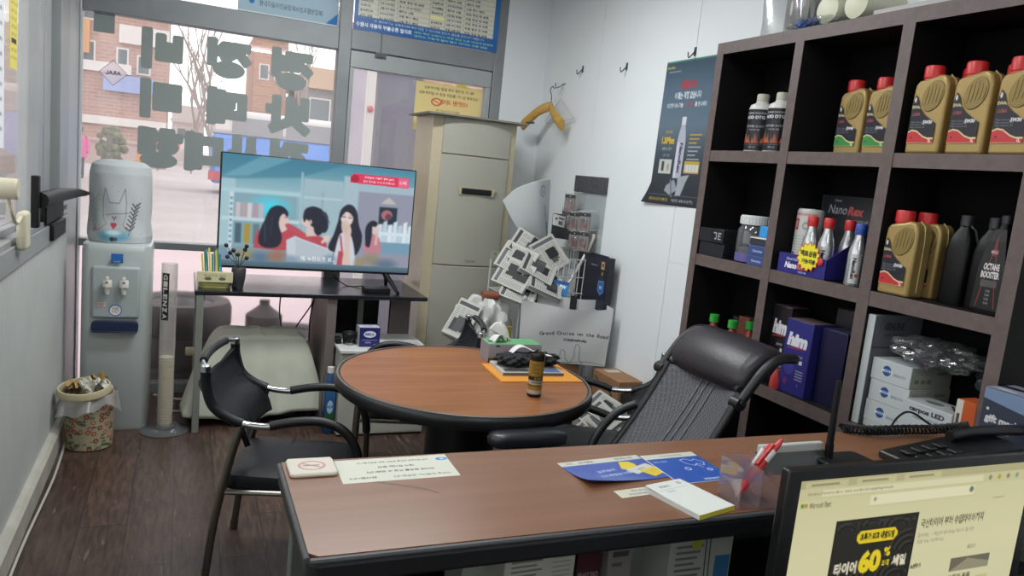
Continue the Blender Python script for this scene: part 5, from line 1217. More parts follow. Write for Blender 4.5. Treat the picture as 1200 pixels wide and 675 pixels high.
# --- third row
def juice(label, loc, cap, first={}):
    t = thing('drink_bottle', label, 'bottle', loc, RZ, 'small drink bottles')
    MB().lathe([(.026, 0), (.028, .004), (.028, .03), (.024, .05), (.028, .085), (.02, .12), (.0125, .138), (.0125, .148)], 24).build('bottle_body', mat('red brown drink', '8f3a26', .2), t)
    MB().lathe([(.0282, .031), (.0286, .05), (.0282, .068)], 24, cap=False).build('label', mat('dark wrap label', '2c2422', .4), t)
    MB().lathe([(.019, .144), (.019, .174), (.0001, .176)], 22).build('cap', cap, t); return t
M_grn = mat('green cap', '2f9a3c', .4)
juice('green capped drink bottle, left one behind the office chair headrest', (1.97, 2.432, R3), M_grn); juice('green capped drink bottle, front right one behind the office chair headrest', (1.97, 2.318, R3), M_grn)
juice('green capped drink bottle tucked behind the front right one', (2.04, 2.298, R3), M_grn)
juice('dark capped drink bottle at back between the green capped ones', (2.06, 2.40, R3), mat('grey black cap', '26282c', .4))
t = thing('drink_carton', 'red brown printed carton between the green capped bottles', 'box', (2.055, 2.335, R3), RZ)
MB().box(-.03, .03, -.02, .02, 0, .185).build('carton', mat('brown red carton', '6a3a30', .5), t, bevel=.003)
t = thing('drink_carton', 'dark blue carton at the right of the green capped bottles', 'box', (2.05, 2.2, R3), RZ)
MB().box(-.045, .045, -.03, .03, 0, .19).build('carton', mat('navy drink carton', '23304e', .5), t, bevel=.003)
def him(label, loc, col, h, w, lab, d=.085, top='3c3a40'):
    t = thing('additive_carton', label, 'box', loc, RZ)
    MB().box(-w / 2, w / 2, -d / 2, d / 2, 0, h).build('carton', mat('carton ' + col, col, .35), t, bevel=.0015)
    MB().box(-w / 2 + .001, w / 2 - .001, -d / 2 + .001, d / 2 - .001, h, h + .0008).build('top_print', mat('carton top ' + top, top, .3), t)
    if lab:
        c = CV(70, 130, col); c.text('him', 35, 34, 24, 'd4d4da', .07, shear=.15, width=52); c.line([(10, 50), (56, 47)], 2, 'b0343a')
        c.text('고속 코팅제', 40, 62, 5, 'c4c4d0', .02); c.rect(46, 68, 54, 75, 'c9c9d0')
        for k in range(4): c.rect(40, 86 + k * 5, 60, 88 + k * 5, '8f8fae')
        c.ell(22, 84, 13, 13, '4a4aa0' if col != '1c191d' else '5a2a2a', .6); c.text('1', 50, 112, 6, 'a0a0b8', .02); c.ell(16, 110, 5, 6, '7a3a6a', .7)
        sheet('front_print', c, (-w / 2 + .001, -d / 2 - .0008, h - .002), (w - .002, 0, 0), (0, 0, -h + .004), P_GLOSS, t)
    return t
him('violet blue carton with white lettering in the third row, front one', (1.972, 1.925, R3), '2b2b74', .255, .120, True, .10, '6a5a58')
him('black and red carton with white lettering left of the violet carton', (1.985, 2.04, R3), '1c191d', .285, .088, True, .08, '55454a')
him('dark navy carton right of the violet one in the third row', (2.0, 1.80, R3), '141538', .25, .105, False, .10, '2b2c4a')
him('tall dark carton at the back of the third row middle compartment', (2.075, 1.845, R3), '2a2a30', .31, .10, False, .06, '6a5148')
tag(MB().lathe([(.02, 0), (.02, .035), (.008, .06), (.004, .075)], 18).build('nozzle', mat('red plastic', 'b03a3a', .35), loc=(1.922, 2.00, R3)), 'small red cone nozzle at foot of the black and red carton', 'nozzle')
tag(MB().box(-.03, .03, -.02, .02, 0, .13).build('grey_carton', mat('grey foil', '6d6f78', .3, .5), bevel=.003, loc=(2.075, 2.03, R3 + .0), rz=RZ), 'grey foil carton behind the black and red carton', 'box')
# third row right compartment: cartons
c = CV(100, 46, 'b9bfc0'); c.ell(40, 22, 11, 11, '2d4f86'); c.text('MOON', 40, 22, 6, 'e6ebf0', .03); c.text('BREATH', 58, 26, 6, '6a7a8c', .02, 'l', shear=.15)
cs_ = CV(80, 46, '8f968c'); cs_.rect(0, 0, 80, 46, '989e94')
for k in range(3):
    cs_.rect(8 + k * 12, 8, 16 + k * 12, 16, '6e756c'); cs_.rect(9 + k * 12, 9, 15 + k * 12, 15, '989e94'); cs_.rect(8 + k * 12, 26, 16 + k * 12, 34, '6e756c')
cs_.text('carpos', 60, 14, 6, '4c524a', .03)
for k, lb in enumerate(('white carton with round blue logo, lowest of three', 'white carton with round blue logo, middle of three', 'white carton with round blue logo, topmost under the plastic bag')):
    t = thing('parts_carton', lb, 'box', (2.01, 1.552 - .004 * (k % 2), R3 + k * .0645 + .02), RZ, 'white cartons with blue logo')
    MB().box(-.068, .068, -.085, .085, 0, .064).build('carton', mat('white carton', 'b4babb', .45), t, bevel=.0015); sheet('front_print', c, (-.067, -.0857, .0635), (.134, 0, 0), (0, 0, -.063), P_GLOSS, t)
    sheet('side_print', cs_, (.0687, -.084, .0635), (0, .168, 0), (0, 0, -.063), P_GLOSS, t)
tag(MB().box(-.068, .068, -.085, .085, 0, .0195).build('spacer_carton', mat('white carton', 'b4babb', .45), bevel=.0015, loc=(2.01, 1.551, R3), rz=RZ), 'flat white carton at the bottom of the logo stack', 'box')
t = thing('bulb_carton', 'white carton with bold black lettering beside the orange and white carton', 'box', (1.955, 1.408, R3 + .0), RZ)
MB().box(-.075, .082, -.05, .05, 0, .128).build('carton', mat('white carton', 'b4babb', .45), t, bevel=.0015)
c = CV(120, 96, 'b6bcbd'); c.text('Headlight Lamp Kit', 56, 6, 4, '8a9092', .01); c.text('carpos LED', 62, 16, 13, '2c2e33', .05, width=84); c.text('Carpos LED H7', 62, 31, 8, '4a4e54', .02, shear=.25, width=60)
sheet('front_print', c, (-.074, -.0507, .127), (.155, 0, 0), (0, 0, -.126), P_GLOSS, t)
c = CV(100, 60, 'aab0b1'); c.ell(40, 30, 18, 10, '5c6264'); c.line([(60, 10), (90, 40)], 5, '3a3d40'); c.line([(70, 8), (96, 34)], 4, '3a3d40'); sheet('top_print', c, (-.07, .048, .1287), (.148, 0, 0), (0, -.096, 0), P_GLOSS, t)
t = thing('bulb_carton', 'orange and white carton between a white carton and the right upright', 'box', (1.945, 1.297, R3), RZ)
MB().box(-.028, .028, -.035, .035, 0, .175).build('carton', mat('orange carton', 'b8562c', .4), t, bevel=.0015)
c = CV(40, 90, 'b8562c'); c.rect(0, 0, 14, 90, 'c4c2ba'); c.rect(4, 20, 10, 60, '4a4a48'); c.text('OSLA', 27, 45, 6, 'd8b49a', .03, rot=PI / 2); sheet('front_print', c, (-.0275, -.0357, .1745), (.055, 0, 0), (0, 0, -.17), P_GLOSS, t)
tag(MB().box(-.028, .028, -.035, .035, 0, .15).build('dark_carton', mat('dark carton', '2c2e38', .5), bevel=.002, loc=(2.03, 1.297, R3), rz=RZ), 'dark carton behind the orange and white carton', 'box')
t = thing('part_carton', 'tall slim white carton with grey side standing against upright beside the logo cartons', 'box', (2.015, 1.637, R3), RZ)
MB().box(-.013, .013, -.105, .10, 0, .338).build('carton', mat('white carton', 'b4babb', .45), t, bevel=.0015)
c = CV(110, 120, '5c6064'); c.grad(0, 0, 110, 120, [(0, '74777c'), (1, '4a4d52')]); c.text('GENUINE', 46, 12, 8, '3a3c44', .03, shear=.2); c.text('PARTS DIVISION', 46, 22, 4, '44464c', .02); c.ell(88, 52, 9, 9, 'a5a8a8'); c.ell(88, 52, 3, 3, '4a4d52'); c.rect(0, 34, 110, 36, '44465a')
sheet('side_print', c, (.0137, -.104, .337), (0, .203, 0), (0, 0, -.335), P_GLOSS, t)
def crumple(name, label, cat_, loc, sx, sy, sz, m, seed, rz=0, kind=None):
    r = random.Random(seed); ph = [r.uniform(0, 6) for _ in range(8)]
    def f(u, v):
        a = u * 2 * PI; b_ = (v - .5) * PI; k = 1 + .16 * math.sin(5 * a + ph[0] + 3 * b_) * math.cos(b_) + .10 * math.sin(9 * a + ph[1] - 6 * b_) * math.cos(b_) + .07 * math.sin(14 * a + 9 * b_ + ph[2]) * math.cos(b_)
        return V(sx * k * math.cos(b_) * math.cos(a), sy * k * math.cos(b_) * math.sin(a), max(0.0, sz * (math.sin(b_) * k * .5 + .5)))
    return tag(MB().grid(f, 72, 30).build(name, m, loc=loc, rz=rz, smooth=25), label, cat_, kind=kind)
M_film = clear('clear film', 'f2f4f5', haze=.12, hazecol='c4c8ca', refl=.10, rough=.12)
crumple('plastic_bag', 'crumpled clear plastic bag of dark parts over the white cartons', 'bag', (2.0, 1.47, R3 + .2145), .085, .13, .085, M_film, 3)
crumple('parts_bag', 'dark bagged parts inside the clear plastic over the white cartons', 'parts', (2.01, 1.46, R3 + .216), .06, .09, .05, mat('dark bagged parts', '24262b', .35), 8)
crumple('grey_bag', 'grey plastic bag at the back right of the third row', 'bag', (2.07, 1.335, R3 + .16), .035, .045, .10, mat('grey bag plastic', '3f454a', .3), 12)
# --- on top of the bookcase
ZT = 2.0445
t = thing('storage_bag', 'clear plastic storage bag holding a dark printed box on the bookcase', 'bag', (2.02, 2.255, ZT))
def bagf(u, v):
    a = u * 2 * PI; z = v * .34; k = 1 + .04 * math.sin(7 * a + z * 20); e = .10 * max(0, math.sin(a - 1.0)) * (1 - v) * 0
    return V(.095 * k * math.copysign(abs(math.cos(a)) ** .5, math.cos(a)), .130 * k * math.copysign(abs(math.sin(a)) ** .5, math.sin(a)), z * (1 + .02 * math.sin(5 * a)) + .001)
MB().grid(bagf, 80, 14).build('bag_film', clear('milky film', 'f4f6f6', haze=.14, hazecol='dfe3e3', refl=.10, rough=.12), t, smooth=60)
c = CV(110, 90, '3f3d3a'); c.grad(0, 0, 110, 90, [(0, '454340'), (1, '4d4b47')])
for k in range(22): c.line([(0, k * 4), (110, k * 4)], .5, '5a5752')
c.ell(26, 62, 6, 9, 'd0d0cc'); c.text('Coati', 60, 58, 14, '7a8ab8', .05); c.text('a', 46, 58, 11, 'b06a6a', .06); c.text('n', 84, 58, 11, 'c08a6a', .05); c.text('LED', 30, 20, 8, 'a9a9a4', .03)
MB().box(-.07, .06, -.115, -.0, .012, .27).build('printed_box', mat('dark olive box', '45433f', .5), t, bevel=.002)
sheet('box_print', c, (-.0707, -.0005, .269), (0, -.114, 0), (0, 0, -.256), P_GLOSS, t)
crumple('film_tail', 'loose tail of clear film hanging over bookcase edge beside rolls', 'film', (1.945, 2.10, ZT), .05, .10, .04, M_film, 5)
for k, (y, lb) in enumerate(((2.035, 'white wrapped roll lying end on atop the bookcase, left of two'), (1.915, 'white wrapped roll lying end on atop the bookcase, right of two'))):
    t = thing('wrapped_roll', lb, 'roll', (1.93, y, ZT + .055), 0, 'wrapped rolls on the bookcase')
    MB().tube([(0, 0, 0), (.02, 0, 0), (.17, 0, 0)], [.046, .052, .052], 28).build('roll', mat('cream white wrap', 'c6c8b4', .45, bump=.3, bscale=40), t)
    MB().tube([(-.003, 0, 0), (0, 0, 0)], [.02, .044], 20).build('end_wrap', mat('cream end wrap', 'bfc0a6', .4), t)
crumple('blue_wrap', 'small blue and white wrapper at the foot of the left roll', 'wrapper', (1.925, 2.11, ZT + .0), .025, .045, .035, mat('blue wrapper', '33508f', .35), 21)
tag(MB().box(-.10, .10, -.26, .26, 0, .022).build('flat_board', mat('white board edge', 'a9a6a6', .5), bevel=.002, loc=(2.03, 1.58, ZT)), 'flat white board lying on the right end of the bookcase', 'board')
# ------------------------------------------------------------------ counter desk in front
ZD = .92
t = thing('counter_desk', 'long beech topped counter desk with black edge in the foreground', 'desk', (.17, .965, 0))
M_edge = mat('black edge band', '17181b', .35)
top = [(0, .012), (.012, 0), (1.97, 0), (1.97, .25), (1.722, .25), (1.722, .335), (0, .335)]
MB().prism(top, .912, .92).build('desktop', M_desktop, t, smooth=0)
MB().prism([(x + (-.004 if x < .05 else 0), y + (-.006 if y < .05 else 0)) for x, y in top], .878, .9118).build('edge_band', M_edge, t, bevel=.006, smooth=0)
MB().tube([(.0, -.004, .9155), (1.97, -.004, .9155)], .0045, 8).tube([(-.003, 0, .9155), (-.003, .333, .9155)], .0045, 8).build('edge_bead', mat('grey edge bead', '4c4e50', .35), t)
M_green = mat('grey green steel', '6b726c', .45, .2)
MB().box(.015, .05, .03, .06, 0, .878).box(.015, .05, .27, .30, 0, .878).box(.02, .045, .03, .30, .05, .09).build('leg_frame', M_green, t, bevel=.003)
MB().box(.052, .064, .03, .30, .12, .878).build('side_panel', mat('dark side panel', '2c2d2e', .5), t)
MB().box(.05, 1.7, .315, .33, .10, .878).build('front_panel', mat('black front panel', '131416', .5), t)
MB().box(.06, 1.7, .06, .315, .66, .68).build('shelf', mat('black shelf', '17181a', .5), t)
MB().box(1.66, 1.70, .03, .30, 0, .878).build('leg', M_green, t, bevel=.003)
sc_ = smoothpath([(.125, .235, .9203), (.165, .215, .9203), (.21, .19, .9203), (.235, .165, .9203)], 6)
MB().loft([[(p.x - .001 - .0025 * math.sin(PI * i / 18), p.y - .002, .9203), (p.x + .001 + .0025 * math.sin(PI * i / 18), p.y + .002, .9203)] for i, p in enumerate(sc_)], closed=False).build('scratch', mat('brown scratch', '6b4a3a', .5), t)
t = thing('work_desk', 'dark lower work surface under the monitor', 'desk', (1.35, .55, 0))
MB().box(-.55, .72, -.35, .38, .595, .62).build('worktop', mat('black work surface', '141517', .45), t, bevel=.004)
for x in (-.52, .69):
    for y in (-.32, .35): MB().box(x - .02, x + .02, y - .02, y + .02, 0, .595).build('leg', M_green, t)
# cartons on the shelf under the top
def under(label, x, y, w_, d_, h, col, rz, art=None, tilt=0):
    t = thing('storage_carton', label, 'box', (x, y, .68), rz)
    MB().box(-w_ / 2, w_ / 2, -d_ / 2, d_ / 2, 0, h).build('carton', mat('carton ' + col, col, .5), t, bevel=.002)
    if art is not None: sheet('front_print', art, (-w_ / 2 + .001, -d_ / 2 - .0007, h - .001), (w_ - .002, 0, 0), (0, 0, -h + .002), P_PAPER, t)
    return t
c = CV(90, 90, 'c4c4b8')
for k in range(9): c.rect(8, 6 + k * 5, 40 + (k * 7) % 14, 8 + k * 5, '77776e'); c.rect(60, 6 + k * 5, 84, 7.5 + k * 5, '9a9a90')
under('white printed carton at the left under the counter edge', .575, 1.115, .135, .09, .155, 'bcbcb0', .03, c)
under('white folded carton behind the printed one under the counter', .49, 1.18, .06, .07, .14, 'a5a89e', .1)
c = CV(50, 80, '4a2226'); c.rect(0, 0, 50, 12, '6a2a30'); c.text('BRAKE PAD', 25, 40, 6, 'b9a9a4', .02)
under('dark red carton between the two printed cartons under the counter', .69, 1.15, .05, .10, .15, '3d1c20', .0, c)
c = CV(50, 80, '8a8580'); c.rect(8, 12, 42, 18, '4a4644'); c.rect(8, 24, 30, 28, '5f5a58')
under('grey printed carton leaning beside the dark red one', .745, 1.13, .05, .09, .145, '7d7975', .0, c)
c = CV(120, 90, 'b4b8b2')
for k in range(8): c.rect(10, 14 + k * 7, 62 - (k * 5) % 20, 17 + k * 7, '6f7570')
c.rect(40, 8, 58, 20, 'b9c04a'); c.rect(88, 30, 118, 60, '3a78a8'); c.line([(66, 4), (72, 86)], 2, '2a2c2c'); c.line([(74, 4), (80, 86)], 2, '2a2c2c')
under('white carton with yellow and blue print at the right under the counter', .915, 1.12, .14, .10, .15, 'aab0aa', -.02, c)
under('grey carton behind the yellow and blue printed one', .84, 1.2, .06, .08, .15, '8f948f', .1)

# things on the counter
t = thing('no_smoking_plate', 'white rounded no smoking plate at left end of the counter', 'sign', (.216, 1.263, ZD))
MB().prism(rrect(.08, .074, .010, 5), 0, .006).build('plate', mat('ivory plate', 'c9c3b4', .4), t, bevel=.002)
c = CV(80, 74, 'cbc5b8'); c.ell(40, 37, 25, 22, 'b88f8a'); c.ell(40, 37, 20, 17, 'cbc5b8'); c.line([(24, 26), (56, 48)], 5, 'b88f8a'); c.rect(24, 34, 54, 39, '8f8680'); c.blur(1)
sheet('print', c, (-.037, .034, .0065), (.074, 0, 0), (0, -.068, 0), P_PAPER, t)
c = CV(220, 100, 'c6c8bb'); c.rect(2, 2, 218, 98, 'c8cabd')
c.text('사무실 안에서는 금연입니다', 150, 84, 8, '5d625e', .02, rot=PI, width=110)
c.ell(206, 20, 12, 7, '3a86b8'); c.text('SK', 206, 20, 6, 'dfe8ea', .04, rot=PI)
c.text('고객 여러분의 안전을 위하여 협조 부탁드립니다', 110, 18, 8, '5d625e', .02, rot=PI, width=140); c.text('대기 하시는 동안', 110, 40, 8, '4d524e', .03, rot=PI, width=70); c.text('커피와 음료를 드실 수 있습니다', 115, 60, 8, '4d524e', .03, rot=PI, width=130); c.text('감사합니다', 40, 82, 8, '4d524e', .03, rot=PI, width=50)
n_ = sheet('notice_strip', c, (.0, .0, 0), (.208, .004, 0), (-.002, -.1, 0), P_PAPER, solid=.0018, soff=-1, loc=(.2585, 1.291, ZD + .0004)); tag(n_, 'long pale notice strip taped on the counter beside the no smoking plate', 'notice')
def curl(O, U, D, amt):
    O, U, D = V(*O), V(*U), V(*D)
    def f(u, v):
        q = max(0, (1 - u) * .75 + v - 1.05) ; return O + U * u + D * v + V(0, 0, amt * q * q * 6)
    return f
c = CV(190, 124, '3f57a4'); c.rect(0, 0, 190, 22, 'c4c6ba'); c.text('안내말씀', 60, 11, 9, '5f6468', .03, width=34); c.rect(14, 6, 30, 16, 'a9aca4'); c.text('무료서비스 쿠폰', 150, 11, 9, '4a4f54', .03, width=44)
c.text('고객님의', 78, 62, 11, 'b4bfe0', .03, rot=PI - .12, width=44); c.text('발이 되겠습니다', 86, 84, 11, 'b4bfe0', .03, rot=PI - .12, width=76)
c.poly([(112, 62), (128, 26), (150, 30), (156, 46), (150, 66), (126, 70)], 'd8c02e'); c.poly([(118, 68), (180, 46), (188, 66), (130, 94)], 'c4c6c0'); c.text('서비스', 154, 70, 8, '7a7f88', .03, rot=-.3)
for k in range(5): c.line([(150 + k * 9, 84 - k * 2), (160 + k * 7, 108 - k * 3)], 8, 'd8c02e')
c.line([(148, 82), (186, 72)], 9, 'd8c02e')
m1 = sheet('leaflet', c, 0, 0, 0, P_GLOSS, fn=lambda u, v: curl((0, 0, 0), (.186, .016, 0), (.01, -.112, 0), .0045)(u, v), solid=.0009, soff=-1, loc=(.667, 1.219, ZD + .001)); tag(m1, 'blue leaflet with a yellow hand drawing, lifted at its near corner', 'leaflet')
c = CV(150, 150, '2f56a8'); c.rect(0, 0, 150, 24, 'c6c8bb'); c.text('타이어 교환 무료점검', 80, 12, 8, '7a8488', .02, width=60); c.text('서비스 안내', 30, 40, 7, 'aebfe0', .03, rot=PI, width=36)
c.line([(84, 40), (100, 34), (112, 46), (126, 40), (138, 60), (128, 74), (116, 62), (104, 72), (90, 60), (84, 40)], 2, 'b9c8e6'); c.ell(74, 84, 8, 8, 'b9c8e6'); c.ell(74, 84, 5, 5, '2f56a8'); c.ell(126, 96, 7, 7, 'b9c8e6'); c.ell(126, 96, 4, 4, '2f56a8'); c.line([(110, 66), (118, 84)], 2, 'b9c8e6')
c.text('SPEEDMATE', 96, 138, 7, 'c4d0ea', .04, width=44); c.ell(132, 138, 5, 5, 'c4d0ea'); c.rect(0, 0, 2, 150, 'c9cfe0'); c.rect(0, 148, 150, 150, 'c9cfe0')
m2 = sheet('leaflet', c, (0, 0, 0), (.130, .006, 0), (.0, -.14, 0), P_GLOSS, solid=.001, soff=-1, loc=(.858, 1.228, ZD + .0012)); tag(m2, 'square blue leaflet with white doodles right of the yellow hand leaflet', 'leaflet')
c = CV(80, 30, 'c6c4b4'); c.text('영업 문의', 44, 9, 7, '7d8288', .03, rot=.05); c.text('010-0000-00', 44, 21, 7, '7d8288', .03, rot=.05)
lb = sheet('label_card', c, (0, 0, 0), (.086, .008, 0), (.0, -.03, 0), P_PAPER, solid=.0006, soff=-1, loc=(.712, 1.084, ZD + .0006)); tag(lb, 'small ivory label card lying half under the note pad', 'card')
t = thing('note_pad', 'white note pad with yellow edge lying at the near edge of the counter', 'note pad', (.83, 1.025, ZD), math.radians(14))
MB().box(-.047, .047, -.062, .062, 0, .008).build('pages', mat('note paper', 'cfd3cf', .6), t); MB().box(-.0472, .0472, -.0626, -.062, 0, .0082).build('glue_edge', mat('yellow glue edge', 'c9c043', .5), t)
def pf(u, v): return V(-.047 + u * .094, .062 - v * .124, .0085 + .012 * max(0, .5 - v) ** 2 * (1 - u))
c = CV(70, 92, 'd2d6d1'); c.text('MEMO', 26, 12, 5, '7f8a88', .02); c.ell(56, 10, 4, 4, '9fb0b0'); c.rect(8, 20, 60, 20.8, 'a9b4b2'); c.text('차량번호', 24, 26, 4, '8a9492', .01)
sheet('top_sheet', c, 0, 0, 0, P_PAPER, t, fn=pf)
# acrylic card holder with two red pens
M_acr = clear('acrylic sheet', 'f2f0f2', haze=.16, hazecol='c9bcc0', refl=.07)
t = thing('acrylic_holder', 'clear acrylic holder standing at the near edge of the counter', 'holder', (.940, 1.003, ZD), math.radians(-8))
MB().box(-.04, .04, -.035, .035, 0, .003).build('base', M_acr, t)
MB().box(-.040, -.0375, -.035, .035, .003, .075).build('side_wall', M_acr, t); MB().box(.0, .0025, -.035, .035, .003, .07).build('divider', M_acr, t); MB().box(.0375, .040, -.035, .035, .003, .055).build('side_wall', M_acr, t); MB().box(-.0375, .0375, .0325, .035, .003, .075).build('back_wall', M_acr, t)
M_pr = mat('red pen plastic', 'c03034', .35); M_pw = mat('white pen plastic', 'd4cfcf', .35)
def pen(label, a, b_, r_, white):
    a, b_ = V(*a), V(*b_); d = (b_ - a); L = d.length; t = thing('pen', label, 'pen', a, 0, None); t.rotation_mode = 'QUATERNION'; t.rotation_quaternion = d.to_track_quat('Z', 'Y')
    MB().lathe([(.001, 0), (r_ * .5, .008), (r_, .02), (r_, L * .62)], 16).build('barrel', M_pr, t); MB().lathe([(r_ * 1.08, L * .62), (r_ * 1.08, L * .80)], 16).build('collar', M_pw, t)
    MB().lathe([(r_ * .95, L * .80), (r_ * .8, L * .93), (r_ * .4, L), (.0002, L)], 16).build('tip', M_pr, t); MB().box(-.003, .003, r_, r_ + .006, L * .5, L * .86).build('clip', M_pw if white else M_pr, t, bevel=.001)
pen('red marker pen with a white collar leaning in the acrylic holder', (.922, 1.012, ZD + .006), (1.018, 1.02, 1.025), .0065, False)
pen('white pen leaning behind the red marker in the acrylic holder', (.935, 1.024, ZD + .006), (1.004, 1.034, 1.012), .0055, True)
t = thing('card_stand', 'white tipped business card stand behind the acrylic holder', 'holder', (1.155, 1.125, ZD))
MB().add([(-.085, -.03, 0), (.085, -.03, 0), (.085, .02, 0), (-.085, .02, 0), (-.085, .0, .034), (.085, .0, .034), (.085, .012, .034), (-.085, .012, .034)], [(0, 3, 2, 1), (4, 5, 6, 7), (0, 1, 5, 4), (1, 2, 6, 5), (2, 3, 7, 6), (3, 0, 4, 7)]).build('stand', clear('smoky stand', '9aa4a4', haze=.5, hazecol='6a7270'), t)
MB().box(-.083, .083, .0, .013, .012, .050).build('cards', mat('white cards', 'b4bab6', .5), t, bevel=.003)
# router antenna and router
t = thing('wireless_router', 'small black router with one upright antenna behind the monitor', 'router', (1.275, 1.095, ZD))
MB().prism(rrect(.13, .09, .015, 4), 0, .022).build('router_body', Mb, t, bevel=.004)
MB().tube([(-.03, .02, .018), (-.032, .02, .05)], .009, 10).tube([(-.032, .02, .05), (-.034, .021, .17), (-.034, .021, .185)], [.0075, .006, .005], 12).build('antenna', Mb, t)
# desk telephone with coiled cord
t = thing('telephone', 'black desk telephone with handset and coiled cord on the counter', 'telephone', (1.585, 1.065, ZD), math.radians(2))
MB().add([(-.16, -.10, 0), (.17, -.10, 0), (.17, .085, 0), (-.16, .085, 0), (-.16, -.10, .018), (.17, -.10, .048), (.17, .085, .048), (-.16, .085, .018)], [(0, 3, 2, 1), (4, 5, 6, 7), (0, 1, 5, 4), (1, 2, 6, 5), (2, 3, 7, 6), (3, 0, 4, 7)]).build('base', mat('black phone plastic', '101113', .35), t, bevel=.006)
for i in range(4):
    for j in range(3): 
        x = -.12 + i * .034; MB().box(-.012, .012, -.012, .012, 0, .006).build('key', mat('phone key', '1d1e21', .4), t, bevel=.002, loc=(x, -.03 + j * .036, .018 + (x + .16) * .091))
MB().box(-.03, .03, -.012, .012, 0, .004).build('display', mat('grey display', '6f7678', .25), t, loc=(.02, -.06, .0345))
MB().tube(smoothpath([(.03, .055, .047), (.08, .05, .055), (.20, .03, .062), (.32, .01, .060), (.36, .0, .054)], 5), [.012] + [.013] * 19 + [.014], 12).build('handset', mat('black phone plastic', '101113', .35), t)
cp = []
ctrl = smoothpath([(-.10, .235, .012), (-.06, .205, .014), (-.01, .19, .016), (.06, .185, .016), (.12, .165, .02), (.15, .13, .035), (.17, .11, .045)], 40)
for k, p in enumerate(ctrl): a = k * .95; cp.append((p.x, p.y + .010 * math.cos(a), p.z + .010 * math.sin(a)))
MB().tube(cp, .0032, 6).build('coiled_cord', Mb, t)
MB().tube(smoothpath([(.01, .19, .02), (.04, .20, .04), (.07, .20, .055), (.10, .195, .05), (.13, .175, .03), (.16, .15, .015)], 6), .0028, 6).build('cord_loop', Mb, t)
t = thing('gift_box', 'slate blue box with white lettering standing at right end of the counter', 'box', (1.895, 1.135, ZD), RZ)
MB().box(-.075, .075, -.055, .055, 0, .135).build('carton', mat('slate carton', '353d4c', .4), t, bevel=.0015)
c = CV(120, 110, '343b4a'); c.poly([(0, 0), (120, 0), (120, 40), (0, 22)], '7186a4'); c.text('gift mask', 44, 62, 20, 'c9c9cc', .05, width=70, rot=.03); c.text('안심 마스크 세트', 36, 82, 7, 'b4b4b8', .03, width=52); c.ell(12, 42, 3, 3, 'c9c9cc'); c.ell(116, 34, 12, 9, 'b8506a')
sheet('front_print', c, (-.0745, -.0557, .1345), (.149, 0, 0), (0, 0, -.134), P_GLOSS, t)
c = CV(80, 60, '8a93a2'); c.poly([(0, 20), (80, 10), (80, 26), (0, 36)], '20242e'); c.ell(50, 40, 14, 8, 'c4707e'); c.rect(10, 44, 34, 54, 'b9bcc4'); sheet('top_print', c, (-.0745, .0545, .1357), (.149, 0, 0), (0, -.109, 0), P_GLOSS, t)
# monitor
t = thing('computer_monitor', 'black framed computer monitor showing a tyre sale page', 'monitor', (1.113, .80, .62))
MW = .29
MB().box(-MW, MW, 0, .018, .115, .447).build('casing', mat('black monitor casing', '0d0e10', .3), t, bevel=.003)
MB().box(-.2, .2, .018, .05, .15, .40).build('rear_shell', Mb, t, bevel=.012)
MB().box(-.03, .03, .03, .06, .01, .25).build('stand_neck', Mb, t); MB().prism(rrect(.22, .17, .03), 0, .012).build('stand_foot', Mb, t, bevel=.003)
W_, H_ = .53, .298
c = CV(300, 168, 'c8c298')
c.grad(0, 0, 300, 168, [(0, 'c2bd92'), (.5, 'cdc8a0'), (1, 'c9c59e')])
c.rect(0, 0, 300, 8, 'aaa47c'); c.rect(0, 8, 300, 18, 'c0ba90')
for k in range(3): c.rect(6 + k * 58, 2, 54 + k * 58, 8, 'b9b38a'); c.rect(12 + k * 58, 4, 44 + k * 58, 6, '8d8866')
c.rect(26, 10, 230, 16, 'cfcaa6'); c.text('https://www.tire-sale.co.kr/shopping/main', 60, 13, 3.4, '8f8a6c', .01, width=100)
for k in range(4): c.ell(240 + k * 13, 13, 2.5, 2.5, ['7f8a74', 'a89a3a', '8c7f6a', '7a9a8a'][k])
c.rect(4, 26, 7.5, 29.5, '5f8a3a'); c.rect(8, 26, 11.5, 29.5, 'b08a2e'); c.text('Microsoft Start', 26, 28, 5, '77735a', .02, width=24)
c.rect(84, 22, 220, 34, 'd6d1ae'); c.line([(84, 34), (220, 34)], .5, 'a9a480'); c.ell(90, 28, 2, 2, 'a09b78'); c.ell(216, 28, 3, 3, '6a7a62'); c.rect(248, 38, 268, 44, 'bcb78f'); c.text('로그인', 258, 41, 4, '7f7a5e', .02)
for k in range(8): c.text(['홈', '타이어', '배터리', '오일', '브레이크', '정비소찾기', '이벤트', '고객센터'][k], 30 + k * 15, 42, 3.6, '8a856a', .01)
# advert
c.rect(48, 50, 150, 118, '1d1d1a'); c.rect(49.5, 51.5, 148.5, 116.5, '2e2d29')
for ex, ey in ((70, 112), (100, 108), (130, 112), (60, 62), (92, 58), (124, 62), (142, 86)):
    for rr_ in range(3):
        pts_ = [(ex + (24 - rr_ * 7) * math.cos(a), ey + (20 - rr_ * 6) * math.sin(a)) for a in np.linspace(-2.9, -.3, 16)]
        c.line([q for q in pts_ if 51 < q[0] < 147 and 53 < q[1] < 115], 2.6, '45443e'); c.line([q for q in [(x + 2.4, y + 1.6) for x, y in pts_] if 51 < q[0] < 147 and 53 < q[1] < 115], 1.4, '161614')
c.rect(49.5, 51.5, 148.5, 116.5, '24231f', .35)
c.poly([(76, 66), (80, 62), (122, 62), (126, 66), (126, 70), (122, 74), (80, 74), (76, 70)], 'd8c02a'); c.text('초특가 보고 내맘드림', 101, 68, 7, '2a2820', .04, width=42)
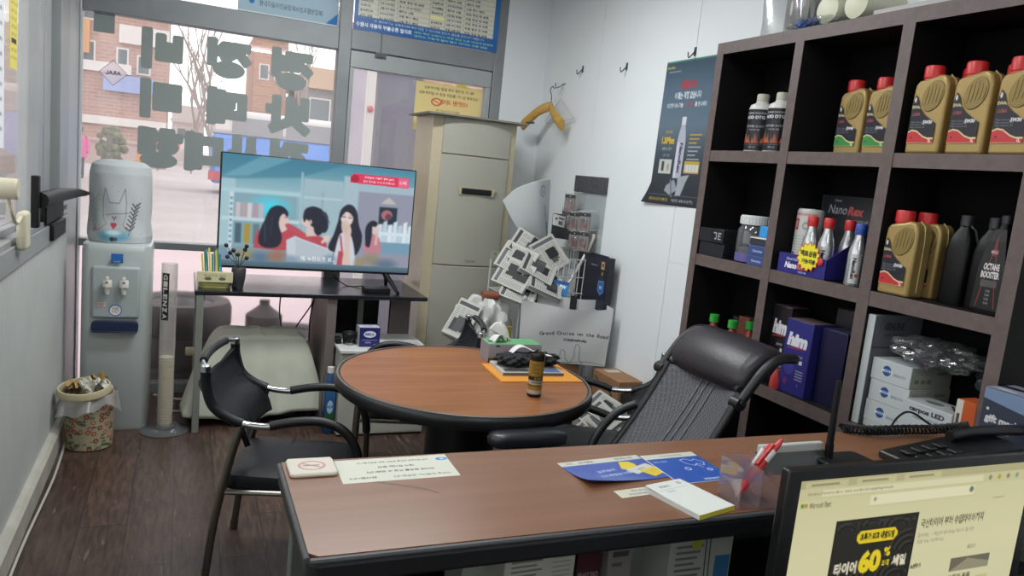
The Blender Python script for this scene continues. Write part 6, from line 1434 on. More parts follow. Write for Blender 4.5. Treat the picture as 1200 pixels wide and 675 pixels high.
c.text('타이어', 68, 96, 12, 'd2cdb4', .05, width=27); c.text('60', 97, 92, 22, 'dcc52c', .06, width=27); c.text('%', 117, 85, 9, 'dcc52c', .05); c.text('최대', 117, 96, 6, 'dcc52c', .04, width=9); c.text('세일', 134, 95, 11, 'd2cdb4', .05, width=18)
c.text('국산타이어 부터 수입타이어까지', 198, 62, 9, '55513f', .02, width=86); c.text('합리적인 가격으로 만나보는 타이어 특가전', 192, 74, 4.5, '98937a', .01, width=76); c.text('지금 바로 확인하세요', 172, 80, 4, '98937a', .01, width=36)
c.text('쇼핑하기', 158, 104, 5, '4c4836', .03, width=14); c.text('ㄴ 가까운 매장에서 장착까지 한번에', 96, 126, 5, '55513f', .03, width=96); c.text('전국 매장', 60, 136, 4, '77725c', .02); 
c.ell(24, 108, 2.4, 2.4, '22201a'); c.ell(24, 122, 2, 2, '22201a')
c.text('광고ⓘ', 232, 92, 4, '77725c', .02); c.rect(206, 102, 262, 116, '6b6656'); c.poly([(206, 116), (230, 104), (262, 110), (262, 116)], '8f8a72'); c.text('자동차 용품', 222, 122, 5, '55513f', .03, width=32); c.text('추천 기사', 218, 130, 5, '55513f', .02); c.rect(246, 124, 264, 168, 'bdb68a')
c.a[19 * c.SS:163 * c.SS] = c.a[24 * c.SS:168 * c.SS].copy(); c.a[35 * c.SS:158 * c.SS] = c.a[40 * c.SS:163 * c.SS].copy()
sheet('screen', c, (-W_ / 2, -.0008, .430), (W_, 0, 0), (0, 0, -H_), P_SCREEN, t)
lettering('brand', 'SYNC', .006, mat('grey print', '6d6a58', .5), t, (0, -.001, .124))

# ------------------------------------------------------------------ office chair
t = thing('office_chair', 'black mesh office chair with leather headrest turned to the round table', 'chair', (1.12, 1.87, 0), 0)
cx, cy = 1.12, 1.87
def L(x, y, z): return V(x - cx, y - cy, z)
def mesh_mat():
    m, nt, out = nodes('grey black mesh'); tc = nt.nodes.new('ShaderNodeTexCoord')
    ck = nt.nodes.new('ShaderNodeTexChecker'); ck.inputs['Scale'].default_value = 150; nt.links.new(tc.outputs['Object'], ck.inputs[0])
    d = nt.nodes.new('ShaderNodeBsdfPrincipled'); d.inputs['Base Color'].default_value = L4('55555c'); d.inputs['Roughness'].default_value = .6
    tr = nt.nodes.new('ShaderNodeBsdfTransparent'); tr.inputs[0].default_value = (.55, .55, .58, 1)
    n = nt.nodes.new('ShaderNodeMath'); n.operation = 'MULTIPLY'; n.inputs[1].default_value = .42; nt.links.new(ck.outputs['Fac'], n.inputs[0])
    mx = nt.nodes.new('ShaderNodeMixShader'); nt.links.new(n.outputs[0], mx.inputs[0]); nt.links.new(d.outputs[0], mx.inputs[1]); nt.links.new(tr.outputs[0], mx.inputs[2]); nt.links.new(mx.outputs[0], out.inputs[0]); return m
def bk(u, v):   # u far..near, v top..bottom
    y = 2.045 - u * .35; s = (1 - (2 * u - 1) ** 2)
    x = 1.496 - .205 * v - .09 * v * v + .035 * s * (1 - .4 * v); z = .893 - .43 * v
    return L(x, y, z)
MB().grid(bk, 24, 24).build('mesh_back', mesh_mat(), t, solid=.004)
b = MB()
for u in (.44, .52, .62): b.tube([bk(u, k / 14) + V(-.004, 0, .002) for k in range(15)], .0022, 6)
b.build('back_ribs', mat('grey rib', '6c6c74', .5), t)
b = MB().tube([bk(0, k / 10) + V(.004, .006, 0) for k in range(11)], .014, 10).tube([bk(1, k / 10) + V(.004, -.006, 0) for k in range(11)], .014, 10)
b.tube([bk(k / 12, -.01) + V(.006, 0, .004) for k in range(13)], .014, 10).tube([bk(k / 12, 1) for k in range(13)], .014, 10)
b.build('back_frame', mat('black frame plastic', '17181b', .4), t)
b = MB().grid(lambda u, v: bk(u * .96 + .02, -.16 + v * .15) + V(.012, 0, 0), 20, 5); b.build('upper_rail', mat('black frame plastic', '17181b', .4), t, solid=.014)
# headrest pad
hr = []
for y, k in ((2.065, .72), (2.055, .9), (2.03, 1.0), (1.88, 1.03), (1.73, 1.0), (1.70, .9), (1.692, .72)):
    ring = []
    for a in np.linspace(0, 2 * PI, 28, endpoint=False):
        # chord direction from the lower front to the upper back, bulging up and forward
        e = V(.79, 0, .61); nrm = V(-.61, 0, .79); q = V(1.582, y, .962) + e * (.098 * k * math.cos(a)) + nrm * ((.060 if math.sin(a) > 0 else .02) * k * math.sin(a))
        q.z -= .012; ring.append(tuple(L(*q)))
    hr.append(ring)
MB().loft(hr).build('headrest', mat('glossy black leather', '242127', .40, bump=.2, bscale=120), t, smooth=70)
for y, nm in ((1.676, 'near'), (2.078, 'far')):
    pth = smoothpath([(1.487, y, .868), (1.515, y, .905), (1.56, y, .965), (1.615, y, 1.0), (1.68, y, 1.0)], 5)
    MB().tube([L(*p) for p in pth], [.017] + [.015] * (len(pth) - 2) + [.011], 12).build('headrest_bracket', mat('black frame plastic', '17181b', .4), t)
for y0, y1 in ((1.665, 1.70), (2.05, 2.09)): MB().cyl(L(1.487, y0, .868), L(1.487, y1, .868), .019, n=18).build('pivot', mat('black frame plastic', '17181b', .4), t)
# seat
def sr(z, k): return [tuple(L(1.06 + x, 1.87 + y, z)) for x, y in rrect(.46 * k, .45 * k, .08 * k, 6)]
MB().loft([sr(.40, .9), sr(.41, .98), sr(.44, 1), sr(.465, .97), sr(.478, .88), sr(.482, .5)]).build('seat', mat('black seat mesh', '1b1b1f', .7), t)
for s, y in ((1, 2.075), (-1, 1.665)):
    ring = lambda z, k: [tuple(L(1.02 + x, y + yy, z)) for x, yy in rrect(.27 * k, .085 * (k if k < .98 else 1), .04 * k, 6)]
    MB().loft([ring(.622, .90), ring(.628, .98), ring(.645, 1), ring(.658, .95), ring(.664, .82), ring(.666, .4)]).build('armrest', mat('armrest rubber', '1e2126', .35), t, smooth=60)
    MB().tube(smoothpath([L(1.05, y, .62), L(1.06, y + s * .01, .52), L(1.08, y - s * .02, .42)], 5), .02, 10).build('arm_post', mat('black frame plastic', '17181b', .4), t)
    MB().tube(smoothpath([L(1.40, 1.87 + s * .195, .745), L(1.345, 1.87 + s * .21, .715), L(1.29, 1.87 + s * .215, .655), L(1.255, 1.87 + s * .21, .58), L(1.22, 1.87 + s * .17, .43)], 6), .0145, 10).build('arm_bracket', mat('black frame plastic', '17181b', .4), t)
MB().box(.04, .16, -.05, .05, .38, .41).tube([L(1.22, 1.87, .40), L(1.26, 1.87, .45), L(1.235, 1.87, .50)], .025, 10).build('tilt_bracket', mat('black frame plastic', '17181b', .4), t)
MB().cyl(L(1.06, 1.87, .09), L(1.06, 1.87, .40), .026, n=16).build('gas_lift', Mb, t)
for k in range(5):
    a = k * 2 * PI / 5 + .3; e = L(1.06 + .29 * math.cos(a), 1.87 + .29 * math.sin(a), .075)
    lg = MB().tube([L(1.06, 1.87, .10), e], [.026, .016], 10).build('base_leg', Mb, t)
    MB().cyl(e + V(.012 * math.sin(a), -.012 * math.cos(a), -.045), e + V(-.012 * math.sin(a), .012 * math.cos(a), -.045), .03, n=18).cyl(e + V(0, 0, -.03), e, .008, n=8).build('caster', Mb, lg)

# ------------------------------------------------------------------ on the round table
ZTb = .7002
t = thing('tissue_box', 'grey tissue box with green top and a pulled tissue on the table', 'tissue box', (1.262, 2.815, ZTb), math.radians(-3))
MB().box(-.115, .115, -.055, .055, 0, .075).build('box', mat('grey lilac card', '8f8a90', .5), t, bevel=.0015)
MB().box(-.114, .114, -.054, .054, .075, .0758).build('green_top', mat('green print', '5f9a6c', .5), t)
c = CV(120, 40, '8f8b92'); c.grad(0, 0, 120, 40, [(0, 'a09ba2'), (1, '857f86')]); c.line([(98, 10), (112, 24)], 3, '2f2b30'); c.line([(112, 10), (98, 24)], 3, '2f2b30'); c.line([(95, 17), (116, 17)], 1.5, '2f2b30'); c.ell(20, 4, 5, 2.5, '4a4450'); c.line([(82, 6), (82, 30)], .8, '5a5560'); c.rect(0, 30, 120, 40, '5a4540')
sheet('front_print', c, (-.1145, -.0557, .0745), (.229, 0, 0), (0, 0, -.074), P_GLOSS, t)
def tis(u, v):
    a = (u - .5) * 2.2; r_ = .012 + .030 * v; h_ = .085 * v * (1 - .2 * v)
    return V(-.012 + r_ * math.sin(a) * 1.1 - .05 * v * v + .03 * v * math.sin(u * 5), .01 * math.cos(a * 2) + r_ * .5 * math.cos(a), .074 + h_ * (.75 + .45 * math.sin(u * 4.2)) + .008 * math.sin(u * 13))
MB().grid(tis, 40, 14).build('tissue', mat('white tissue', 'd6d6d2', .9), t, solid=.0012, smooth=180)
def tis2(u, v): return V(-.035 - .055 * v + .012 * math.sin(u * 6), -.02 + .05 * u - .02 * v, .078 + .03 * math.sin(v * PI) * (1 - .4 * u) + .004 * math.sin(u * 12))
MB().grid(tis2, 18, 14).build('tissue', mat('white tissue', 'd6d6d2', .9), t, solid=.0012, smooth=180)
tag(MB().prism([(-.165, -.125), (.165, -.125), (.165, .125), (-.165, .125)], 0, .004).build('envelope', mat('orange envelope', 'd08a2c', .55), loc=(1.262, 2.60, ZTb), rz=math.radians(-3)), 'large orange envelope lying on the table under newspaper and black masks', 'envelope')
c = CV(130, 100, 'b4b2a8')
for k in range(12):
    for q in range(4): c.rect(6 + q * 31, 6 + k * 7.6, 32 + q * 31 - (k * q * 3) % 9, 10 + k * 7.6, ['5d5c58', '77756e', '44536a', '3a3a3c'][(k + q) % 4])
c.rect(90, 66, 126, 96, '4a5f8a'); c.rect(8, 70, 60, 94, '3d3d40')
t = thing('magazine', 'folded newspaper magazine between orange envelope and black masks', 'newspaper', (1.255, 2.632, ZTb + .0045), math.radians(-4))
MB().box(-.125, .125, -.085, .085, 0, .013).build('pages', mat('news paper edge', 'b9b7ad', .8), t); sheet('front_page', c, (-.125, .085, .0135), (.25, 0, 0), (0, -.17, 0), P_PAPER, t)
MB().box(-.125, .125, -.0855, -.085, .002, .011).build('fold_print', mat('news ink', '5f5e5a', .8), t)
for k, (x, y, lb) in enumerate(((1.215, 2.655, 'crumpled black face mask at left on the newspaper'), (1.325, 2.66, 'crumpled black face mask at right behind the gold can'))):
    crumple('face_mask', lb, 'face mask', (x, y, ZTb + .018), .075, .055, .050, mat('black mask cloth', '191a1f', .85), 31 + k)
def strap(u, v):
    return V((u - .5) * .17, (v - .5) * .045 + .02 * math.sin(u * 4), .012 * math.sin(u * PI * 2.2) + .028 * math.sin(u * PI))
tag(MB().grid(strap, 30, 6).build('mask_sheet', mat('white mask cloth', 'c9cacb', .8), loc=(1.275, 2.66, ZTb + .056), solid=.002, rz=-.1, smooth=180), 'white face mask strip draped over the two black masks', 'face mask')
t = thing('coffee_can', 'slim gold and black can standing near the rim of the table', 'can', (1.145, 2.318, ZTb))
MB().lathe([(.0235, 0), (.0255, .004), (.0255, .146), (.0235, .154), (.0225, .155), (.0215, .150), (.0001, .150)], 30).build('can_body', mat('black can', '23201c', .3, .3), t)
c = CV(90, 96, '9c7f3a'); c.rect(0, 0, 90, 10, '26221e'); c.rect(0, 48, 90, 58, '2a2622'); c.rect(0, 58, 90, 68, 'b5b0a4'); c.rect(0, 70, 90, 72, '2a2622'); c.rect(0, 72, 90, 82, '9c7f3a'); c.rect(0, 82, 90, 92, 'b5b0a4'); c.rect(0, 92, 90, 96, '26221e')
for k in range(5): c.rect(30, 18 + k * 5, 44 - k % 2 * 6, 20 + k * 5, '6a5322')
c.text('COFFEE', 50, 53, 6, 'b9a86a', .03); c.text('ORIGINAL', 46, 63, 5, '4a453c', .02)
sheet('label', c, 0, 0, 0, printmat('printed can', .3, metal=.3), t, fn=lambda u, v: V(.0259 * math.sin(-PI + u * 2 * PI), -.0259 * math.cos(-PI + u * 2 * PI), .143 - v * .136))

# ------------------------------------------------------------------ corner by the right wall
M_card = mat('brown cardboard', '8f6a4a', .75, var=.02, scale=6)
t = thing('cardboard_box', 'brown cardboard box on the floor in front of the white shopping bag', 'box', (2.07, 3.29, 0))
MB().box(-.068, .07, -.17, .085, 0, .50).build('carton', M_card, t, bevel=.003)
MB().box(-.05, .05, -.171, -.17, .33, .45).build('dark_print', mat('dark print', '3a2c22', .7), t); MB().box(-.03, .05, -.0, .05, .5, .5012).build('tape', mat('tape', 'b9b0a0', .4), t)
lettering('lettering', 'STORE', .05, mat('dark print', '3a2c22', .7), t, (-.0688, -.04, .33), up=(0, 0, 1), right=(0, -1, 0), bold=.04)
MB().tube([(-.069, .06, .47), (-.069, .0, .43)], .006, 6).tube([(-.069, -.05, .46), (-.069, -.12, .41)], .006, 6).build('ink_stroke', mat('dark print', '3a2c22', .7), t)
t = thing('cardboard_box', 'low brown carton hidden under the left half of the white shopping bag', 'box', (1.80, 3.565, 0))
MB().box(-.16, .17, -.085, .085, 0, .50).build('carton', M_card, t, bevel=.003)
crumple('cloth_bundle', 'dark navy cloth bundle on floor beside the brown cardboard box', 'cloth', (1.84, 3.30, 0), .09, .075, .46, mat('navy cloth', '23283a', .9), 44)
t = thing('paper_box', 'open pale cardboard box filled with old newspapers', 'box', (1.895, 3.075, 0))
MB().box(-.095, .095, -.11, .11, 0, .006).box(-.095, -.091, -.11, .11, 0, .33).box(.091, .095, -.11, .11, 0, .33).box(-.095, .095, -.11, -.106, 0, .24).box(-.095, .095, .106, .11, 0, .33).build('carton', mat('pale cardboard', '9f9588', .75), t)
def newsart(seed, w=100, h=70, base='aaaaa4'):
    r = random.Random(seed); c = CV(w, h, base)
    c.rect(6, 5, w - 6, 12, '55555a' if seed % 2 else '3a3a3e')
    for q in range(4):
        x = 6 + q * (w - 10) / 4
        for k in range(int((h - 20) / 4)): c.rect(x, 16 + k * 4, x + (w - 22) / 4 - r.uniform(0, 3), 17.6 + k * 4, '7c7c7a')
    for _ in range(3):
        x, y = r.uniform(5, w * .55), r.uniform(14, h * .55); c.rect(x, y, x + r.uniform(24, 44), y + r.uniform(16, 30), r.choice(['26282c', '3d4044', '17181b', '4a4a4a']))
    return c
NEWS = [newsart(k) for k in range(4)]
def newspaper(label, loc, rot, w_=.19, h_=.27, th=.022, k=0, group='folded newspapers', first={}):
    key = (w_, h_, th, k)
    if key in first: t = copy_thing(first[key], label, loc); t.rotation_euler = rot; return t
    t = thing('newspaper', label, 'newspaper', loc, 0, group); t.rotation_euler = rot; first[key] = t
    b = MB(); n = 9
    for q in range(n):
        an = q * .055; ca_, sa_ = math.cos(an), math.sin(an)
        def tr_(x, z): X_ = x + w_ / 2; return (-w_ / 2 + X_ * ca_ - z * sa_, X_ * sa_ + z * ca_)
        z0 = q * .0035; vs = []
        for y_ in (-h_ / 2 + .003 * (q % 3), h_ / 2 - .003 * ((q * 2) % 3)):
            for x_, z_ in ((-w_ / 2, z0), (w_ / 2 - .004 * (q % 4), z0), (w_ / 2 - .004 * (q % 4), z0 + .0024), (-w_ / 2, z0 + .0024)):
                X_, Z_ = tr_(x_, z_); vs.append((X_, y_, Z_))
        b.add(vs, [(3, 2, 1, 0), (4, 5, 6, 7), (0, 1, 5, 4), (1, 2, 6, 5), (2, 3, 7, 6), (3, 0, 4, 7)])
    X1, Z1 = tr_(w_ / 2 - .004, z0 + .003); X0, Z0_ = tr_(-w_ / 2, z0 + .003)
    b.build('pages', mat('newsprint', 'aaaaa5', .85), t); sheet('front_page', NEWS[k], (X0, h_ / 2, Z0_), (X1 - X0, 0, Z1 - Z0_), (0, -h_ + .004, 0), P_PAPER, t)
    return t
newspaper('newspaper on top of the pale box, edge toward the office chair', (1.915, 3.09, .335), (.3, -.1, .5), w_=.15, h_=.18, k=1)
newspaper('newspaper second on the pale box, fanned under the top one', (1.885, 3.05, .30), (.35, -.2, .2), w_=.15, h_=.18, k=2)
newspaper('newspaper third in the pale box beside the purple folder', (1.87, 3.03, .265), (.4, -.25, .3), w_=.15, h_=.18, k=3)
tag(MB().box(-.085, .07, -.09, .09, 0, .010).build('folder', mat('purple folder', '6f5a94', .5), bevel=.002, loc=(1.86, 3.01, .245), rz=.15), 'purple folder under newspapers at the front of the pale box', 'folder')
# shopping bag
A, Bp = V(1.64, 3.60, 0), V(2.08, 3.44, 0)
t = thing('shopping_bag', 'large white shopping bag with a curved black slogan and black straps', 'shopping bag', (1.885, 3.545, .5015), math.atan2(Bp.y - A.y, Bp.x - A.x))
BW, BH, BD = .49, .335, .14
cg = CV(240, 170, 'bcbfbf'); cg.grad(0, 0, 240, 170, [(0, 'c0c3c3'), (1, 'b8bbbb')])
s_ = 'Grand Cruise on the Road'
for k, ch in enumerate(s_):
    x = 58 + k * 7.6; u = (k - 11.5) / 11.5
    if ch != ' ':
        g_ = glyphs(ch, .02)[0]; l_, h_ = g_[:, 1].min(), g_[:, 1].max()
        cg.text(ch, x, 80 + 9 * u * u - 2 * u - (l_ + h_) / 2 * 14.5, (h_ - l_) * 14.5, '2b2c32', .02, rot=u * .22 - .04)
cg.text('CARNIVAL', 150, 96, 8, '2b2c32', .05, shear=.3, width=64)
cg.line(smoothpath([(20, 160), (30, 150), (36, 130), (42, 126), (50, 150), (56, 156)], 5) and [(p.x, p.y) for p in smoothpath([(20, 160, 0), (30, 150, 0), (36, 132, 0), (42, 128, 0), (50, 152, 0), (58, 158, 0)], 6)], 1.2, '44454c')
for x0, top_ in ((118, 128), (156, 108)): cg.line([(p.x, p.y) for p in smoothpath([(x0 - 16, 168, 0), (x0 - 6, 150, 0), (x0 - 4, top_ + 6, 0), (x0 + 2, top_, 0), (x0 + 8, top_ + 8, 0), (x0 + 10, 152, 0), (x0 + 20, 166, 0)], 6)], 1.2, '44454c')
cg.line([(60, 166), (118, 168), (186, 160), (236, 166)], 1.2, '44454c')
def bf(u, v): return V((u - .5) * BW * (1 - .05 * v), -BD / 2 - .012 * math.sin(u * PI) * (1 - v) + .006 * math.sin(u * 9 + v * 5) * (1 - v), (BH - .022 - .016 * math.sin(u * PI)) * (1 - v) + .006 * (1 - v) * math.sin(u * 5.5 + .6))
sheet('front_panel', cg, 0, 0, 0, printmat('printed coated paper', .45), t, fn=bf)
M_bag = mat('white bag film', 'c3c6c6', .45)
def bb2(u, v): p = bf(u, v); return V(p.x * .96, BD / 2 + .01 * math.sin(u * 7) * (1 - v) - .01 * math.sin(u * PI) * (1 - v), (BH + .004 * math.sin(u * 7)) * (1 - v))
MB().grid(bb2, 30, 10).build('back_panel', M_bag, t, smooth=180)
for s, u0 in ((-1, 0), (1, 1)):
    MB().grid(lambda u, v: bf(u0, v).lerp(bb2(u0, v), u) + V(-s * .03 * (1 - abs(2 * u - 1)) * (1 - v * .5), 0, 0), 8, 10).build('side_panel', M_bag, t, smooth=180)
MB().box(-BW * .47, BW * .47, -BD / 2, BD / 2, 0, .003).build('bottom', M_bag, t)
for x in (-.17, .045): MB().box(x - .018, x + .018, BD / 2 - .024, BD / 2 - .018, BH - .07, BH + .012).build('strap', mat('black webbing', '1b1c1f', .8), t)
# wire rack with newspapers and a black gift box
t = thing('wire_rack', 'white wire magazine rack against the right wall behind the bag', 'rack', (1.93, 3.95, 0))
M_wire = mat('white wire', 'b9bcbd', .4)
def wires(pts_list, r_=.003):
    b = MB()
    for p in pts_list: b.tube(p, r_, 6)
    return b
for x in (-.24, .19):
    for y in (-.24, .24): MB().cyl((x, y, 0), (x, y, 1.06 if x > 0 else .95), .006, n=8).build('post', M_wire, t)
for z in (.30, .78): wires([[(-.24, -.24 + k * .04, z), (.19, -.24 + k * .04, z)] for k in range(13)] + [[(-.24, -.24, z), (-.24, .24, z)], [(.19, -.24, z), (.19, .24, z)]]).build('wire_shelf', M_wire, t)
wires([[(.19, -.24 + k * .032, .86), (.19, -.24 + k * .032, 1.055)] for k in range(16)] + [[(.19, -.24, z), (.19, .24, z)] for z in (.86, .93, .99, 1.055)]).build('back_grid', M_wire, t)
wires([[(-.03 + k * .032, -.24, .80), (-.03 + k * .032, -.245, 1.03)] for k in range(8)] + [[(-.04, -.243, z), (.20, -.243, z)] for z in (.84, .93, 1.03)]).build('front_grid', M_wire, t)
NP = [((1.76, 3.88, 1.03), (.5, -.35, .9), 0, 'newspaper standing highest in the wire rack, fanned page edges up'), ((1.70, 3.83, .965), (.35, -.5, .7), 1, 'newspaper second from the top of the fanned pile'),
      ((1.78, 3.76, .93), (.45, -.25, 1.1), 2, 'newspaper with dark photograph right of the fanned pile'), ((1.68, 3.78, .89), (.3, -.55, .6), 3, 'newspaper in the middle of the fanned pile'),
      ((1.80, 3.70, .85), (.35, -.2, 1.3), 0, 'newspaper just left of the blue packet'), ((1.70, 3.74, .815), (.25, -.45, .8), 2, 'newspaper low in the pile behind the bag corner'), ((1.86, 3.82, 1.01), (.9, -.2, .6), 1, 'newspaper upright against the wire grid')]
for loc, rot, k, lb in NP: newspaper(lb, loc, rot, w_=.17, h_=.20, th=.026, k=k)
c = CV(70, 50, '2f78b4'); c.rect(0, 0, 70, 10, '1f4f8a'); c.text('FW', 50, 18, 12, 'e0e8ee', .05); c.rect(8, 30, 40, 40, '7ab0a0'); c.rect(8, 42, 50, 46, 'c9d4da')
t = thing('blue_packet', 'bright blue packet standing in front of the wire grid', 'packet', (1.885, 3.665, .83), -.5); t.rotation_euler = (-.15, 0.1, -.5)
MB().box(-.055, .055, -.012, .012, 0, .085).build('packet', mat('blue packet', '2b6aa4', .35), t, bevel=.002); sheet('front_print', c, (-.0545, -.0126, .0845), (.109, 0, 0), (0, 0, -.084), P_GLOSS, t)
t = thing('gift_carton', 'black gift carton with blue badge leaning on the wall behind the bag', 'box', (2.085, 3.66, .784), RZ)
MB().box(-.14, .20, -.02, .02, 0, .29).build('carton', mat('black gift carton', '1d1f2a', .4), t, bevel=.002)
c = CV(90, 140, '1c1e2a'); c.rect(0, 0, 90, 140, '1e2030'); c.rect(56, 14, 76, 62, '2e2a2a'); c.rect(58, 17, 74, 36, 'a8925a'); c.ell(66, 26, 5, 5, '4a4030'); c.text('V', 66, 48, 9, 'b9a468', .04); c.poly([(52, 66), (78, 64), (80, 92), (66, 102), (50, 90)], '5f8ab8'); c.poly([(55, 69), (75, 67), (77, 90), (66, 98), (53, 88)], '2f5a94'); c.text('10', 65, 82, 9, 'c4d4e4', .04); c.text('PREMIUM GIFT', 26, 30, 4, '8f8f9a', .02, width=36)
sheet('front_print', c, (.001, -.0206, .299), (.198, 0, 0), (0, 0, -.298), P_GLOSS, t)
# white bag of papers, brown roll
crumple('paper_bag', 'white plastic bag stuffed with papers beside the air conditioner', 'bag', (1.50, 3.75, .44), .15, .11, .36, mat('white carrier bag', 'b9bbb9', .4), 52)
t = thing('paper_bag_stool', 'low grey stool under the white plastic bag', 'stool', (1.49, 3.74, 0))
MB().prism(rrect(.32, .28, .03), .41, .44).build('seat', mat('grey plastic stool', '6f7274', .5), t, bevel=.004)
for x in (-.13, .13):
    for y in (-.11, .11): MB().cyl((x * 1.1, y * 1.1, 0), (x, y, .41), .014, n=10).build('leg', mat('grey plastic stool', '6f7274', .5), t)
newspaper('newspaper tucked at left of the white plastic bag', (1.365, 3.70, .66), (1.1, .5, -.3), w_=.13, h_=.22, th=.03, k=0)
tag(MB().tube([(-.045, 0, 0), (.045, -.01, 0)], [.026, .026], 20).build('paper_roll', mat('red brown roll', '7a4634', .5), loc=(1.52, 3.74, .806), rz=.1), 'short red brown roll lying on the white plastic bag', 'roll')
t = thing('snack_packet', 'yellow and black packet behind the tissue box', 'packet', (1.585, 3.62, .441), 0)
MB().box(-.03, .03, -.01, .01, 0, .225).build('packet', mat('yellow packet', '8f8438', .4), t, bevel=.003); MB().box(-.02, .02, -.0108, -.01, .09, .16).build('print', Mb, t)
# white rolled poster sheet and stick
pa = [V(1.628, 3.95, 1.311), V(1.677, 3.90, 1.387), V(1.777, 3.86, 1.439), V(1.86, 3.92, 1.452), V(1.925, 3.98, 1.457)]
pth = smoothpath(pa, 10)
tip = [V(1.90, 3.96, 1.05), V(1.955, 3.99, 1.03)]
def cone(u, v):
    k = u * (len(pth) - 1); i = min(int(k), len(pth) - 2); a = pth[i].lerp(pth[i + 1], k - i); b_ = tip[0].lerp(tip[1], u)
    p = a.lerp(b_, v); p += V(-.035, -.045, -.06) * (math.sin(v * PI) * .55 * (1 - u)) ; return p + V(0, -.02 * math.sin(u * PI) * (1 - v), 0)
c = CV(90, 120, 'c3c7c9'); c.ell(58, 18, 9, 8, '7f8894'); c.ell(58, 18, 7.5, 6.5, 'c3c7c9'); c.text('16', 58, 18, 8, '7f8894', .02); c.text('KOREA', 58, 10, 3, '7f8894', .02)
c.text('FROM THE BEST', 70, 64, 8, '8a93a0', .03, rot=1.3, width=50); c.text('HONOR', 80, 88, 10, '4f6a94', .05, rot=1.35, width=40)
ps = sheet('paper_sheet', c, 0, 0, 0, P_PAPER, fn=cone, solid=.0012, soff=0); tag(ps, 'white printed paper sheet curled into a cone above the newspapers', 'paper')
t = thing('white_rod', 'slim white rod leaning from the bag toward the wall display', 'rod', (1.925, 3.70, .83))
MB().tube(smoothpath([(0, 0, 0), (.10, .02, .15), (.18, .05, .285), (.195, .055, .325)], 6), .009, 10).build('rod', mat('white rod plastic', 'c9cac6', .4), t); MB().cyl((.195, .055, .32), (.197, .056, .345), .011, n=10).build('end_cap', M_wht, t)
# wall display of key ring packs
t = thing('wall_display', 'wall display board with hooks for small blister packs', 'display', (XR - .004, 3.89, 1.40))
MB().box(-.012, 0, -.19, .19, .0, .095).build('header_board', mat('dark grey header', '46484c', .5, var=.05, scale=60), t, bevel=.002)
MB().box(-.006, 0, -.19, .19, -.46, 0.0).build('backing_plate', clear('clear backing', 'f6f8f8', haze=.12, hazecol='dcdfe0', refl=.05), t)
hooks = [(.085, -.02), (.10, -.115), (-.0, -.12), (-.12, -.11), (.14, -.20), (-.02, -.225), (-.13, -.22)]
for y, z in hooks: MB().tube([(0, y, z + .02), (-.11, y, z), (-.118, y, z + .015)], .0028, 6).build('hook', M_wire, t)
cpk = CV(36, 56, '77706e'); cpk.rect(0, 0, 36, 10, '3a3b3f'); cpk.rect(3, 12, 33, 54, '8d8480'); cpk.ell(18, 26, 8, 7, '5a4a48'); cpk.ell(18, 36, 10, 11, 'a8434a'); cpk.rect(13, 44, 24, 50, 'c0b4b0'); cpk.ell(18, 5, 2, 2, 'b9b9b9'); cpk.blur(1)
PKL = ['single red blister pack on the top hook of the wall display', 'red blister pack at left of the second display row', 'red blister pack in middle of the second display row', 'red blister pack at right of the second display row', None, 'red blister pack left in the lowest display row', 'red blister pack right in the lowest display row']
pk0 = None
for (y, z), lb in zip(hooks, PKL):
    if not lb: continue
    loc = (XR - .004 - .085, 3.89 + y, 1.40 + z - .003)
    if pk0 is None:
        pk0 = thing('blister_pack', lb, 'pack', loc, -1.2, 'red blister packs')
        MB().box(-.04, .04, 0, .003, -.105, .002).build('card', mat('pack card', '6d6664', .5), pk0); sheet('print', cpk, (-.0395, -.0006, .0015), (.079, 0, 0), (0, 0, -.106), P_GLOSS, pk0)
        MB().box(-.028, .028, -.018, -.001, -.09, -.025).build('blister', M_film, pk0, bevel=.008)
    else: copy_thing(pk0, lb, loc)
t = thing('price_tag', 'black and white tag board at left of the lowest display row', 'tag', (XR - .10, 4.00, 1.215), -.9)
MB().box(-.075, .06, -.0, .004, -.10, .045).build('board', mat('black tag', '222327', .5), t); c = CV(50, 40, 'c4c4c2'); c.text('★', 14, 14, 14, '2a2a2c', .05); c.rect(24, 8, 46, 14, '2a2a2c'); c.rect(24, 20, 40, 34, '55555a'); sheet('print', c, (-.072, -.0008, .042), (.08, 0, -.01), (0, 0, -.065), P_PAPER, t)
# coat hanger on a hook
t = thing('wall_hook', 'small bent wire hook on the right wall above the clothes hangers', 'hook', (XR - .003, 4.39, 2.03))
MB().tube(smoothpath([(0, 0, .02), (-.03, 0, .0), (-.055, 0, -.01), (-.06, 0, .02)], 5), .003, 6).tube([(0, -.02, .02), (0, .02, .02)], .003, 6).build('hook', mat('latch steel', '55585b', .4, .7), t)
t = thing('coat_hanger', 'wooden coat hanger hanging from a hook on the right wall', 'hanger', (XR - .08, 4.39, 1.96), math.radians(14))
M_hw = mat('yellow varnished wood', 'b58f45', .4, var=.03, scale=20, stretch=(1, 1, 6))
MB().tube(smoothpath([(.0, 0, -.06), (0, 0, -.01), (.0, .008, .02), (0, .02, .045), (0, .0, .065), (0, -.018, .05)], 6), .0028, 8).build('hook_wire', mat('latch steel', '55585b', .4, .7), t)
for sgn, ln in ((1, .185), (-1, .19)):
    pts = smoothpath([(-.0, 0, -.055), (-.035, sgn * .06, -.085), (-.05, sgn * .13, -.135), (-.055, sgn * ln, -.175)], 6)
    MB().loft([[tuple(p + V(.017 * math.cos(a) * (1 + .5 * i / len(pts)), 0, .029 * math.sin(a) * (1 + .3 * i / len(pts)))) for a in np.linspace(0, 2 * PI, 14, endpoint=False)] for i, p in enumerate(pts)]).build('arm', M_hw, t, smooth=60)
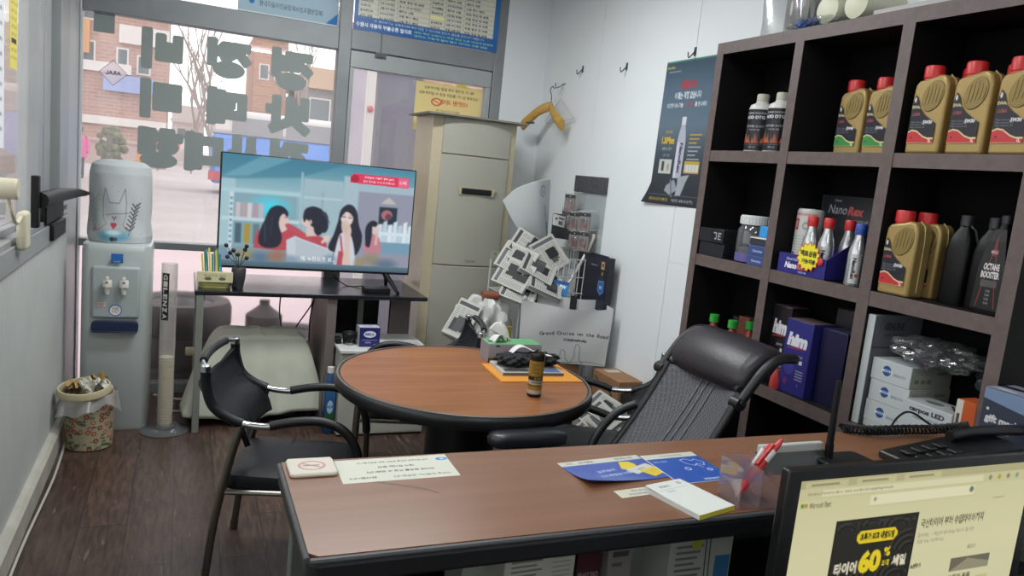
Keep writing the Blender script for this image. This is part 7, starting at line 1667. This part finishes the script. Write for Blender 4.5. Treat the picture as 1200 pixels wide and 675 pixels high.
t = thing('wire_hanger', 'thin white wire hanger hung behind the wooden coat hanger', 'hanger', (XR - .03, 4.36, 1.955))
MB().tube(smoothpath([(0, -.0, .03), (0, .015, .05), (0, .0, .07), (0, -.015, .055)], 5), .002, 6).tube([(0, 0, .03), (0, 0, 0), (0, .19, -.13), (0, .17, -.15), (0, -.19, -.13), (0, -.2, -.12), (0, 0, 0)], .0022, 6).build('wire', M_wire, t)
def whook(label, y, z):
    t = thing('wall_hook', label, 'hook', (XR - .003, y, z), 0, None); MB().tube(smoothpath([(0, 0, .025), (-.02, 0, 0), (-.035, 0, -.012), (-.04, 0, .012)], 5), .003, 6).box(-.003, 0, -.008, .008, .0, .04).build('hook', mat('latch steel', '55585b', .4, .7), t)
whook('bare steel hook high on the right wall near the poster', 3.652, 2.07); whook('bare steel hook on the right wall between hanger and other hook', 4.16, 2.10)
whook('steel hook holding the top edge of the dark poster', 3.05, 2.085)
# poster on the right wall
c = CV(150, 220, '3a434c'); c.grad(0, 0, 150, 220, [(0, '3f4e5c'), (.2, '54687a'), (.45, '5d7180'), (.7, '39424c'), (1, '22272e')])
c.rect(0, 0, 150, 3, '4f8a7a'); c.text('NanoRex', 16, 10, 4.5, 'b9b04a', .03); c.rect(10, 16, 46, 17.5, '8f9aa4')
c.text('배출가스', 76, 38, 14, 'a83a44', .05, width=46); c.text('이제는 걱정 없습니다', 76, 54, 11, 'c9d2d8', .03, width=76); c.text('초간편 나노기술', 42, 68, 7, 'c4ccd2', .03, width=48); c.text('나노렉스', 84, 68, 7, 'a84a50', .03, width=24); c.text('를 만나세요', 116, 68, 7, 'c4ccd2', .03, width=32)
c.poly([(70, 86), (82, 86), (82, 100), (86, 112), (88, 124), (88, 178), (64, 178), (64, 124), (66, 112), (70, 100)], 'a9adbc'); c.rect(70, 86, 82, 98, 'c9ccd4'); c.rect(66, 124, 72, 178, 'c4c7d4'); c.text('NanoRex', 78, 148, 9, '4a3f5a', .05, rot=PI / 2, width=46)
c.text('1,309km', 36, 122, 13, 'c4a63a', .06, width=38); c.text('연비 향상', 36, 108, 5, 'b09a4a', .03); c.text('주행거리 증가', 36, 134, 5, 'a9b0b6', .02); c.text('환경부 인증', 36, 144, 4, '8f979e', .02)
for k in range(7): c.rect(98, 112 + k * 6, 132 - k % 3 * 6, 114 + k * 6, '97a0a8' if k > 2 else 'b09a4a')
c.rect(18, 150, 56, 172, 'b9bcb8'); c.rect(26, 153, 34, 168, '44484c'); c.ell(46, 162, 4, 6, 'a09a8c'); c.rect(94, 152, 136, 170, 'b59a44'); c.rect(96, 157, 134, 168, 'c4c6c2')
for k in range(4): c.rect(98 + k * 9, 158, 99 + k * 9, 168, '8f8f8a')
c.poly([(50, 190), (70, 180), (84, 196), (66, 204), (48, 198)], '8d949c'); c.poly([(80, 176), (112, 172), (104, 184), (96, 204), (82, 206)], '9aa2aa'); c.line([(60, 182), (72, 206)], 4, '6a727a')
c.rect(8, 204, 150, 205, '55606a'); c.text('가솔린 디젤 LPG 연료첨가제 판매처 문의', 40, 212, 5, 'b09a4a', .03, width=50); c.text('사용방법 : 주유구에 1병 투입', 104, 212, 5, 'a9b0b6', .02, width=58)
def pos(u, v):
    y = 3.266 - u * .41 + .015 * v; z = 2.075 - .685 * v
    lift = .004 + .05 * max(0, v - .82) ** 2 * 12 * (1 - u) ** 1.5
    return V(XR - lift, y + .07 * max(0, v - .85) * (1 - u) ** 2 * 4, z)
po = sheet('poster', c, 0, 0, 0, P_GLOSS, fn=pos, solid=.0008, soff=1); tag(po, 'dark blue grey poster with a silver bottle hung beside the bookcase', 'poster')
